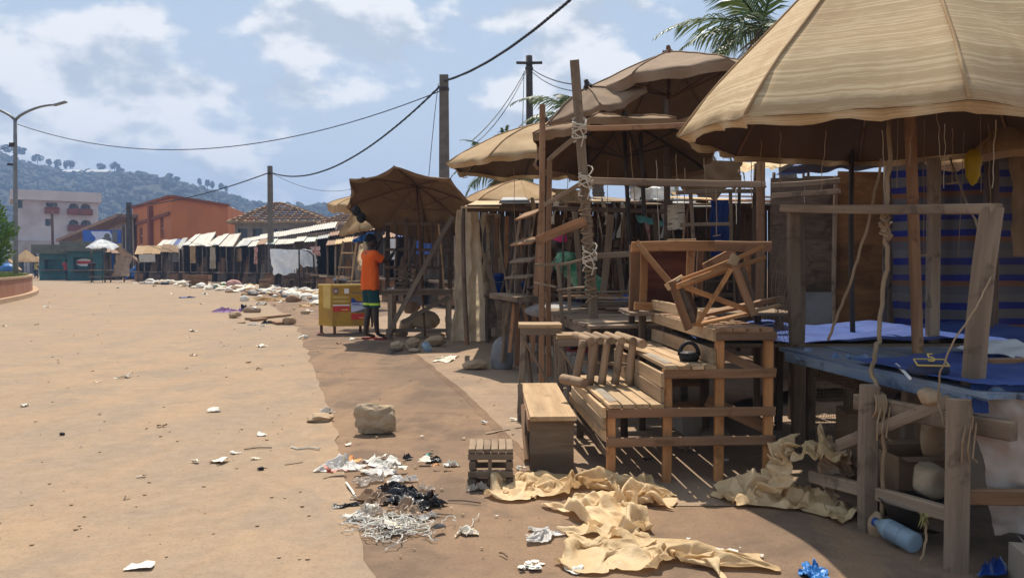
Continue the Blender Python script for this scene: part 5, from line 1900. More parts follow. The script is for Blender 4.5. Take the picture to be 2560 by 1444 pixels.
# torn fishing net hung on the left post
mb = MB()
def netpt(u, v):
    a = at(1955 - 25 * math.sin(v * 3) + u * 45, 600 + v * 270, 4.75 + .12 * math.sin(u * 6))
    return a + V(noise.noise(V(u * 3, v * 4, 1)) * .03, noise.noise(V(u * 3, v * 4, 8)) * .05, 0)
for i in range(9):
    mb.tube([netpt(i / 8, j / 26) for j in range(27)], .0016, 3)
for j in range(44):
    mb.tube([netpt(i / 8, min(1, j / 43 + .02 * (i % 2))) for i in range(9)], .0016, 3)
solo('fishing_net', mb, 'net', 'brown net hanging on the left post of the blue stall frame', 'net')
mb = MB()
def netpt2(u, v):
    a = at(2025 + u * 150, 905 + v * 170, 4.5 - u * .5)
    return a + V(noise.noise(V(u * 3, v * 4, 1)) * .04, noise.noise(V(u * 3, v * 4, 8)) * .06, 0)
for i in range(22):
    mb.tube([netpt2(i / 21, j / 16) for j in range(17)], .0013, 3)
for j in range(22):
    mb.tube([netpt2(i / 21, min(1, j / 21)) for i in range(22)], .0013, 3)
solo('fishing_net', mb, 'net', 'dark net slung beneath the blue tabletop', 'net')
# ------------------------------------------------------------------ tiered display stand of the middle foreground
g = thing('tiered_stand', 'three-step slatted wooden display stand in front of the stalls', 'display stand', V(.98, 4.5, 0))
rot = Matrix.Rotation(R(4), 3, 'Z')
O = V(.525, 4.2, 0)
def S_(x, y, z):
    return O + rot @ V(x, y, 0) + V(0, 0, z)
Wt, D = .93, 1.15
x1, x2, x3 = 0.0, .315, .61
zs = (.435, .645, .85)
tiers = [(0.0, x2, zs[0]), (x2, x3, zs[1]), (x3, Wt, zs[2])]
for k, (a, b, z) in enumerate(tiers):
    n = 4
    w = (b - a) / n
    for i in range(n):
        dpt = D - (.05 if k == 0 else -.2)
        beam('slat', g, S_(a + w * (i + .5) - .005, -.03 + rnd(-.012, .012), z), S_(a + w * (i + .5) - .005, dpt, z + rnd(-.004, .004)), w - .009, .022, 'wood_pale' if k < 2 else 'wood_brown')
for x, zt in ((.02, zs[0]), (x2 + .02, zs[1]), (x3 + .02, zs[2]), (Wt - .02, zs[2])):
    beam('leg', g, S_(x, .02, 0), S_(x, .02, zt - .012), .05, .04, 'wood_fresh', (0, 1, 0))
    beam('leg', g, S_(x + .01, D, 0), S_(x + .01, D, zt - .012), .05, .04, 'wood_dark', (0, 1, 0))
for z, a in ((.235, 0), (zs[0] - .04, 0), (zs[1] - .035, x2), (zs[2] - .035, x3)):
    beam('crossbar', g, S_(a - .005, -.012, z), S_(Wt + .01, -.012, z), .022, .05, 'wood_brown')
    beam('crossbar', g, S_(a, D + .03, z - .02), S_(Wt, D + .03, z - .02), .022, .05, 'wood_brown')
# boards closing the left flanks of the steps
for j in range(3):
    z = zs[0] - .035 - j * .062
    beam('side_board', g, S_(-.022, -.02, z), S_(-.022, D - .1 + j * .1, z), .02, .058, 'wood_pale')
for j in range(2):
    z = zs[0] + .055 + j * .085
    beam('side_board', g, S_(x2 - .015, -.02, z), S_(x2 - .015, D + .1, z), .02, .08, 'wood_pale')
beam('side_board', g, S_(x3 - .015, .0, zs[1] + .055), S_(x3 - .015, D + .2, zs[1] + .06), .02, .085, 'wood_pale')
beam('side_board', g, S_(x3 - .015, .0, zs[1] + .175), S_(x3 - .015, D + .2, zs[1] + .185), .02, .07, 'wood_pale')
beam('side_board', g, S_(x3 - .015, .25, zs[2] + .055), S_(x3 - .015, D + .2, zs[2] + .07), .02, .07, 'wood_pale')
beam('stretcher', g, S_(-.05, D * .9, .2), S_(.02, .05, .16), .04, .05, 'wood_dark')
beam('brace', g, S_(x3 + .02, D * .2, .42), S_(Wt + .05, -.0 + .12, .26), .03, .07, 'wood_brown')
beam('shelf_board', g, S_(x3 + .03, .08, .72), S_(Wt - .03, .02, .60), .02, .05, 'wood_brown')
# twine lashed along the step edges
for (x, z, lab) in ((.0, zs[0], 'twine stitching along the edge of the lowest step'), (x2, zs[1], 'twine stitching along the edge of middle step')):
    mb = MB()
    for k in range(14):
        y = .05 + k * .033
        mb.tube([S_(x + .015, y, z + .015), S_(x + .05, y + .015, z + .017), S_(x + .065, y + .03, z + .014)], .0035, 4)
    part('twine_edge', mb, 'twine', g)
# items on it: steel bucket-like dark tin on the middle step
c = S_(x2 + .19, .17, zs[1] + .013)
t = thing('iron_pot', 'black ring-handled iron standing on the middle step', 'iron', c)
mb = MB()
mb.lathe(c, [(.005, 0), (.052, 0), (.058, .02), (.055, .04), (.03, .05), (.004, .05)], 18)
part('body', mb, 'rubber', t, True)
mb = MB()
pts = [c + V(math.cos(a) * .055, .0, .03 + math.sin(a) * .075) for a in [math.pi * i / 12 for i in range(13)]]
mb.tube(pts, .012, 7)
part('handle', mb, 'rubber', t, True)
mb = MB()
mb.lathe(c + V(-.01, -.02, .045), [(.004, .0), (.045, .0), (.047, .006), (.004, .007)], 16)
part('lid', mb, 'metal_grey', t, True)

# overturned trestle stool lying on the top step, legs in the air
g = thing('overturned_stool', 'broken stool of fresh orange wood lying legs-up on the top step', 'stool', S_(x3 + .1, .3, zs[2]))
def px(par, name, a, b, Ya, Yb, w, t_, mat, up=(0, -1, .2)):
    return beam(name, par, at(a[0], a[1], Ya), at(b[0], b[1], Yb), w, t_, mat, up)
F = 'wood_fresh'
px(g, 'leg', (1680, 702), (1722, 822), 4.35, 4.42, .045, .02, 'wood_brown')
px(g, 'leg', (1694, 700), (1736, 812), 4.40, 4.47, .035, .03, 'wood_dark')
px(g, 'leg', (1712, 712), (1745, 795), 4.48, 4.55, .03, .03, 'wood_dark')
px(g, 'rail', (1688, 706), (1905, 618), 4.42, 4.8, .028, .03, F)
px(g, 'rail', (1700, 716), (1912, 644), 4.38, 4.7, .026, .03, F)
px(g, 'rail', (1692, 716), (1838, 662), 4.34, 4.5, .03, .03, F)
px(g, 'brace', (1696, 712), (1872, 776), 4.4, 4.56, .03, .014, F)
px(g, 'brace', (1828, 672), (1742, 812), 4.36, 4.40, .026, .014, F)
px(g, 'leg', (1836, 660), (1884, 786), 4.44, 4.52, .042, .022, 'wood_brown')
px(g, 'leg', (1858, 672), (1884, 752), 4.54, 4.6, .03, .02, 'wood_dark')
px(g, 'seat_block', (1670, 716), (1706, 696), 4.36, 4.46, .045, .03, 'wood_pale')
px(g, 'seat_block', (1828, 664), (1840, 640), 4.44, 4.46, .055, .035, 'wood_pale')
px(g, 'seat_board', (1735, 812), (1888, 782), 4.42, 4.58, .06, .016, F, (0, 0, 1))
px(g, 'seat_board', (1728, 795), (1850, 768), 4.55, 4.7, .05, .016, 'wood_brown', (0, 0, 1))
px(g, 'seat_board', (1745, 788), (1955, 745), 4.75, 4.9, .06, .03, 'wood_brown', (0, 0, 1))
px(g, 'seat_board', (1770, 800), (1950, 762), 4.6, 4.72, .035, .016, 'wood_pale', (0, 0, 1))

# open cabinet frame with dark red back panel
g = thing('cabinet_frame', 'open fresh-wood cabinet frame with dark red back panel behind the stand', 'cabinet', at(1750, 800, 5.75))
px(g, 'post', (1586, 612), (1584, 776), 5.72, 5.72, .075, .04, 'wood_brown', (0, -1, 0))
px(g, 'post', (1610, 618), (1606, 772), 5.62, 5.62, .055, .04, F, (0, -1, 0))
px(g, 'post', (1728, 616), (1724, 770), 5.62, 5.62, .055, .04, F, (0, -1, 0))
px(g, 'post', (1752, 622), (1748, 740), 5.95, 5.95, .05, .04, 'wood_brown', (0, -1, 0))
px(g, 'post', (1868, 632), (1870, 745), 5.95, 5.95, .04, .04, F, (0, -1, 0))
px(g, 'top_rail', (1578, 617), (1790, 615), 5.58, 5.58, .075, .04, F, (0, -1, 0))
px(g, 'top_rail', (1786, 614), (1926, 616), 5.57, 5.58, .075, .04, 'wood_brown', (0, -1, 0))
px(g, 'bottom_rail', (1586, 764), (1700, 770), 5.58, 5.58, .06, .04, F, (0, -1, 0))
px(g, 'brace', (1592, 606), (1676, 708), 5.52, 5.30, .04, .03, F, (0, -1, 0))
px(g, 'brace', (1760, 668), (1835, 628), 5.85, 5.85, .06, .03, 'wood_brown', (0, -1, 0))
panel(g, 'back_panel', (1610, 622, 764), (1726, 622, 764), 5.72, 5.72, 'panel_red')
px(g, 'loose_board', (1670, 601), (1738, 600), 5.6, 5.62, .05, .02, 'wood_pale', (0, 0, 1))
g = thing('bracket_table', 'dark low table that carries the open cabinet frame', 'table', V(1.35, 5.9, 0))
for x in (.95, 1.95):
    for y in (5.6, 6.1):
        beam('leg', g, V(x, y, 0), V(x, y, .84), .05, .05, 'wood_dark', (0, 1, 0))
for i in range(4):
    beam('plank', g, V(.85, 5.58 + i * .16, .855), V(2.05, 5.58 + i * .16, .855), .14, .025, 'wood_grey')

# bamboo bench stood on the lowest step
g = thing('bamboo_bench', 'small bench of bamboo poles standing on the lowest step', 'bench', S_(.05, .6, zs[0]))
yb = 4.85
for k, (xt, xb) in enumerate(((1458, 1437), (1489, 1474), (1519, 1504), (1552, 1537), (1583, 1573))):
    rpole('upright', g, at(xb, 960, yb), at(xt, 850, yb), .026, .024, 'bamboo', 10, .006)
for k, xx in enumerate((1478, 1502, 1528, 1556, 1584)):
    rpole('seat_pole', g, at(xx, 852, yb - .04), at(xx - 40, 836, yb + .36), .024, .023, 'bamboo', 10, 0)
rpole('seat_pole', g, at(1608, 860, yb - .06), at(1556, 842, yb + .3), .029, .029, 'bamboo', 10, 0)
rpole('foot_pole', g, at(1406, 946, yb + .03), at(1462, 958, yb - .12), .032, .032, 'bamboo', 10, 0)
rpole('rear_upright', g, at(1478, 935, yb + .25), at(1480, 850, yb + .25), .022, .022, 'bamboo', 8, 0)
rpole('rear_upright', g, at(1545, 930, yb + .25), at(1548, 850, yb + .25), .022, .022, 'bamboo', 8, 0)
beam('tie', g, at(1445, 905, yb + .05), at(1585, 912, yb + .05), .02, .02, 'wood_grey')
# two trestle stools behind
def trestle(label, pxa, pxb, ptop, Y, mat='wood_grey', depth=.32, name='trestle_stool', seed=0):
    a, b = at(pxa, ptop, Y), at(pxb, ptop, Y)
    z = a.z
    t = thing(name, label, 'stool', V((a.x + b.x) / 2, Y + depth / 2, 0))
    beam('seat', t, V(a.x, Y + depth * .3, z - .012), V(b.x, Y + depth * .3, z - .012), depth * .62, .03, 'wood_pale')
    beam('seat', t, V(a.x, Y + depth * .85, z - .016), V(b.x, Y + depth * .85, z - .016), depth * .36, .03, mat)
    beam('apron', t, V(a.x + .01, Y + .01, z - .055), V(b.x - .01, Y + .01, z - .055), .02, .055, mat)
    for x, s in ((a.x + .04, -1), (b.x - .04, 1)):
        for y, s2 in ((Y + .03, -1), (Y + depth - .02, 1)):
            beam('leg', t, V(x + s * .03, y + s2 * .03, 0), V(x, y, z - .03), .045, .03, mat, (0, 1, 0))
        beam('stretcher', t, V(x + s * .02, Y, z * .25), V(x + s * .02, Y + depth, z * .25), .025, .03, mat)
    beam('brace', t, V(a.x + .03, Y, z - .1), V(b.x - .02, Y, z * .22), .04, .02, mat)
    beam('brace', t, V(a.x + .05, Y + .03, z - .08), V(a.x + .12, Y - .02, .08), .03, .025, mat)
    return t
trestle('tall worn trestle stool with pale seat behind the narrow bench', 1297, 1404, 811, 5.9)
trestle('lower trestle stool half hidden behind the bamboo bench', 1392, 1500, 838, 5.75, seed=2)
# narrow solid-ended bench
g = thing('narrow_bench', 'long narrow bench with solid plank end in the foreground', 'bench', V(.22, 4.95, 0))
z = .335
beam('seat', g, V(.235, 4.34, z), V(.195, 5.6, z), .265, .026, 'wood_pale')
mb = MB()
nx, nz = 10, 10
def endp(u, v):
    zz_ = v * (z - .015)
    if v == 0:
        zz_ += .03 * abs(noise.noise(V(u * 6, 3, 0)))
    return V(.105 + u * .25, 4.40 + .002 * math.sin(u * 9), zz_)
mb.grid(endp, nx, nz)
mb.grid(lambda u, v: endp(1 - u, v) + V(0, .022, 0), nx, nz)
for f0, f1 in ((0, 0), (1, 1)):
    quad(mb, endp(f0, 0), endp(f0, 1), endp(f0, 1) + V(0, .022, 0), endp(f0, 0) + V(0, .022, 0))
part('end_plank', mb, 'wood_grey', g)
beam('end_plank', g, V(.08, 5.48, .165), V(.32, 5.48, .165), .03, .33, 'wood_grey')
beam('side_rail', g, V(.10, 4.4, z - .05), V(.075, 5.5, z - .05), .02, .07, 'wood_brown')
beam('leg', g, V(.095, 4.75, 0), V(.095, 4.75, z - .02), .03, .04, 'wood_dark', (0, 1, 0))
beam('leg', g, V(.35, 4.45, 0), V(.35, 4.45, z - .02), .02, .03, 'wood_brown', (0, 1, 0))
beam('loose_board', g, at(1308, 1012, 4.9), at(1318, 1150, 4.62), .03, .02, 'wood_brown', (0, -1, 0))
beam('loose_board', g, at(1300, 960, 5.2), at(1304, 1040, 5.1), .035, .02, 'wood_grey', (0, -1, 0))
# small log-cabin stool
b = V(-.115, 4.25, 0)
g = thing('slatted_stool', 'small square stool of stacked slats by the litter', 'stool', b)
for i in range(6):
    x = -.115 + (i - 2.5) * .041
    beam('slat', g, V(x, 4.12, .205), V(x - .006, 4.37, .205), .037, .02, 'wood_grey')
for lv in range(4):
    z = .17 - lv * .048
    if lv % 2 == 0:
        for y in (4.145, 4.345):
            beam('rail', g, V(-.235, y, z), V(.005, y, z), .034, .036, 'wood_grey')
    else:
        for x in (-.215, -.015):
            beam('rail', g, V(x, 4.125, z), V(x, 4.365, z), .034, .042, 'wood_dark')
beam('foot', g, V(-.225, 4.145, .0), V(-.225, 4.145, .05), .035, .035, 'wood_dark', (0, 1, 0))
beam('foot', g, V(-.01, 4.145, .0), V(-.01, 4.145, .05), .035, .035, 'wood_dark', (0, 1, 0))
beam('centre_post', g, V(-.12, 4.16, .01), V(-.12, 4.16, .185), .02, .02, 'wood_grey', (0, 1, 0))
for x in (-.22, -.02):
    beam('foot', g, V(x, 4.345, .0), V(x, 4.345, .05), .035, .035, 'wood_dark', (0, 1, 0))

# ------------------------------------------------------------------ stall frame of the middle with the tied leaning pole
g = thing('open_stall_frame', 'open stall frame of sawn posts with tall leaning pole bound by cord', 'market stall', V(.9, 7, KZ))
def gb(name, a, b, Ya, Yb, w, t_, mat='wood_grey', up=(0, -1, 0)):
    return beam(name, g, at(a[0], a[1], Ya), at(b[0], b[1], Yb), w, t_, mat, up)
pole_a, pole_b = at(1498, 1000, 6.5), at(1436, 152, 6.5)
gb('leaning_pole', (1498, 1000), (1436, 152), 6.5, 6.5, .075, .06)
gb('post', (1354, 960), (1356, 262), 7.2, 7.2, .055, .05, 'wood_brown')
gb('post', (1372, 940), (1374, 400), 7.5, 7.5, .05, .04, 'wood_brown')
gb('post', (1898, 930), (1902, 395), 7.0, 7.0, .07, .05, 'wood_brown')
gb('post', (1668, 900), (1664, 250), 8.2, 8.2, .06, .06, 'wood_dark')
gb('crossbar', (1444, 322), (1735, 312), 6.45, 6.9, .045, .03, 'wood_brown')
gb('crossbar', (1468, 452), (1912, 462), 6.45, 6.9, .06, .035)
gb('brace', (1362, 512), (1470, 448), 7.15, 6.55, .04, .03)
gb('brace', (1372, 400), (1448, 338), 7.1, 6.5, .04, .03)
gb('plank', (1343, 602), (1464, 553), 7.1, 6.42, .085, .025, 'wood_brown')
gb('crossbar', (1486, 640), (1584, 634), 6.55, 6.6, .05, .03)
gb('rung', (1342, 662), (1402, 660), 7.05, 6.8, .022, .05, 'wood_grey')
gb('rung', (1400, 662), (1470, 646), 6.8, 6.45, .022, .05, 'wood_grey')
gb('rung', (1340, 708), (1394, 718), 7.05, 6.8, .018, .05, 'wood_grey')
gb('rung', (1396, 724), (1466, 718), 6.8, 6.5, .018, .05, 'wood_grey')
gb('post', (1395, 660), (1408, 880), 6.8, 6.8, .035, .03)
gb('post', (1422, 660), (1424, 790), 7.2, 7.2, .03, .03)
gb('rung', (1690, 482), (1900, 478), 7.6, 7.6, .04, .03)
gb('rung', (1700, 562), (1830, 560), 7.7, 7.7, .035, .03)
gb('post', (1726, 480), (1735, 640), 7.7, 7.7, .035, .03)
gb('post', (1826, 478), (1828, 640), 7.7, 7.7, .03, .03)
gb('crossbar', (1370, 520), (1700, 530), 8.4, 8.6, .05, .05, 'wood_dark')
gb('post', (1610, 540), (1600, 330), 7.9, 7.9, .04, .04, 'metal_dark')
mb = MB()
for k in range(26):
    u = .30 + .36 * k / 26
    c = pole_a.lerp(pole_b, u)
    sl = rnd(-.03, .03) + (.05 if k % 5 == 0 else 0)
    pts = [c + V(math.cos(a) * .052, math.sin(a) * .045, sl * math.cos(a + .6)) for a in [i * 2 * math.pi / 8 for i in range(9)]]
    mb.tube(pts, .005, 4)
part('cord_binding', mb, 'rope', g)
for (cx, cy, Y, lab) in ((1474, 640, 6.45, 0), (1448, 322, 6.45, 1), (1464, 452, 6.45, 2)):
    mb = MB()
    c = at(cx, cy, Y)
    for k in range(8):
        a0 = rnd(0, 6)
        pts = [c + V(math.cos(a) * .06, math.sin(a) * .05 - .01, (a - a0) * .006 * (k - 4) + math.sin(a + k) * .035) for a in [a0 + i * .7 for i in range(9)]]
        mb.tube(pts, .006, 4)
    mb.tube([c + V(0, -.06, 0), c + V(.03, -.08, -.08), c + V(.01, -.07, -.16)], .005, 4)
    part('knot', mb, 'rope_pale', g)
# plank table of the stall, loose planks fanned over it
g = thing('plank_table', 'wide table heaped with loose grey planks inside the open stall', 'table', V(.9, 7.1, KZ))
zt = .74
c0, c1 = gp(1350, 768, zt), gp(1484, 816, zt)
beam('edge_beam', g, c0 - V(0, 0, .04), c1 - V(0, 0, .04), .04, .09, 'wood_grey')
for x, y in ((c0.x, c0.y), (c1.x, c1.y), (1.5, 6.0), (1.75, 8.4), (.75, 7.0)):
    beam('leg', g, V(x, y, 0), V(x, y, zt - .03), .06, .05, 'wood_dark', (0, 1, 0))
for i in range(11):
    u = i / 10
    p = c1.lerp(c0, u)
    L = rnd(1.0, 1.25)
    a = rnd(-.12, .12)
    beam('plank', g, p + V(-.04, 0, 0), p + V(L * math.cos(a), L * math.sin(a) + .05, rnd(0, .03)), rnd(.15, .22), .025, 'wood_grey')
for i in range(9):
    p = c1.lerp(c0, rnd(.2, .95)) + V(rnd(.1, .5), 0, .03 + i * .018)
    a = rnd(-.3, .3)
    beam('loose_plank', g, p, p + V(.8 * math.cos(a), .8 * math.sin(a), rnd(-.01, .02)), rnd(.08, .16), .022, 'wood_grey' if i % 3 else 'wood_brown')
mb = MB()
blob(mb, at(1412, 772, 8.3) - V(0, 0, .08), .42, .25, .1, 8, 3, .15)
solo('folded_mat', mb, 'bag_grey', 'grey folded mat lying on the plank table', 'mat', smooth=True)
mb = MB()
cloth(mb, at(1530, 742, 8.2), at(1575, 730, 7.9), at(1580, 755, 7.6), at(1540, 762, 7.8), 16, 14, .02, 2, .03, 4)
solo('blue_cloth', mb, 'tarp_blue', 'crumpled blue and white cloth on the plank heap', 'cloth', smooth=True)
# stepped rack of tilted shelves (like a ladder chair)
g = thing('ladder_rack', 'tall ladder-like rack with tilted seat boards beside the grey sack', 'rack', V(.1, 8.6, 0))
def lr(name, a, b, Ya, Yb, w, t_, mat='wood_brown', up=(0, -1, 0)):
    return beam(name, g, at(a[0], a[1], Ya), at(b[0], b[1], Yb), w, t_, mat, up)
lr('upright', (1302, 535), (1252, 905), 8.7, 8.7, .03, .03, 'wood_grey')
lr('upright', (1352, 512), (1330, 905), 8.4, 8.4, .05, .03)
lr('upright', (1318, 545), (1290, 760), 9.0, 9.0, .05, .03, 'wood_dark')
lr('shelf', (1300, 542), (1350, 526), 8.65, 8.35, .16, .02, 'wood_brown', (.3, -.8, .5))
lr('shelf', (1288, 606), (1342, 600), 8.7, 8.4, .16, .02, 'wood_brown', (.1, -.6, .6))
lr('shelf', (1282, 652), (1336, 648), 8.7, 8.4, .12, .02, 'wood_grey', (0, -.5, .8))
lr('shelf', (1272, 692), (1330, 690), 8.7, 8.4, .14, .02, 'wood_grey', (0, -.3, 1))
lr('seat', (1250, 738), (1320, 748), 8.72, 8.3, .30, .06, 'wood_grey', (0, 0, 1))
lr('leg', (1262, 760), (1260, 905), 8.8, 8.8, .05, .04, 'wood_grey')
lr('leg', (1292, 762), (1292, 915), 8.35, 8.35, .055, .04)
lr('leg', (1308, 762), (1332, 860), 8.4, 8.4, .04, .03)
lr('brace', (1290, 560), (1328, 690), 8.75, 8.6, .02, .02, 'wood_dark')
lr('brace', (1286, 760), (1274, 880), 8.5, 8.5, .04, .03)
mb = MB()
blob(mb, gp(1255, 922), .125, .1, .24, 6, 4, .16, 1.7)
solo('grey_sack', mb, 'bag_grey', 'crumpled grey plastic sack leaning at the ladder rack foot', 'sack', smooth=True)

# ------------------------------------------------------------------ the stall with the tipped umbrella
g = thing('street_table', 'timber stall table with long diagonal plank beside the person in orange', 'market stall', V(-1.5, 12.8, 0))
Yf, Yr = 12.55, 13.3
def sg(name, a, b, Ya, Yb, w, t_, mat='wood_grey', up=(0, -1, 0)):
    return beam(name, g, at(a[0], a[1], Ya), at(b[0], b[1], Yb), w, t_, mat, up)
sg('top_rail', (955, 731), (1130, 731), Yf, Yf, .10, .05)
sg('bottom_rail', (965, 826), (1130, 826), Yf + .02, Yf + .02, .06, .03)
for pxx, Y in ((975, Yf), (1122, Yf), (985, Yr), (1120, Yr)):
    sg('leg', (pxx, 848 if Y == Yf else 838), (pxx, 735), Y, Y, .08, .07)
sg('diagonal_plank', (1132, 540), (966, 842), Yf - .06, Yf - .10, .075, .03)
sg('brace', (1124, 742), (1006, 806), Yf - .03, Yf - .03, .07, .03)
for i in range(5):
    y = Yf + .02 + i * .17
    beam('plank', g, V(at(958, 700, Yf).x, y, .80), V(at(1130, 700, Yf).x, y, .80), .16, .025, 'wood_grey')
for pxx, y0 in ((968, 560), (1014, 545), (1056, 540), (1102, 545), (1124, 530)):
    sg('post', (pxx, 728), (pxx + 1, y0), Yr, Yr, .07 if pxx != 1056 else .045, .05, 'wood_dark')
for py in (560, 624, 668):
    sg('crossrail', (962, py), (1130, py + 2), Yr - .03, Yr - .03, .05, .03, 'wood_dark')
for pxx in (990, 1036, 1080):
    sg('slat', (pxx, 668), (pxx + 2, 562), Yr - .05, Yr - .05, .035, .02, 'wood_dark')
sg('prop', (1040, 600), (1000, 722), 12.9, 12.8, .03, .03, 'wood_dark')
sg('prop', (1096, 560), (1110, 725), 12.9, 12.9, .03, .02, 'wood_pale')
# crate stacks on the table
for (pxx, w, n_, lab) in ((1003, .2, 5, 'stack of small wooden slat trays on the street table, left stack'), (1030, .16, 4, 'stack of small wooden slat trays on the street table, right stack')):
    b = V(at(pxx, 720, 12.8).x, 12.8, .815)
    t = thing('tray_stack', lab, 'trays', b)
    for k in range(n_):
        for s in (-1, 1):
            beam('slat', t, b + V(-w / 2, s * .09, .03 + k * .075), b + V(w / 2, s * .09, .03 + k * .075), .03, .03, 'wood_dark')
            beam('slat', t, b + V(s * w * .42, -.12, .065 + k * .075), b + V(s * w * .42, .12, .065 + k * .075), .03, .03, 'wood_dark')
mb = MB()
cloth(mb, at(968, 724, 12.6), at(1010, 724, 12.6), at(1010, 719, 12.9), at(968, 719, 12.9), 10, 8, .006, 2, .012, 3)
solo('pale_cloth', mb, 'bag_clear', 'pale plastic lying on the street table by the person', 'sheet', smooth=True)
for (pxx, pyy, Y, s, lab, m) in ((1060, 800, 12.95, (.27, .2, .18), 'large flat brown stone under the street table', 'stone'), (1018, 812, 12.95, (.17, .15, .12), 'smaller stone under the street table beside the large one', 'stone'), (1030, 770, 13.2, (.15, .14, .12), 'rounded stone behind under the street table', 'stone'), (1070, 838, 13.0, (.3, .2, .08), 'flat slab lying lowest under the street table', 'stone_pale'), (1000, 835, 13.1, (.14, .1, .1), 'dark stone against the street table leg', 'stone')):
    mb = MB()
    rock(mb, at(pxx, pyy, Y) - V(0, 0, s[2] * .75), *s, int(pxx), .2)
    solo('weight_stone', mb, m, lab, 'stone', smooth=True)
mb = MB()
cloth(mb, at(985, 588, 13.6), at(1095, 560, 13.6), at(1095, 545, 14.2), at(985, 560, 14.2), 20, 12, .04, 3, .03, 2)
solo('blue_canopy', mb, 'tarp_blue', 'dark blue sheet tied under the tipped umbrella', 'tarpaulin', smooth=True)
mb = MB()
cloth(mb, at(1142, 525, 12.3), at(1200, 512, 12.5), at(1218, 858, 12.2), at(1126, 850, 12.0), 44, 70, .06, 2.2, .05, 17, hem=.1)
solo('plastic_curtain', mb, 'sheet_clear', 'long dusty translucent sheet hanging from the umbrella rim', 'sheet', smooth=True)
mb = MB()
cloth(mb, at(1204, 530, 13.4), at(1252, 535, 13.4), at(1262, 740, 13.4), at(1204, 740, 13.4), 26, 40, .05, 1.7, .04, 27)
solo('plastic_curtain', mb, 'sheet_clear', 'shorter pale sheet hanging behind the long translucent one', 'sheet', smooth=True)
# ------------------------------------------------------------------ shaded stalls behind the open frame
g = thing('shaded_stall', 'dark cluttered stall row with patched low roof behind the open frame', 'market stall', V(1.2, 12, KZ))
def mb_beam(name, a, b, Ya, Yb, w, t_, mat='wood_dark', up=(0, 0, 1), par=None):
    return beam(name, par or g, at(a[0], a[1], Ya), at(b[0], b[1], Yb), w, t_, mat, up)
rs = random.Random(21)
# roof of patched boards and sheets
x0, x1 = -0.6, 4.9
nx_ = 13
for i in range(nx_):
    xa = x0 + (x1 - x0) * i / nx_
    w = (x1 - x0) / nx_
    z0, z1 = 2.0 + rs.uniform(-.05, .05), 2.5 + rs.uniform(-.06, .12)
    m = ['wood_grey', 'roof_zinc_dull', 'canvas_tan', 'roof_rust', 'wood_dark', 'tarp_cream'][rs.randrange(6)]
    beam('roof_sheet', g, V(xa + w / 2 + rs.uniform(-.05, .05), 9.9 + rs.uniform(-.3, .3), z0), V(xa + w / 2, 15.6, z1), w * rs.uniform(.95, 1.15), .02, m)
for i in range(8):
    x = x0 + (x1 - x0) * i / 7
    rpole('post', g, V(x, 10.3, KZ), V(x + rs.uniform(-.08, .08), 10.3, 2.0), .035, .03, 'wood_dark', 7)
    rpole('post', g, V(x, 13.2, KZ), V(x + rs.uniform(-.08, .08), 13.2, 2.25), .035, .03, 'wood_dark', 7)
beam('roof_beam', g, V(x0, 10.3, 1.97), V(x1, 10.3, 1.99), .07, .09, 'wood_dark')
beam('roof_beam', g, V(x0, 13.2, 2.2), V(x1, 13.2, 2.24), .07, .09, 'wood_dark')
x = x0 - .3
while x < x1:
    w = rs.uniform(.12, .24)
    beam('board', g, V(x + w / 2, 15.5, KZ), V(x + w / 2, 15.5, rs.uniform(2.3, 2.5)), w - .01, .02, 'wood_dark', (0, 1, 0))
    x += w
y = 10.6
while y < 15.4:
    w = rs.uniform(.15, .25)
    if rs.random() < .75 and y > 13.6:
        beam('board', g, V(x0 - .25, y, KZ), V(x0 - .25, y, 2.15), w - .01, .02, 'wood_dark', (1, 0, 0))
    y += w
for k in range(84):
    px_ = rs.uniform(1230, 1900)
    yb = rs.uniform(8.9, 12.5)
    b = V(at(px_, 665, yb).x, yb, rs.uniform(KZ, .9))
    tp = V(b.x + rs.uniform(-.22, .22), yb + rs.uniform(-.2, .2), rs.uniform(1.2, 2.05))
    if k % 4 == 0:
        beam('leaning_plank', g, b, tp, rs.uniform(.06, .1), .02, 'wood_grey', (0, 1, 0))
    else:
        rpole('leaning_stick', g, b, tp, rs.uniform(.01, .022), .012, ['wood_grey', 'wood_dark', 'wood_brown'][k % 3], 6, .01, 4)
for k in range(9):
    z = rs.uniform(.5, 1.7)
    y = rs.uniform(10.0, 12.0)
    xa = rs.uniform(-.2, 2.4)
    beam('shelf', g, V(xa, y, z), V(xa + rs.uniform(.6, 1.5), y, z + rs.uniform(-.03, .03)), .2, .025, 'wood_dark')
for k, (xa, w_, yy, zt_, zb_, m) in enumerate([(-.5, .7, 13.4, 2.1, .5, 'bag_grey'), (.1, .9, 14.2, 2.2, .4, 'canvas_brown'), (.9, .8, 12.6, 2.05, .9, 'wood_dark'), (1.5, 1.0, 13.0, 2.1, .3, 'canvas_grey'), (2.3, .9, 12.2, 2.1, .5, 'bag_black'), (3.0, 1.2, 12.8, 2.15, .3, 'canvas_brown')]):
    mb = MB()
    cloth(mb, V(xa, yy, zt_), V(xa + w_, yy + .1, zt_ - .05), V(xa + w_ - .05, yy, zb_), V(xa + .03, yy, zb_ + .1), 16, 16, .04, 2.5, .03, k * 3.3)
    part('hung_sheet', mb, m, g, True)
beam('bench_top', g, V(-.2, 10.6, .8), V(3.2, 10.7, .8), .6, .04, 'wood_grey')
beam('bench_front', g, V(-.2, 10.3, .45), V(3.2, 10.4, .45), .03, .55, 'wood_dark')
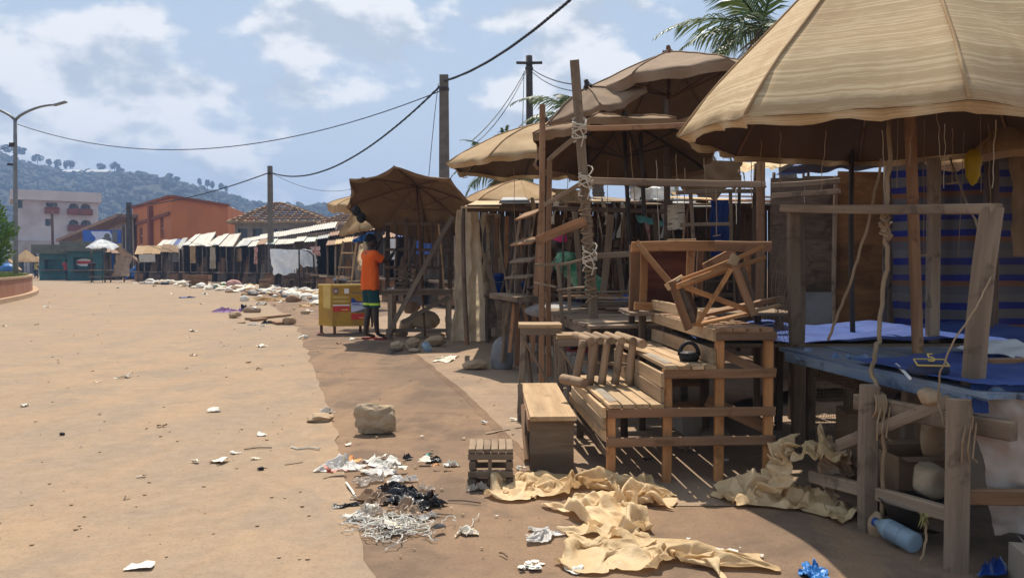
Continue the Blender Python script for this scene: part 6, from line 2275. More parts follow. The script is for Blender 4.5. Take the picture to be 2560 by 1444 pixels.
# rags strips that hang from its eave
for k, (px_, m) in enumerate(sorted([(1330, 'rope'), (1385, 'twine'), (1412, 'rope'), (1500, 'sheet_clear'), (1510, 'twine'), (1535, 'bag_grey'), (1552, 'twine'), (1568, 'rope'), (1620, 'cloth_rust'), (1655, 'cloth_white'), (1600, 'bag_black'), (1635, 'rope'), (1480, 'rope')])):
    a = at(px_, 500 + rs.uniform(-10, 10), 10.0)
    mb = MB()
    L = rs.uniform(.25, .8)
    w = rs.uniform(.015, .05)
    def strip(u, v, a=a, L=L, w=w, k=k):
        return a + V((u - .5) * w * (1 + .5 * math.sin(v * 7 + k)) + .03 * math.sin(v * 4 + k), .02 * math.sin(v * 9 + u * 3 + k), -L * v)
    mb.grid(strip, 3, 10)
    solo('hanging_rag', mb, m, ORD[k] + ' ragged strip from the left along the dark stall eave', 'rag', 'rags hanging from the dark stall eave', True)
mb = MB()
cloth(mb, at(1588, 535, 9.8), at(1660, 552, 9.8), at(1658, 566, 9.75), at(1592, 552, 9.75), 16, 6, .015, 3, .015, 5)
solo('teal_scarf', mb, 'cloth_teal', 'pale teal cloth slung between posts of the shaded stall', 'cloth', smooth=True)
mb = MB()
for k in range(60):
    c = at(1690, 545, 7.9)
    a = rnd(0, 6.28)
    pts = [c + V(math.cos(a + i * .6) * .085, math.sin(a + i * .6) * .085, -.12 + .24 * k / 60 + i * .004) for i in range(6)]
    mb.tube(pts, .007, 4)
solo('rope_coil', mb, 'rope_pale', 'pale rope wound in a thick coil round the stall post', 'rope')
mb = MB()
cloth(mb, at(1775, 500, 9.4), at(1822, 500, 9.4), at(1822, 640, 9.4), at(1775, 640, 9.4), 12, 20, .02, 2, .01, 5)
solo('dark_blue_sheet', mb, 'plastic_blue', 'dark blue sheet hung deep behind the cabinet frame', 'sheet', smooth=True)
for i, (a, b, m, lab) in enumerate([((1560, 430), (1650, 470), 'cloth_white', 'bright white sheet scrap on the shaded roof, between posts'), ((1700, 468), (1775, 482), 'tarp_cream', 'cream board edge catching sun on the shaded roof'), ((1540, 505), (1640, 520), 'sheet_clear', 'dusty plastic draped over the shaded roof edge')]):
    mb = MB()
    p, q = at(a[0], a[1], 10.2 + i * .3), at(b[0], b[1], 10.2 + i * .3)
    cloth(mb, V(p.x, p.y, q.z), V(q.x, q.y, q.z - .02), V(q.x, q.y + 1.0, p.z), V(p.x, p.y + 1.0, p.z + .02), 18, 14, .03, 3, .03, i)
    solo('roof_scrap', mb, m, lab, 'sheet', smooth=True)
for i, (x0_, x1_, y0_, y1_, Y_, m, lab) in enumerate([(1690, 1850, 396, 475, 8.5, 'canvas_brown', 'brown canvas hanging behind the post under the striped umbrella'), (1478, 1600, 398, 440, 9.4, 'shade_brown', 'dark brown cloth hanging under the stacked umbrellas'), (1560, 1690, 425, 500, 11, 'cloth_white', 'dirty white sheet slung behind the open stall frame'), (1380, 1470, 470, 520, 10.6, 'tarp_cream', 'cream sheet sagging behind the leaning pole')]):
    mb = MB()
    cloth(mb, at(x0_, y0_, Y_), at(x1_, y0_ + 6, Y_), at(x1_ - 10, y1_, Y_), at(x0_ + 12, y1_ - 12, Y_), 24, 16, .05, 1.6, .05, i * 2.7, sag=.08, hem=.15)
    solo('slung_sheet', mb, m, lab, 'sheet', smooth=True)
# a low table and blue bucket between the sheets
g = thing('side_table', 'dark low table between the hanging sheets and ladder rack', 'table', V(-.35, 12.2, 0))
for px_, Y in ((1218, 12.0), (1300, 12.0), (1222, 12.6), (1300, 12.6)):
    beam('leg', g, V(at(px_, 665, Y).x, Y, 0), V(at(px_, 665, Y).x, Y, .72), .06, .06, 'wood_dark', (0, 1, 0))
for i in range(4):
    beam('plank', g, V(at(1210, 665, 12).x, 12 + i * .18, .735), V(at(1330, 665, 12).x, 12 + i * .18, .735), .16, .03, 'wood_dark')
panel(g, 'front_board', (1215, 742, 818), (1290, 742, 818), 11.98, 11.98, 'wood_dark')
for a, b in (((1262, 800), (1268, 540)), ((1240, 735), (1242, 545)), ((1306, 790), (1300, 560))):
    beam('upright', g, at(*a, 12.3), at(*b, 12.3), .07, .05, 'wood_brown', (0, 1, 0))
beam('top_rail', g, at(1215, 520, 12.3), at(1340, 516, 12.3), .05, .06, 'wood_dark')
for px_, py, Y, w, lab in ((1250, 736, 12.2, .2, 'dark blue plastic container on the low dark table'), (1310, 760, 11.4, .16, 'second blue plastic container beside the ladder rack')):
    b = at(px_, py, Y)
    t = thing('blue_container', lab, 'container', b)
    mb = MB()
    mb.lathe(b, [(.01, 0), (w * .42, 0), (w * .5, .3), (w * .53, .3), (w * .53, .33), (w * .01, .34)], 16)
    part('body', mb, 'plastic_blue', t, True)
    mb = MB()
    mb.tube([b + V(-w * .5, -.02, .28), b + V(-w * .4, -.12, .2), b + V(w * .4, -.12, .2), b + V(w * .5, -.02, .28)], .006, 5)
    part('handle', mb, 'metal_grey', t)

# ------------------------------------------------------------------ far row of sheds along the bend
def shed(label, pl, pr, el, er, rl, rr, Yl, Yr, D=3.0, roof='roof_zinc', n=5, gap=None, table=True, cloths=(), shift=30, wallm='wood_dark', name='market_shed'):
    """el/er eave rows and rl/rr ridge rows in the photo at its two front ends"""
    A0, B0 = at(pl, el, Yl), at(pr, er, Yr)
    A1, B1 = at(pl + shift, rl, Yl + D), at(pr + shift * .6, rr, Yr + D)
    base = V((A0.x + B0.x) / 2, (A0.y + B0.y) / 2, 0)
    t = thing(name, label, 'market shed', base)
    for i in range(n):
        u0, u1 = i / n, (i + 1) / n
        p0, p1 = A0.lerp(B0, u0), A0.lerp(B0, u1)
        q0, q1 = A1.lerp(B1, u0), A1.lerp(B1, u1)
        dz = rnd(-.07, .07)
        mb = MB()
        nu = 10
        def fn(u, v):
            p = p0.lerp(p1, u).lerp(q0.lerp(q1, u), v)
            p = p + (p0 - q0).normalized() * rnd(0, .02)
            p.z += dz + .025 * math.sin(u * nu * 3.14)
            return p
        mb.grid(fn, 20, 3)
        part('roof_sheet', mb, roof if (gap is None or i not in gap) else gap[i], t, True)
    m = max(3, n)
    for i in range(m + 1):
        u = i / m
        p = A0.lerp(B0, u)
        q = A1.lerp(B1, u)
        rpole('post', t, V(p.x, p.y + .25, 0), V(p.x + rnd(-.06, .06), p.y + .25, p.z - .05), .05, .045, 'wood_grey' if i % 2 else 'wood_dark', 6, .005, 3)
        beam('rafter', t, p + V(0, .1, -.1), q + V(0, 0, -.1), .06, .08, 'wood_dark')
        if i < m:
            p2, q2 = A0.lerp(B0, (i + 1) / m), A1.lerp(B1, (i + 1) / m)
            mb = MB()
            quad(mb, V(q.x, q.y, 0), V(q2.x, q2.y, 0), V(q2.x, q2.y, q2.z - .05), V(q.x, q.y, q.z - .05))
            part('back_wall', mb, wallm, t)
            if table and i % 2 == 0:
                a, b = V(p.x, p.y + .1, .75), V(p2.x, p2.y + .1, .75)
                beam('counter', t, a, b, .7, .08, 'wood_grey')
                beam('counter_front', t, a - V(0, .1, .4), b - V(0, .1, .4), .04, rnd(.5, .75), 'wood_dark' if i % 4 else 'wood_brown')
            elif table:
                for _ in range(3):
                    f = rnd(.1, .9)
                    c = p.lerp(p2, f)
                    beam('leaning_board', t, V(c.x, c.y + rnd(.3, 1), 0), V(c.x + rnd(-.3, .3), c.y + 1.2, rnd(1.0, 2.0)), rnd(.15, .5), .03, ['wood_grey', 'wood_brown', 'wood_dark'][i % 3], (0, 1, 0))
    for X, Q in ((A0, A1), (B0, B1)):
        mb = MB()
        quad(mb, V(X.x, X.y + .3, 0), V(Q.x, Q.y, 0), V(Q.x, Q.y, Q.z - .08), V(X.x, X.y + .3, X.z - .08))
        part('side_wall', mb, wallm, t)
    for u, w, h, m_ in cloths:
        p, q = A0.lerp(B0, u), A0.lerp(B0, u + w)
        mb = MB()
        cloth(mb, V(p.x, p.y - .02, p.z - .1), V(q.x, q.y - .02, q.z - .1), V(q.x, q.y - .05, q.z - h), V(p.x, p.y - .05, p.z - h), 12, 14, .06, 2.5, .03, p.x)
        part('hanging_cloth', mb, m_, t, True)
    return t
RY = lambda px: 42 + (870 - px) * .042
shed('shed with pale ribbed sheet roof and brown doors, left of its twin', 456, 520, 613, 612, 587, 578, RY(480) - 2, RY(520) - 2, 3.2, 'roof_zinc', 4, None, True, ((.3, .25, 1.3, 'canvas_tan'),), 34)
shed('shed with pale ribbed sheet roof next to the long one, its twin', 512, 582, 614, 613, 589, 580, RY(540) - 2, RY(580) - 2, 3.2, 'roof_zinc', 4, None, True, ((.2, .18, 1.6, 'sheet_clear'),), 34)
shed('low shed with patchy green and cream sheet roof behind the white cloth', 578, 786, 619, 601, 604, 590, RY(600), RY(790), 2.2, 'roof_zinc', 9, {0: 'roof_green', 1: 'roof_zinc_dull', 3: 'roof_rust', 4: 'roof_green', 8: 'roof_green'}, True, ((.06, .08, 1.0, 'canvas_brown'), (.3, .06, 1.2, 'cloth_rust')), 14)
t = shed('long hall with bright cream roof and brown fascia above the low shed', 598, 838, 606, 571, 594, 556, 58, 46, 3.0, 'roof_zinc', 9, None, False, (), 10, 'fascia', 'long_hall')
mb = MB()
a, b = at(598, 607, 57.9), at(838, 573, 45.9)
mb.bar(a - V(0, 0, .45), b - V(0, 0, .55), .1, 1.0)
part('fascia', mb, 'fascia', t)
shed('shed with grey and white sheets left of the pale-roofed twins', 378, 452, 626, 622, 600, 594, RY(400), RY(450), 3.0, 'roof_zinc', 5, {2: 'roof_zinc_dull', 3: 'plastic_blue', 4: 'roof_zinc_dull'}, True, ((.6, .3, 1.0, 'bag_grey'),), 30)
shed('low stall with sagging brown canvas roof before the orange building', 336, 445, 633, 631, 612, 612, RY(360) - 2, RY(430) - 2, 2.6, 'canvas_tan', 5, {0: 'canvas_pale', 3: 'canvas_brown', 4: 'canvas_brown'}, True, ((.1, .4, .7, 'roof_zinc'),), 8)
shed('stall of bare shelves beside the teal kiosks', 214, 300, 628, 632, 618, 620, RY(230), RY(300), 2.5, 'roof_rust', 4, None, True, ((.72, .1, 1.6, 'plastic_blue'),), 6)
shed('rusty lean-to roof right of white cloth, above the ladder', 815, 905, 609, 600, 598, 588, 34, 30, 2.0, 'roof_rust', 4, {1: 'tarp_cream', 2: 'tarp_cream'}, True, (), 6)
shed('brown board shed behind the ladder and person in orange', 790, 960, 596, 570, 588, 556, 39, 33, 2.2, 'roof_rust', 5, {0: 'roof_zinc_dull'}, True, ((.75, .1, .7, 'tarp_bright'),), 6)
shed('shaded shed glimpsed behind the street table', 955, 1140, 590, 585, 572, 566, 27, 22, 2.5, 'roof_rust', 5, {1: 'tarp_blue', 3: 'roof_zinc_dull'}, True, ((.1, .12, .8, 'cloth_white'), (.5, .2, .6, 'tarp_blue')), 6)
# white cloth over trestles, red striped cloth beside
t = thing('white_cloth', 'big white cloth draped in swags over far trestles', 'cloth', V(at(735, 700, 40).x, 40, 0))
mb = MB()
cloth(mb, at(674, 622, 40), at(760, 624, 39.5), at(758, 668, 39.2), at(682, 684, 39.6), 40, 30, .10, 1.2, .05, 3, sag=.12, hem=.5)
part('drape', mb, 'cloth_white', t, True)
mb = MB()
cloth(mb, at(752, 622, 39.6), at(788, 624, 39.2), at(797, 662, 38.8), at(756, 668, 39.1), 20, 20, .1, 1.3, .05, 9)
part('drape', mb, 'cloth_white', t, True)
t2 = thing('trestle_stack', 'dark stacked trestles and stools under the white cloth', 'trestles', V(at(740, 700, 40).x, 40.3, 0))
for k in range(26):
    px_ = rnd(684, 800)
    a = at(px_, 712, 40 + rnd(-.6, .8))
    a.z = 0
    beam('leg', t2, a, a + V(rnd(-.15, .15), 0, rnd(.5, 1.2)), .09, .07, 'wood_dark', (0, 1, 0))
for k in range(14):
    px_ = rnd(684, 780)
    a = at(px_, 700, 40 + rnd(-.6, .6))
    a.z = rnd(.3, 1.0)
    beam('rail', t2, a, a + V(rnd(.3, .9), rnd(-.3, .3), rnd(-.1, .1)), .12, .05, 'wood_grey' if k % 2 else 'wood_dark')
mb = MB()
a = at(748, 672, 39)
a.z = 0
mb.tube([V(a.x, 39, 0), V(a.x, 39, 2.05), V(a.x + .5, 39, 1.95), V(a.x + .72, 39, 1.75), V(a.x + .8, 39, 0)], .04, 6)
solo('bent_pipe_frame', mb, 'metal_dark', 'bent dark pipe frame standing before the white cloth', 'frame')
mb = MB()
cloth(mb, at(775, 617, 38.5), at(800, 615, 38.3), at(800, 640, 38.2), at(785, 636, 38.4), 10, 10, .04, 2, .02, 4)
solo('red_striped_cloth', mb, 'cloth_rust', 'red and white cloth pinned beside the white one', 'cloth', smooth=True)
# ladder with blue seat behind the yellow cart
g = thing('tall_ladder', 'tall wooden ladder frame leaning behind the yellow cart', 'ladder', at(855, 706, 24))
for a, b in (((836, 716), (858, 603)), ((870, 705), (892, 603))):
    beam('rail', g, V(at(*a, 24).x, 24, 0), at(*b, 24), .06, .05, 'wood_pale', (0, 1, 0))
for py in (632, 668, 695):
    u = (716 - py) / 113
    beam('rung', g, at(836 + 22 * u, py, 24), at(870 + 22 * u, py, 24), .05, .04, 'wood_pale')
mb = MB()
p = at(853, 697, 24.2)
mb.box(p, .42, .4, .08)
solo('blue_stool', mb, 'glass_blue', 'pale blue stool seat standing behind the yellow cart', 'stool')
for (px_, py, Y, s, lab, m) in ((820, 690, 25, (.5, .45, .42), 'plain brown crate standing left of the tall ladder', 'wood_brown'), (885, 690, 26, (.45, .4, .7), 'grey slatted crate behind the person in orange', 'wood_grey'), (664, 704, 37, (.5, .4, .55), 'brown box before the far low shed', 'wood_brown'), (496, 690, 44, (.9, .5, .7), 'yellow-brown cabinet in the pale-roofed shed', 'plywood')):
    c = at(px_, py, Y)
    c.z = 0
    t = thing('crate', lab, 'crate', c)
    for k in range(4):
        z = s[2] * (k + .5) / 4
        beam('slat', t, c + V(-s[0] / 2, -s[1] / 2, z), c + V(s[0] / 2, -s[1] / 2, z), .02, s[2] / 4 - .015, m)
        beam('slat', t, c + V(-s[0] / 2, s[1] / 2, z), c + V(s[0] / 2, s[1] / 2, z), .02, s[2] / 4 - .015, m)
        for sx in (-1, 1):
            beam('slat', t, c + V(sx * s[0] / 2, -s[1] / 2, z), c + V(sx * s[0] / 2, s[1] / 2, z), .02, s[2] / 4 - .015, m)
    beam('lid', t, c + V(-s[0] / 2, 0, s[2]), c + V(s[0] / 2, 0, s[2]), s[1], .02, m)
# teal kiosks
def kiosk(label, pl, pr, peave, pcap, Y, D, sign=False):
    a, b = at(pl, 665, Y), at(pr, 665, Y)
    ze, zc_ = zz(peave, Y), zz(pcap, Y)
    t = thing('kiosk', label, 'kiosk', V((a.x + b.x) / 2, Y, 0))
    W = b.x - a.x
    mb = MB()
    facade(mb, V(a.x, Y, 0), V(1, 0, 0), V(0, -1, 0), W, ze, [(W * .2, W * .85, .9, ze - .5)], .6)
    for x in (a.x, b.x):
        quad(mb, V(x, Y, 0), V(x, Y + D, 0), V(x, Y + D, ze), V(x, Y, ze))
    quad(mb, V(b.x, Y + D, 0), V(a.x, Y + D, 0), V(a.x, Y + D, ze), V(b.x, Y + D, ze))
    part('wall', mb, 'teal_paint', t)
    mb = MB()
    quad(mb, V(a.x + W * .2, Y + .5, .9), V(a.x + W * .85, Y + .5, .9), V(a.x + W * .85, Y + .5, ze - .5), V(a.x + W * .2, Y + .5, ze - .5))
    sh = part('shutter', mb, 'teal_paint', t)
    mb = MB()
    mb.bar(V(a.x - .2, Y + D / 2 - .3, (ze + zc_) / 2), V(b.x + .2, Y + D / 2 - .3, (ze + zc_) / 2), D + .9, zc_ - ze)
    part('roof', mb, 'moss_roof', t)
    if sign:
        mb = MB()
        c = V(a.x + W * .45, Y + .485, ze * .62)
        mb.lathe(c, [(.01, 0), (.75, 0.002)], 20, (0, -1, 0))
        for v in mb.v:
            v.z = c.z + (v.z - c.z) * .42
        part('emblem', mb, 'sign_white', sh)
        mb = MB()
        mb.box(c + V(0, -.012, 0), 1.2, .008, .24)
        part('emblem_band', mb, 'sign_red', sh)
    beam('counter', t, V(a.x + W * .15, Y - .25, .85), V(a.x + W * .9, Y - .25, .85), .5, .08, 'wood_grey')
kiosk('closed teal kiosk with mossy slab roof, the plain one', 98, 164, 634, 612, 66, 1.0)
kiosk('teal kiosk with a red and white emblem on its shutter', 168, 244, 628, 604, 64, 1.0, True)
# white tarp and grey cloth of the far stall
t = thing('cloth_stall', 'far stall of shelves hung with sagging grey and tan cloth', 'market stall', V(at(285, 700, 60).x, 60, 0))
umbrella('domed white umbrella over the far stall with sagging grey cloth', at(256, 598, 57), 1.15, .6, 'cloth_white', 8, (0, 0, 1), .2, base=V(at(256, 665, 57).x, 57, 0), prof=1.7, seed=41, shade_brown=None, crush=.16, sag=.1)
mb = MB()
cloth(mb, at(262, 612, 57.5), at(310, 622, 57), at(358, 655, 56), at(300, 640, 58), 26, 18, .15, 1.5, .06, 8)
part('grey_sheet', mb, 'canvas_grey', t, True)
mb = MB()
cloth(mb, at(290, 634, 57.5), at(330, 640, 57), at(318, 690, 56.5), at(282, 690, 57), 20, 20, .12, 2.5, .04, 12)
part('hanging_sheet', mb, 'bag_tan', t, True)
for px_ in (228, 262, 276, 310, 345):
    rpole('post', t, V(at(px_, 665, 57.5).x, 57.5, 0), at(px_, 628 if px_ < 320 else 648, 57.5), .06, .05, 'wood_dark', 6)
for k in range(8):
    a = at(225 + (k % 4) * 16, 690, 57.4)
    a.z = .4 + .5 * (k // 4)
    beam('shelf', t, a, a + V(.5, 0, 0), .4, .07, 'wood_grey')
mb = MB()
p = gp(345, 699)
drape(mb, HEAP, p, 2.4, 1.6, 1.3, .4)
solo('blue_tarp_bundle', mb, 'tarp_bright', 'bright blue tarpaulin heaped up before the far stalls', 'tarpaulin', smooth=True)
# rubble and boards at the planter's far side
mb = MB()
for k in range(60):
    p = gp(rnd(20, 95), rnd(693, 697))
    rock(mb, V(p.x, p.y - 8, rnd(0, 1.4)), rnd(.2, .5), .3, rnd(.15, .3), k, rnd(0, 3), 1)
ro = structure('rubble', mb, 'block_wall')
ro['kind'] = 'stuff'
beam_t = thing('leaning_board', 'long pale board leaning by the far heap behind planter', 'board', at(30, 668, 48))
beam('plank', beam_t, at(12, 640, 48), at(52, 675, 48), .25, .06, 'wood_pale')
mb = MB()
blob(mb, at(20, 672, 52) - V(0, 0, .2), .5, .4, .35, 2, 3, .3)
solo('blue_bundle', mb, 'tarp_bright', 'small bright blue bundle behind the planter lawn', 'bundle', smooth=True)
mb = MB()
p = gp(112, 695)
blob(mb, V(p.x, p.y, 0), .35, .3, 1.1, 12, 3, .2)
solo('yellow_sack', mb, 'yellow_pale', 'upright yellow sack standing at the plain teal kiosk', 'sack', smooth=True)
bt = thing('street_bench', 'low dark bench standing before the emblem kiosk', 'bench', gp(160, 696))
c = gp(165, 697)
beam('seat', bt, c + V(-1.2, 0, .5), c + V(1.6, 0, .5), .5, .1, 'wood_grey')
for x in (-1.0, 0.2, 1.4):
    beam('leg', bt, c + V(x, 0, 0), c + V(x, 0, .46), .12, .12, 'wood_dark', (0, 1, 0))

# ------------------------------------------------------------------ yellow cart box with posters
c0 = gp(812, 837)
g = thing('yellow_cart', 'worn yellow box cart on short legs covered in posters', 'cart', c0)
Yc = 13.45
pl, pm, pr = at(796, 700, Yc + .30), at(830, 700, Yc), at(925, 700, Yc + .12)
z0, z1 = .145, .865
def P3(p, z):
    return V(p.x, p.y, z)
dback = V(pr.x - pm.x, pr.y - pm.y, 0)
side = V(pl.x - pm.x, pl.y - pm.y, 0)
bkl = V(.05, .42, 0)
mb = MB()
quad(mb, P3(pm, z0), P3(pr, z0), P3(pr, z1), P3(pm, z1))
fr_ = part('front_panel', mb, 'yellow_paint', g)
mb = MB()
quad(mb, P3(pl, z0), P3(pm, z0), P3(pm, z1), P3(pl, z1))
part('side_panel', mb, 'yellow_paint', g)
pb_ = pr + V(pl.x - pm.x, pl.y - pm.y, 0) + V(.1, .1, 0)
mb = MB()
quad(mb, P3(pr, z0), P3(pb_, z0), P3(pb_, z1), P3(pr, z1))
quad(mb, P3(pb_, z0), P3(pl, z0), P3(pl, z1), P3(pb_, z1))
part('side_panel', mb, 'yellow_paint', g)
mb = MB()
quad(mb, P3(pl, z1 - .03), P3(pm, z1 - .03), P3(pr, z1 - .03), P3(pb_, z1 - .03))
quad(mb, P3(pl, z0 + .01), P3(pm, z0 + .01), P3(pr, z0 + .01), P3(pb_, z0 + .01))
part('tray_board', mb, 'wood_grey', g)
for p in (pl, pm, pr, pb_):
    q = P3(p, 0) + (V((pm.x + pb_.x) / 2, (pm.y + pb_.y) / 2, 0) - P3(p, 0)).normalized() * .05
    beam('leg', g, q, q + V(0, 0, z0 + .1), .045, .045, 'rust', (0, 1, 0))
for a, b in ((pl, pm), (pm, pr), (pr, pb_), (pb_, pl)):
    beam('rim', g, P3(a, z1), P3(b, z1), .03, .03, 'yellow_pale')
fx = (pr - pm)
fx.z = 0
fl = fx.length
fd = fx.normalized()
fn_ = Vector((fd.y, -fd.x, 0))
def patch(name, u0, u1, v0, v1, mat, off=.006, poly=None):
    mb = MB()
    Q = lambda u, v: P3(pm, z0) + fd * (u * fl) + fn_ * off + V(0, 0, v * (z1 - z0))
    if poly:
        mb.add([Q(*p) for p in poly], [tuple(range(len(poly)))])
    else:
        quad(mb, Q(u0, v0), Q(u1, v0), Q(u1, v1), Q(u0, v1))
    return part(name, mb, mat, fr_)
patch('poster_band', .02, .46, .36, .50, 'sign_red')
patch('poster_band', .02, .46, .50, .53, 'sign_white')
patch('poster_line', .02, .44, .58, .64, 'yellow_pale')
patch('poster_line', .02, .44, .68, .74, 'yellow_pale')
patch('sticker', .32, .44, .80, .92, 'sign_white')
patch('poster_sheet', .50, .97, .34, .58, 'sign_pale')
patch('poster_band', .50, .97, .16, .31, 'sign_red')
patch('poster_peak', 0, 0, 0, 0, 'print_blue', .008, [(.50, .57), (.50, .68), (.56, .69), (.64, .61), (.95, .58), (.97, .575)])
patch('poster_landscape', 0, 0, 0, 0, 'print_grey', .009, [(.50, .34), (.60, .36), (.75, .40), (.88, .44), (.97, .46), (.97, .34)])
patch('poster_line', .52, .72, .53, .55, 'print_blue', .010)
patch('poster_line', .52, .85, .50, .515, 'print_blue', .010)
patch('poster_line', .24, .42, .39, .42, 'paper_orange', .010)
patch('poster_line', .70, .92, .19, .22, 'paper_orange', .010)
patch('poster_tear', .52, .90, .80, .82, 'print_grey', .009)
mb = MB()
cc_ = P3(pm, z0) + fd * fl * .09 + fn_ * .012 + V(0, 0, .86 * (z1 - z0))
mb.lathe(cc_, [(.012, 0), (.055, .001)], 20, fn_)
em = part('round_emblem', mb, 'print_grey', fr_)
mb = MB()
mb.lathe(cc_ + fn_ * .004, [(.002, 0), (.03, .001)], 16, fn_)
part('round_emblem', mb, 'cloth_rust', fr_)
mb = MB()
q0, q1 = pl.lerp(pm, .38), pl.lerp(pm, .92)
sn = Vector((-(pm - pl).y, (pm - pl).x, 0)).normalized() * -.012
cloth(mb, P3(q0, z1) + sn, P3(q1, z1) + sn, P3(q1, z0 + .30) + sn * 1.5, P3(q0, z0 + .33) + sn * 1.5, 8, 12, .004, 1, .005, 2)
part('hanging_card', mb, 'yellow_pale', g, True)
# ------------------------------------------------------------------ people
def skin_mesh(name, verts, edges, radii, sub=2, root=0):
    me = bpy.data.meshes.new(name)
    me.from_pydata([tuple(v) for v in verts], edges, [])
    o = bpy.data.objects.new(name, me)
    COL.objects.link(o)
    md = o.modifiers.new('Skin', 'SKIN')
    md.use_smooth_shade = True
    for i, r in enumerate(radii):
        sv = me.skin_vertices[0].data[i]
        sv.radius = r if isinstance(r, tuple) else (r, r)
        sv.use_root = (i == root)
    sm = o.modifiers.new('Sub', 'SUBSURF')
    sm.levels = sub
    sm.render_levels = sub
    dg = bpy.context.evaluated_depsgraph_get()
    dg.update()
    ev = o.evaluated_get(dg)
    m2 = bpy.data.meshes.new_from_object(ev)
    bpy.data.objects.remove(o)
    vs = [v.co.copy() for v in m2.vertices]
    fs = [tuple(p.vertices) for p in m2.polygons]
    bpy.data.meshes.remove(m2)
    return vs, fs
def remesh(vs, fs, vox):
    me = bpy.data.meshes.new('tmp')
    me.from_pydata([tuple(v) for v in vs], [], fs)
    o = bpy.data.objects.new('tmp', me)
    COL.objects.link(o)
    md = o.modifiers.new('R', 'REMESH')
    md.mode = 'VOXEL'
    md.voxel_size = vox
    sm = o.modifiers.new('S', 'SMOOTH')
    sm.factor = .5
    sm.iterations = 2
    dg = bpy.context.evaluated_depsgraph_get()
    dg.update()
    m2 = bpy.data.meshes.new_from_object(o.evaluated_get(dg))
    bpy.data.objects.remove(o)
    r = ([v.co.copy() for v in m2.vertices], [tuple(p.vertices) for p in m2.polygons])
    bpy.data.meshes.remove(m2)
    return r
def ellip(c, sx, sy, sz, seg=14, rows=10, M=None):
    vs, fs = [], []
    for j in range(rows + 1):
        ph = math.pi * j / rows
        for i in range(seg):
            a = 2 * math.pi * i / seg
            q = Vector((math.sin(ph) * math.cos(a) * sx, math.sin(ph) * math.sin(a) * sy, math.cos(ph) * sz))
            vs.append(Vector(c) + (M @ q if M else q))
    for j in range(rows):
        for i in range(seg):
            a, b = j * seg + i, j * seg + (i + 1) % seg
            fs.append((a, a + seg, b + seg, b))
    return vs, fs
def person(label, loc, face, J, scale=1.0, shirt='shirt_orange', shorts='shorts_dark', skin='skin_dark', hem=.80, leg_cut=.52, sleeve=.55, shoes='sandal_red', hat=None, vox=.013, hands=True, extras=None, bag=None):
    """J: joint positions in a local frame, x to the person's right, y forward, z up"""
    t = thing('person', label, 'person', loc)
    Mz = Matrix.Rotation(face, 3, 'Z')
    W = lambda p: Vector(loc) + Mz @ (Vector(p) * scale)
    names = list(J)
    vs, ed, rd = [], [], []
    ix = {}
    def add(nm, p, r):
        ix[nm] = len(vs)
        vs.append(Vector(p))
        rd.append(r)
    add('pelvis', J['pelvis'], (.13, .10))
    add('waist', J['waist'], (.12, .09))
    add('chest', J['chest'], (.145, .10))
    add('neck0', J['neck'], .055)
    add('head0', Vector(J['neck']).lerp(Vector(J['head']), .5), .055)
    ed += [(0, 1), (1, 2), (2, 3), (3, 4)]
    for s in 'LR':
        add('sh' + s, J['sh' + s], .062)
        add('el' + s, J['el' + s], .042)
        add('wr' + s, J['wr' + s], .028)
        ed += [(ix['chest'], ix['sh' + s]), (ix['sh' + s], ix['el' + s]), (ix['el' + s], ix['wr' + s])]
        add('hip' + s, J['hip' + s], .095)
        k = Vector(J['kn' + s])
        a = Vector(J['an' + s])
        add('kn' + s, k, .06)
        add('calf' + s, k.lerp(a, .35) + V(0, -.012, 0), .058)
        add('an' + s, a, .036)
        add('toe' + s, J['to' + s], .03)
        ed += [(ix['pelvis'], ix['hip' + s]), (ix['hip' + s], ix['kn' + s]), (ix['kn' + s], ix['calf' + s]), (ix['calf' + s], ix['an' + s]), (ix['an' + s], ix['toe' + s])]
    bv, bf = skin_mesh('body', vs, ed, rd)
    def join(A, B):
        n = len(A[0])
        return (A[0] + B[0], A[1] + [tuple(i + n for i in f) for f in B[1]])
    body = (bv, bf)
    h = Vector(J['head'])
    body = join(body, ellip(h, .078, .095, .118))
    body = join(body, ellip(h + V(0, .055, -.05), .05, .05, .055))
    body = join(body, ellip(h + V(0, .10, -.015), .015, .02, .025, 8, 6))
    for s in (-1, 1):
        body = join(body, ellip(h + V(s * .08, -.005, -.01), .012, .022, .032, 8, 6))
        body = join(body, ellip(h + V(s * .032, .083, .012), .014, .012, .01, 8, 6))
    body = join(body, ellip(h + V(0, .092, -.055), .026, .014, .012, 8, 6))
    if hands:
        for s in 'LR':
            w, e = Vector(J['wr' + s]), Vector(J['el' + s])
            d = (w - e).normalized()
            sd = d.cross(V(0, 1, 0.3)).normalized()
            nr = sd.cross(d)
            pc = w + d * .055
            Mp = Matrix((sd, nr, d)).transposed()
            body = join(body, ellip(pc, .04, .018, .055, 10, 8, Mp))
            fv, fe, fr2 = [w + d * .03], [], [.016]
            for q, (o, L) in enumerate(((-.03, .065), (-.01, .078), (.011, .072), (.03, .058))):
                b0 = pc + sd * o + d * .035
                m1 = b0 + d * L * .55 + nr * .008
                m2 = m1 + d * L * .4 + nr * .03
                i0 = len(fv)
                fv += [b0, m1, m2]
                fr2 += [.0105, .0095, .008]
                fe += [(0, i0), (i0, i0 + 1), (i0 + 1, i0 + 2)]
            i0 = len(fv)
            fv += [pc - sd * .035 - d * .02, pc - sd * .062 + d * .02 + nr * .015]
            fr2 += [.012, .009]
            fe += [(0, i0), (i0, i0 + 1)]
            body = join(body, skin_mesh('hand', fv, fe, fr2, 1))
    body = remesh(*body, vox)
    mb = MB()
    mb.add([W(p) for p in body[0]], body[1])
    part('body', mb, skin, t, True)
    # hair cap
    mb = MB()
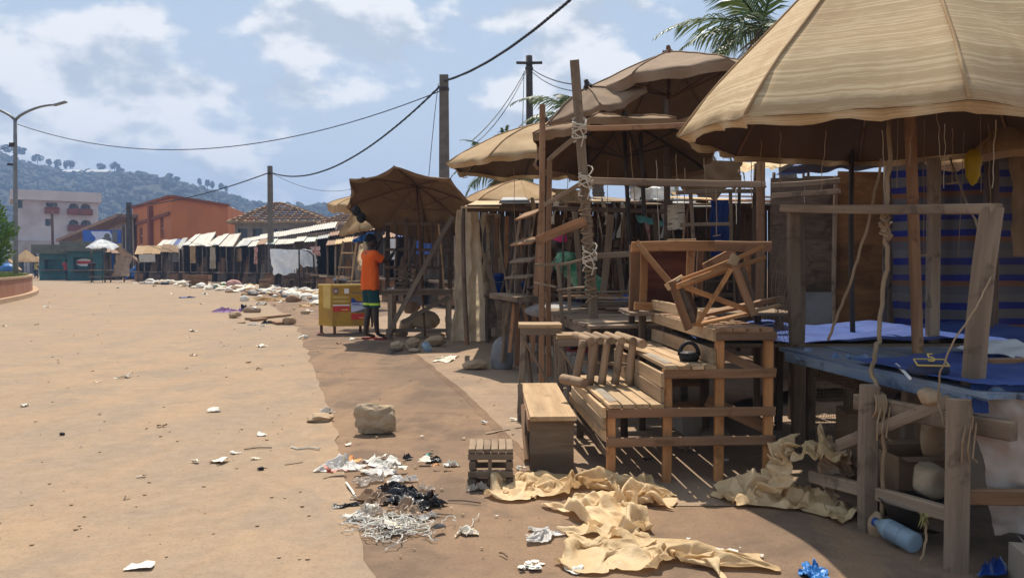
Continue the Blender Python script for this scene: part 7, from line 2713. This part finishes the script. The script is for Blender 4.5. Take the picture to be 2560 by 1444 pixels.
    hv, hf = ellip(h + V(0, -.012, .018), .087, .1, .112, 18, 12)
    keep = [f for f in hf if all(hv[i].z > h.z - .03 + max(0, hv[i].y - h.y) * .9 for i in f)]
    mb.add([W(p + V(noise.noise(p * 60), noise.noise(p * 60 + V(9, 0, 0)), noise.noise(p * 60 + V(0, 9, 0))) * .006) for p in hv], keep)
    part('hair' if hat is None else 'cap', mb, 'hair_black' if hat is None else hat, t, True)
    # shirt: wider skin of trunk and upper arms, cut at hem, neck and sleeve ends
    sv = [Vector(J['pelvis']) + V(0, 0, -.12), Vector(J['pelvis']) + V(0, 0, .02), Vector(J['waist']), Vector(J['chest']), Vector(J['neck']) + V(0, 0, .02)]
    sr = [(.20, .16), (.19, .15), (.18, .14), (.18, .13), (.07, .07)]
    se = [(0, 1), (1, 2), (2, 3), (3, 4)]
    for s in 'LR':
        i = len(sv)
        sh, e = Vector(J['sh' + s]), Vector(J['el' + s])
        sv += [sh, sh.lerp(e, sleeve), sh.lerp(e, sleeve + .25)]
        sr += [.088, .078, .074]
        se += [(3, i), (i, i + 1), (i + 1, i + 2)]
    SV = ([], [])
    for a_, b_ in se:
        for q in range(9):
            u = q / 8
            ra, rb = [r if isinstance(r, tuple) else (r, r) for r in (sr[a_], sr[b_])]
            rx, ry = ra[0] + (rb[0] - ra[0]) * u, ra[1] + (rb[1] - ra[1]) * u
            if b_ == 4:
                rx, ry = max(.06, rx), max(.06, ry)
            SV = join(SV, ellip(sv[a_].lerp(sv[b_], u), rx, ry, (rx + ry) * .42, 16, 10))
    V1, F1 = remesh(*SV, vox * 1.1)
    def inside(p):
        if p.z < hem * 1.0 + .02 * noise.noise(p * 9):
            return False
        n0 = Vector(J['neck'])
        if p.z > n0.z + .005 and (p - n0).length < .12:
            return False
        for s in 'LR':
            sh, e = Vector(J['sh' + s]), Vector(J['el' + s])
            d = e - sh
            u = (p - sh).dot(d) / d.length_squared
            ax = (p - sh - d * u).length
            if u > sleeve + .1 and ax < .13:
                return False
        return True
    ok = [inside(p) for p in V1]
    mb = MB()
    mb.add([W(p + V(noise.noise(V(p.x * 9, p.y * 9, p.z * 3)), noise.noise(V(p.x * 9 + 5, p.y * 9, p.z * 3)), 0) * .022 + V(1, 1, 0) * .010 * ridge(V(p.x * 7, p.y * 7, p.z * 2.2), 2)) for p in V1], [f for f in F1 if all(ok[i] for i in f)])
    part('shirt', mb, shirt, t, True)
    # shorts
    sv = [Vector(J['pelvis']) + V(0, 0, .1), Vector(J['pelvis'])]
    sr = [(.15, .12), (.155, .13)]
    se = [(0, 1)]
    for s in 'LR':
        i = len(sv)
        hp, k, an = Vector(J['hip' + s]), Vector(J['kn' + s]), Vector(J['an' + s])
        sv += [hp, k, k.lerp(an, .35), k.lerp(an, .9)]
        sr += [.125, .092, .088, .07]
        se += [(1, i), (i, i + 1), (i + 1, i + 2), (i + 2, i + 3)]
    V2, F2 = remesh(*skin_mesh('shorts', sv, se, sr), vox * 1.1)
    ok = [p.z > leg_cut + .008 * noise.noise(p * 20) for p in V2]
    idx = [i for i, f in enumerate(F2) if all(ok[j] for j in f)]
    mb = MB()
    mb.add([W(p + V(noise.noise(V(p.x * 8, p.y * 8, p.z * 3)), noise.noise(V(p.x * 8 + 5, p.y * 8, p.z * 3)), 0) * .012) for p in V2], [F2[i] for i in idx])
    if extras:
        for fi in range(len(mb.f)):
            c = sum((V2[i] for i in F2[idx[fi]]), Vector()) / len(F2[idx[fi]])
            mb.m[fi] = extras(c)
    part('shorts', mb, [shorts, 'stripe_aqua', 'stripe_lime'] if extras else shorts, t, True)
    for s in 'LR':
        a, to = Vector(J['an' + s]), Vector(J['to' + s])
        d = (to - a)
        d.z = 0
        d.normalize()
        sd = V(-d.y, d.x, 0)
        mb = MB()
        c = a + d * .07
        vs2 = []
        for zz_ in (0, .028):
            for i in range(14):
                q = 2 * math.pi * i / 14
                vs2.append(W(Vector((c.x, c.y, 0)) + d * math.cos(q) * .135 + sd * math.sin(q) * .048 * (1 + .15 * math.cos(q)) + V(0, 0, zz_)))
        mb.add(vs2, [tuple(range(13, -1, -1)), tuple(range(14, 28))] + [(i, (i + 1) % 14, 14 + (i + 1) % 14, 14 + i) for i in range(14)])
        part('sandal', mb, shoes, t)
    return t
def pose(**kw):
    J = dict(pelvis=(0, 0, .95), waist=(0, .0, 1.1), chest=(0, 0, 1.33), neck=(0, 0, 1.50), head=(0, .02, 1.65),
             shL=(-.19, 0, 1.42), elL=(-.25, -.03, 1.14), wrL=(-.24, .08, .9), shR=(.19, 0, 1.42), elR=(.25, -.03, 1.14), wrR=(.24, .08, .9),
             hipL=(-.095, 0, .9), knL=(-.1, .02, .5), anL=(-.105, -.02, .09), toL=(-.12, .15, .035), hipR=(.095, 0, .9), knR=(.1, .02, .5), anR=(.105, -.02, .09), toR=(.12, .15, .035))
    J.update(kw)
    return J
# the person reaching up to the tipped umbrella: seen from behind and to the side, looking right
op = gp(925, 848)
def shorts_mark(c):
    if .575 < c.z < .61:
        return 2
    if c.x < -.0 and abs(c.y - .0) < .055 and c.x < -.1:
        return 1
    return 0
person('person in orange T-shirt and dark shorts reaching up to the tipped umbrella', op, R(-62),
       pose(elL=(-.20, .17, 1.50), wrL=(-.12, .26, 1.74), elR=(.16, .24, 1.28), wrR=(.05, .42, 1.47), head=(0, .03, 1.64), neck=(0, .01, 1.49),
            anL=(-.10, -.05, .09), toL=(-.10, .13, .035), anR=(.09, .10, .09), toR=(.10, .28, .035), knR=(.10, .07, .5)),
       .98, hem=.83, leg_cut=.53, extras=shorts_mark, vox=.012)
# someone in green bending among the stalls
gpn = V(at(1458, 665, 9.6).x, 9.6, KZ)
person('person in bright green top and pink cap bending over inside the stalls', gpn, R(78),
       pose(pelvis=(0, -.12, .72), waist=(0, .0, .84), chest=(0, .16, 1.0), neck=(0, .25, 1.14), head=(0, .30, 1.27), shL=(-.19, .18, 1.08), shR=(.19, .18, 1.08), elL=(-.22, .36, .88), elR=(.22, .36, .88), wrL=(-.1, .52, .78), wrR=(.12, .55, .76),
            hipL=(-.1, -.12, .68), hipR=(.1, -.12, .68), knL=(-.12, .12, .42), knR=(.12, .12, .42), anL=(-.12, 0, .09), anR=(.12, 0, .09)),
       1.08, 'shirt_green', 'trousers', hem=.66, leg_cut=.12, hat='cap_pink', vox=.016)
def walker(label, px, py, face, shirt, ph, bare=True, hat=None, trous='trousers', Hs=1.0):
    l = gp(px, py)
    s = ph
    person(label, l, R(face), pose(knL=(-.1, .14 * s, .5), anL=(-.1, .2 * s, .1), toL=(-.1, .36 * s, .04), knR=(.1, -.02 * s, .5), anR=(.1, -.26 * s, .13), toR=(.1, -.12 * s, .04),
           elL=(-.25, -.1 * s, 1.15), wrL=(-.25, -.12 * s, .9), elR=(.25, .04 * s, 1.15), wrR=(.24, .2 * s, .95)), Hs, shirt, trous, hem=.85, leg_cut=.55 if bare else .12, hat=hat, vox=.022, hands=False, shoes='rubber')
walker('person in dark top walking away on the far road, nearest the stalls', 230, 705, 20, 'shirt_dark', 1.0, True, None, 'trousers', .98)
walker('person in red top walking before the emblem kiosk', 166, 701, 60, 'shirt_red', -1.0, True)
walker('person in pale yellow top at the end of the planter', 91, 696, 150, 'shirt_yellow', 1.0, False)
# translucent bag slung behind the person in orange
mb = MB()
cloth(mb, at(897, 612, 12.9), at(918, 600, 12.9), at(912, 690, 12.85), at(893, 672, 12.85), 10, 22, .05, 1.5, .03, 3)
solo('bag_on_hook', mb, 'sheet_clear', 'tan translucent bag hanging behind the person in orange', 'bag', smooth=True)
mb = MB()
cloth(mb, at(880, 600, 13.4), at(912, 584, 13.4), at(914, 602, 13.4), at(885, 608, 13.4), 10, 8, .04, 2, .03, 3)
solo('blue_cloth_strip', mb, 'tarp_bright', 'blue and white cloth strip above the head of person in orange', 'cloth', smooth=True)

# ------------------------------------------------------------------ stones on the ground
RZ = .007
for (pxl, pxr, pyb, hp, lab, m, fl_) in [
    (876, 992, 1090, 66, 'broken block of pale stone standing on the verge', 'stone_pale', .75), (760, 830, 1058, 22, 'flat brown stone on the road edge under plastic', 'stone', .6),
    (1158, 1222, 926, 26, 'flat tan stone lying near the grey sack', 'stone', .6), (976, 1010, 874, 20, 'smooth round stone, first of the group by the bottle', 'stone_pale', .8),
    (1016, 1050, 870, 24, 'rough dark stone, middle of the group by the bottle', 'stone', .85), (1056, 1110, 868, 28, 'largest brown stone of the group by the bottle', 'stone', .8), (1022, 1052, 881, 10, 'small flat stone beside the plastic bottle', 'stone_pale', .7),
    (566, 598, 796, 17, 'brick-shaped stone on the road beside purple cloth', 'stone', .75), (704, 736, 813, 20, 'rounded brown stone on the road near the cart', 'stone', .8), (750, 774, 785, 9, 'small stone on the verge left of the cart', 'stone_pale', .7),
    (592, 612, 809, 5, 'thin flat stone on the road', 'stone', .6), (642, 660, 1178, 9, 'dark pebble on the near road', 'rubber', .8), (146, 160, 1091, 8, 'dark pebble on the left of the road', 'rubber', .8)]:
    b0, b1 = gp(pxl, pyb), gp(pxr, pyb)
    w = b1.x - b0.x
    h = hp * b0.y / FPX
    c = V((b0.x + b1.x) / 2, b0.y + w * .3, RZ)
    mb = MB()
    rock(mb, c, w / 2 * 1.1, w * .36, h * (.72 if 'block' in lab else .58), int(pxl), .15, 4 if w > .15 else 3, 22 if 'block' in lab else 9, .14, fl_)
    solo('stone', mb, m, lab, 'stone', smooth='block' not in lab)

# ------------------------------------------------------------------ crumpled cloths on the ground
def gpoly(pts, z=.0):
    return [gp(a, b, z) for a, b in pts]
tarp = thing('cream_tarpaulin', 'long crumpled cream tarpaulin dragged across the ground in front', 'tarpaulin', gp(1560, 1330))
for shp, x, y, lx, ly, h, rz in [(DRAG, .33, 4.10, .98, .56, .115, -.12), (DRAG, .55, 3.78, .70, .52, .13, .5), (HEAP, .50, 3.45, .46, .42, .11, .9), (DRAG, .62, 3.10, .90, .50, .075, -.30), (HEAP, .12, 4.05, .36, .28, .06, .2), (HEAP, .70, 4.0, .42, .36, .09, 1.2)]:
    mb = MB()
    drape(mb, shp, V(x, y, .008), lx, ly, h, rz)
    smoothed(part('fold', mb, 'tarp_cream', tarp, True))
t2 = thing('cream_cloth', 'cream cloth gathered over the low stall rail and trailing on the ground', 'tarpaulin', gp(1960, 1280))
for shp, c, lx, ly, h, rz, tl in [(DRAG, V(1.36, 3.98, .008), .62, .5, .15, 2.6, None), (HEAP, V(1.20, 3.92, .008), .32, .26, .08, .4, None), (HEAP, V(1.58, 3.75, .008), .4, .34, .09, 2.0, None),
                              (DRAG, V(1.42, 3.98, .16), .44, .34, .13, .5, ('Y', -.85)), (HEAP, V(1.57, 3.86, .26), .40, .26, .12, 1.0, ('Y', -.15)), (DRAG, V(1.68, 3.78, .17), .36, .34, .10, 1.5, ('X', 1.3))]:
    mb = MB()
    drape(mb, shp, c, lx, ly, h, rz, tl)
    smoothed(part('fold', mb, 'tarp_cream' if c.x < 1.65 else 'bag_tan', t2, True))
def patchwin(seed, n=9, m=7):
    r = random.Random(seed)
    i, j = r.randrange(0, DRAG[0] - n), r.randrange(0, DRAG[1] - m)
    return (i, i + n, j, j + m)
for pts, h, sd, m, lab, nm in [
    ([(1370, 1330), (1394, 1332), (1385, 1345), (1330, 1358), (1285, 1354), (1282, 1345), (1300, 1325), (1340, 1322)], .03, 4.0, 'bag_white', 'silvery folded plastic packet left of the cream tarpaulin', 'plastic_packet'),
    ([(1140, 1345), (1150, 1332), (1170, 1320), (1190, 1332), (1198, 1340), (1175, 1345)], .03, 6.0, 'paper', 'crumpled pale paper right of the string pile', 'paper_ball'),
    ([(306, 1424), (330, 1406), (388, 1402), (384, 1418), (350, 1422)], .006, 2.0, 'paper_white', 'folded white paper sheet lying on the near road', 'paper_sheet'),
    ([(1350, 1205), (1330, 1192), (1300, 1200), (1310, 1180), (1340, 1172), (1352, 1185)], .03, 3.0, 'bag_tan', 'torn tan paper at the foot of narrow bench', 'paper_scrap'),
    ([(1405, 1412), (1420, 1420), (1450, 1428), (1462, 1434), (1440, 1434), (1410, 1424)], .015, 3.0, 'paper_white', 'white paper scrap beside the tarpaulin edge', 'paper_scrap'),
    ([(1088, 905), (1098, 893), (1115, 888), (1138, 902), (1120, 906)], .04, 3.0, 'paper', 'crumpled pale paper behind the flat tan stone', 'paper_ball'),
    ([(968, 880), (976, 872), (1000, 876), (994, 882)], .02, 3.0, 'bag_black', 'black plastic scrap before the round stone', 'plastic_scrap')]:
    mb = MB()
    G = gpoly(pts, RZ)
    xs, ys = [p.x for p in G], [p.y for p in G]
    if nm == 'paper_sheet':
        cloth(mb, gp(306, 1424, .012), gp(380, 1419, .016), gp(389, 1402, .02), gp(330, 1407, .014), 14, 10, .004, 1.2, .006, 3)
    else:
        drape(mb, HEAP if h > .025 else DRAG, V((min(xs) + max(xs)) / 2, (min(ys) + max(ys)) / 2, RZ), max(xs) - min(xs), max(max(ys) - min(ys), .4 * (max(xs) - min(xs))), h * 1.2, sd, None, patchwin(sd, 12, 9) if h < .025 else None)
    smoothed(solo(nm, mb, m, lab, nm.split('_')[0], smooth=True))

# ------------------------------------------------------------------ litter heap by the road edge
def bagobj(label, px0, px1, pyb, hp, mat, seed, nm='plastic_bag', amp=.32, sub=4, dep=.6, lift=0.0, cat='bag'):
    a, b = gp(px0, pyb), gp(px1, pyb)
    w = b.x - a.x
    mb = MB()
    h = hp * a.y / FPX
    if amp < .25:
        blob(mb, V((a.x + b.x) / 2, a.y + w * dep * .4, RZ + lift), w / 2, w * dep / 2, h * .62, seed, sub, amp, 1.9, True, 0)
        return solo(nm, mb, mat, label, cat, smooth=True)
    rz = (seed * 1.37) % 6.28
    q = abs(math.cos(rz))
    drape(mb, HEAP if seed % 2 else DRAG, V((a.x + b.x) / 2, a.y + w * dep * .35, RZ + lift), w * (1.1 * q + dep * 1.1 * (1 - q)), w * (dep * 1.1 * q + 1.1 * (1 - q)), h * .62, rz)
    return smoothed(solo(nm, mb, mat, label, cat, smooth=True), 2)
bagobj('large translucent white bag spilling orange scraps at road edge', 772, 905, 1180, 58, 'bag_white', 3)
bagobj('clear crinkled plastic bag in the heap, left of black ones', 880, 965, 1212, 40, 'bag_clear', 5)
bagobj('black plastic bag, upper one of the heap', 935, 1035, 1238, 44, 'bag_black', 8)
bagobj('black plastic bag, middle of the heap', 1000, 1090, 1250, 48, 'bag_black', 11)
bagobj('glossy black plastic bag at the right end of the heap', 1030, 1118, 1275, 44, 'bag_black', 14)
bagobj('brown translucent bag in front of black bags', 950, 1056, 1292, 58, 'bag_tan', 17)
bagobj('clear crumpled film at the front of heap', 880, 965, 1288, 48, 'bag_clear', 20)
bagobj('tan crumpled film left of the brown bag', 870, 990, 1262, 48, 'bag_tan', 22)
bagobj('dark tail of torn black plastic at heap left end', 832, 905, 1272, 16, 'bag_black', 23, dep=.4)
bagobj('small black crumpled bag above the heap', 998, 1032, 1150, 24, 'bag_black', 26)
bagobj('dark scrap with green paper right of small black bag', 1052, 1105, 1155, 24, 'bag_black', 29)
bagobj('small clear bag leaning at the slatted stool', 1165, 1222, 1230, 38, 'bag_clear', 32)
bagobj('clear fluttering film caught on the flat stone', 786, 834, 1036, 32, 'bag_white', 35, dep=.5)
bagobj('crumpled grey-white tissue right of black bag', 1105, 1150, 1166, 22, 'paper_white', 38)
bagobj('white plastic crumple between the bags', 965, 1040, 1210, 26, 'bag_white', 41)
bagobj('white torn film beside upper black bag', 1040, 1088, 1228, 30, 'bag_clear', 43)
bagobj('spread white plastic sheet between string pile and bags', 850, 940, 1306, 26, 'bag_white', 91)
bagobj('torn white bag right of the brown one', 1040, 1100, 1300, 24, 'bag_white', 92)
bagobj('large flattened black plastic at the heap centre', 930, 1060, 1262, 40, 'bag_black', 95)
bagobj('pale film trailing behind the heap', 900, 1010, 1186, 24, 'bag_white', 97)
bagobj('white rag strewn right of the large white bag', 905, 1000, 1166, 22, 'paper_white', 98)
bagobj('black bag slumped on the road before the cart', 650, 678, 810, 18, 'bag_black', 44)
bagobj('white bag lying before the black one on the road', 615, 648, 813, 12, 'bag_white', 47)
bagobj('small white bag on the road nearest the far black bag', 645, 665, 817, 9, 'bag_white', 50)
bagobj('black and white bag bundle on the road beside purple cloth', 596, 640, 778, 32, 'cloth_navy', 53, 'clothes_bundle', cat='bundle')
bagobj('white square pack on top of the dark bundle', 598, 620, 764, 16, 'paper_white', 56, 'white_pack', .1, lift=.12, cat='pack')
bagobj('brown sack half under the dark bundle', 606, 648, 782, 16, 'bag_tan', 57, 'brown_sack', .2, cat='sack')
bagobj('crumpled blue cloth lying on the far road', 445, 486, 745, 8, 'tarp_blue', 60, 'blue_rag', cat='cloth')
bagobj('purple and white cloth heap on the road', 528, 596, 781, 24, 'cloth_purple', 62, 'purple_cloth', .4, cat='cloth')
bagobj('green cloth bundle before the far sheds', 535, 572, 718, 18, 'cloth_green', 65, 'green_bundle', cat='bundle')
bagobj('red and white sack lying before the far sheds', 562, 600, 719, 20, 'cloth_rust', 68, 'red_sack', .15, cat='sack')
bagobj('tan dried heap of husks before the far sheds, long one', 625, 715, 752, 18, 'tarp_cream', 71, 'tan_heap', .4, dep=.5, cat='heap')
bagobj('small tan heap beside the yellow cart', 735, 795, 766, 14, 'tarp_cream', 74, 'tan_heap', .4, cat='heap')
bagobj('white crumpled bags by the cart, far side', 742, 770, 751, 16, 'bag_white', 77)
bagobj('white crumpled bags by the cart, near side', 766, 795, 757, 16, 'bag_white', 80)
bagobj('brown torn box left of the white bags', 712, 744, 755, 18, 'cardboard', 83, 'torn_carton', .15, cat='box')
for (px_, py, m, s, lab) in [(842, 1188, 'paper_red', .09, 'red printed wrapper lying under the white bag'), (890, 1160, 'paper_orange', .06, 'orange net scrap at the white bag mouth'), (925, 1150, 'paper_white', .07, 'white paper strip above the heap, left'), (960, 1145, 'paper', .06, 'tan paper strip above the heap'), (985, 1160, 'paper_white', .06, 'white strip beside the small black bag'), (1075, 1138, 'paper_green', .05, 'green printed paper scrap'), (1060, 1160, 'paper', .06, 'pale wrapper below the green scrap'), (1090, 1172, 'paper_orange', .035, 'small orange scrap above the heap'), (1120, 1172, 'paper_white', .04, 'white twisted paper near the orange scrap'), (900, 1185, 'paper', .05, 'torn paper between the bags'), (1000, 1180, 'paper', .06, 'thin tan strip above black bags'), (930, 1278, 'paper_white', .06, 'white paper poking from the heap front'), (985, 1328, 'paper', .06, 'cream paper in the string pile'), (1094, 1330, 'bag_grey', .05, 'grey plastic scrap right of the string pile'), (965, 1335, 'bag_black', .05, 'black scrap inside the string pile'), (880, 1298, 'paper_white', .05, 'white sheet on the string pile')]:
    c = gp(px_, py, RZ)
    mb = MB()
    drape(mb, DRAG, c + V(0, 0, .02 if 1150 < py < 1340 else 0), s * 1.5, s * 1.0, s * .5, rnd(-.6, .6), None, patchwin(px_))
    solo('litter_scrap', mb, m, lab, 'scrap', smooth=True)
# pile of white string
mb = MB()
rs = random.Random(5)
for k in range(85):
    c = gp(rs.gauss(985, 50), rs.gauss(1318, 11), RZ + .004)
    a = rs.uniform(0, 6.28)
    p = c + V(0, 0, rs.uniform(0, .02))
    pts = [p]
    for i in range(rs.randrange(5, 12)):
        a += rs.gauss(0, .9)
        p = p + V(math.cos(a) * .02, math.sin(a) * .02, rs.gauss(0, .006))
        p.z = max(RZ + .004, p.z)
        pts.append(p)
    mb.tube(pts, rs.uniform(.0015, .0036), 4)
so_ = solo('string_pile', mb, 'paper_white', 'tangled pile of pale string at the road edge', 'string', kind='stuff')
mb = MB()
pts = [gp(728, 1116, RZ + .006), gp(745, 1121, RZ + .006), gp(775, 1117, RZ + .01), gp(800, 1120, RZ + .012)]
mb.tube(pts, .007, 5)
solo('twisted_wrapper', mb, 'paper', 'twisted white wrapper tail left of the white bag', 'scrap')
mb = MB()
mb.tube([gp(865, 1205, RZ + .006), gp(880, 1225, RZ + .006), gp(888, 1240, RZ + .01)], .006, 5)
solo('twisted_wrapper', mb, 'paper_white', 'thin twisted white strip below the red wrapper', 'scrap')
for a, b, lab in (((1120, 1250), (1202, 1256), 'thin dry stick right of the black bags'), ((1060, 1287), (1130, 1286), 'pale straw lying by the brown bag'), ((1248, 1380), (1268, 1390), 'short dark twig on the verge near the packet'), ((610, 1122), (680, 1118), 'long thin straw on the near road')):
    mb = MB()
    p, q = gp(*a, RZ + .005), gp(*b, RZ + .005)
    mb.tube([p, p.lerp(q, .5) + V(0, .006, .004), q], .0035, 5)
    solo('twig', mb, 'wood_dark', lab, 'twig')
# spilled white paint or flour splashes
for c, sp, n_, lab in (((1822, 1376), (16, 5), 20, 'splash of white spill right of the tarpaulin'), ((1325, 1412), (14, 6), 26, 'splash of white spill left of the tarpaulin')):
    mb = MB()
    rs = random.Random(int(c[0]))
    for k in range(n_):
        p = gp(c[0] + rs.gauss(0, sp[0]), c[1] + rs.gauss(0, sp[1]), .007 + .0006 * k)
        r = abs(rs.gauss(.007, .006)) + .003
        nn = 9
        mb.add([p + V(math.cos(i * 6.283 / nn) * r * rs.uniform(.7, 1.4), math.sin(i * 6.283 / nn) * r * rs.uniform(.7, 1.4), 0) for i in range(nn)], [tuple(range(nn))])
    solo('white_spill', mb, 'paper_white', lab, 'spill', kind='stuff')
# scraps of paper scattered over road and verge
scr = [(60, 1014, 22, 8, 'paper_white'), (309, 943, 40, 12, 'paper'), (244, 954, 16, 5, 'paper'), (537, 1028, 34, 10, 'paper_white'), (548, 1154, 40, 16, 'paper'), (588, 1132, 24, 8, 'paper_white'), (640, 1146, 28, 6, 'paper'), (655, 1086, 24, 9, 'paper_white'), (352, 1191, 24, 5, 'paper'), (203, 1116, 8, 4, 'paper_white'),
       (318, 1244, 20, 12, 'bag_tan'), (484, 828, 18, 8, 'paper_white'), (472, 843, 10, 4, 'paper'), (652, 866, 24, 12, 'paper_white'), (562, 864, 14, 5, 'paper'), (485, 888, 20, 5, 'bag_tan'), (466, 920, 14, 3, 'bag_tan'), (620, 907, 14, 4, 'cardboard'), (648, 923, 18, 4, 'cardboard'), (486, 1155, 30, 6, 'paper'), (250, 1035, 14, 4, 'cardboard'), (405, 1066, 26, 5, 'cardboard'),
       (755, 846, 34, 5, 'paper_white'), (800, 836, 22, 7, 'paper_red'), (880, 848, 16, 5, 'paper_white'), (845, 858, 14, 4, 'cardboard'), (1213, 1056, 22, 6, 'paper_white'), (1285, 1050, 24, 5, 'paper'), (1055, 1090, 10, 4, 'paper'), (1305, 1170, 26, 12, 'paper_white'), (985, 1073, 20, 6, 'cardboard'), (955, 1065, 8, 5, 'paper_white'), (870, 1110, 18, 5, 'paper'), (1130, 1268, 10, 12, 'paper'), (1240, 1288, 10, 5, 'paper'),
       (1770, 1378, 14, 5, 'paper_white'), (1722, 1345, 10, 5, 'paper_white'), (1870, 1392, 10, 4, 'paper'), (1905, 1388, 12, 4, 'paper'), (1158, 1095, 12, 4, 'bag_tan'), (1562, 1085, 20, 7, 'paper_orange'), (1715, 1125, 40, 6, 'wood_pale'), (1620, 1150, 30, 6, 'bag_black'), (1815, 1150, 20, 10, 'paper_white'), (90, 812, 14, 4, 'cardboard'), (10, 815, 12, 4, 'paper'),
       (118, 768, 14, 6, 'paper_white'), (590, 715, 20, 8, 'paper_white'), (300, 706, 12, 6, 'paper_white'), (340, 708, 10, 5, 'paper_white'), (296, 720, 10, 5, 'paper'), (385, 716, 16, 5, 'cardboard'), (430, 735, 12, 4, 'paper'), (515, 735, 16, 7, 'paper_white'), (505, 760, 10, 5, 'paper'), (700, 755, 14, 5, 'paper_white'), (690, 765, 16, 5, 'paper'), (775, 778, 18, 7, 'paper_white'), (735, 775, 24, 5, 'paper'), (655, 762, 30, 8, 'bag_grey')]
for i, (px_, py, wp, hp, m) in enumerate(scr):
    c = gp(px_, py, RZ + .003)
    s = wp * c.y / FPX / 2
    d = hp * c.y / FPX * 1.3
    dd = min(max(d * 2.2, s * .6), s * 2.2)
    rz = rnd(-.5, .5)
    mb = MB()
    drape(mb, DRAG, c, s * 2, dd, min(.6 * s, .04 * c.y / 4), rz, None, patchwin(i, 7 + i % 4, 6))
    kind_ = {'paper_white': 'white', 'paper': 'cream', 'bag_tan': 'tan', 'cardboard': 'brown', 'paper_red': 'red', 'paper_orange': 'orange', 'wood_pale': 'pale wooden', 'bag_black': 'black', 'bag_grey': 'grey'}[m]
    place_ = 'on the near road' if py > 880 and px_ < 760 else 'on the verge in front' if py > 880 else 'on the far part of the road'
    solo('ground_scrap', mb, m, 'small %s scrap lying %s' % (kind_, place_), 'scrap', 'scraps scattered %s' % place_, True)
# dense far rubbish along the foot of the sheds
far = [('paper_white', 60), ('paper', 40), ('cardboard', 26), ('bag_black', 12), ('wood_grey', 18), ('tarp_cream', 14), ('bag_grey', 12)]
rs = random.Random(77)
for m, n_ in far:
    mb = MB()
    for k in range(n_ * 2):
        u = rs.random()
        px_ = 360 + 480 * u
        py = 701 + (u ** 1.2) * 36 + abs(rs.gauss(0, 8)) * (.5 + u)
        c = gp(px_, max(699, py))
        s = rs.uniform(.10, .32)
        blob(mb, V(c.x, c.y, RZ), s, s * .8, s * rs.uniform(.25, .6), rs.uniform(0, 99), 1 if s < .2 else 2, .5, 1.6, True, rs.uniform(0, 3))
    o = structure('litter', mb, m)
    o['kind'] = 'stuff'
# loose boards and pebbles
mb = MB()
rs = random.Random(6)
for k in range(230):
    py = 720 + 700 * rs.random() ** 1.4
    p = gp(rs.uniform(-50, 1500), py, RZ)
    s = rs.uniform(.003, .009) * (1 + .08 * p.y)
    blob(mb, p, s, s * .8, s * .5, k, 1, .3)
o = structure('pebbles', mb, 'stone')
o['kind'] = 'stuff'
for i, (a, b, m, lab) in enumerate([((632, 803), (660, 800), 'wood_brown', 'short brown board lying on the road near the stone'), ((680, 806), (704, 812), 'wood_brown', 'broken board touching the rounded brown stone'), ((620, 800), (720, 790), 'cardboard', 'flattened cardboard behind the far black bag'), ((1765, 1050), (1790, 1100), 'concrete', 'loose kerb block under the display stand')]):
    p, q = gp(*a, RZ), gp(*b, RZ)
    t = thing('loose_board', lab, 'board', p)
    beam('plank', t, p + V(0, 0, .03), q + V(0, 0, .03), .18, .05, m)

# ------------------------------------------------------------------ air
mb = MB()
mb.box((0, 560, 54), 2600, 1420, 112)
hz_ = bpy.data.objects.new('haze', mb.mesh('haze', [], (0, 0, 0)))
COL.objects.link(hz_)
hz_['kind'] = 'stuff'
hm = bpy.data.materials.new('air')
hm.use_nodes = True
k = NT(hm.node_tree)
out = k.n('ShaderNodeOutputMaterial')
pv = k.n('ShaderNodeVolumePrincipled')
pv.inputs['Color'].default_value = (0.44, 0.63, 1.0, 1)
pv.inputs['Density'].default_value = 0.0009
pv.inputs['Anisotropy'].default_value = 0.0
link(k.nt, pv.outputs[0], out.inputs['Volume'])
hz_.data.materials.append(hm)
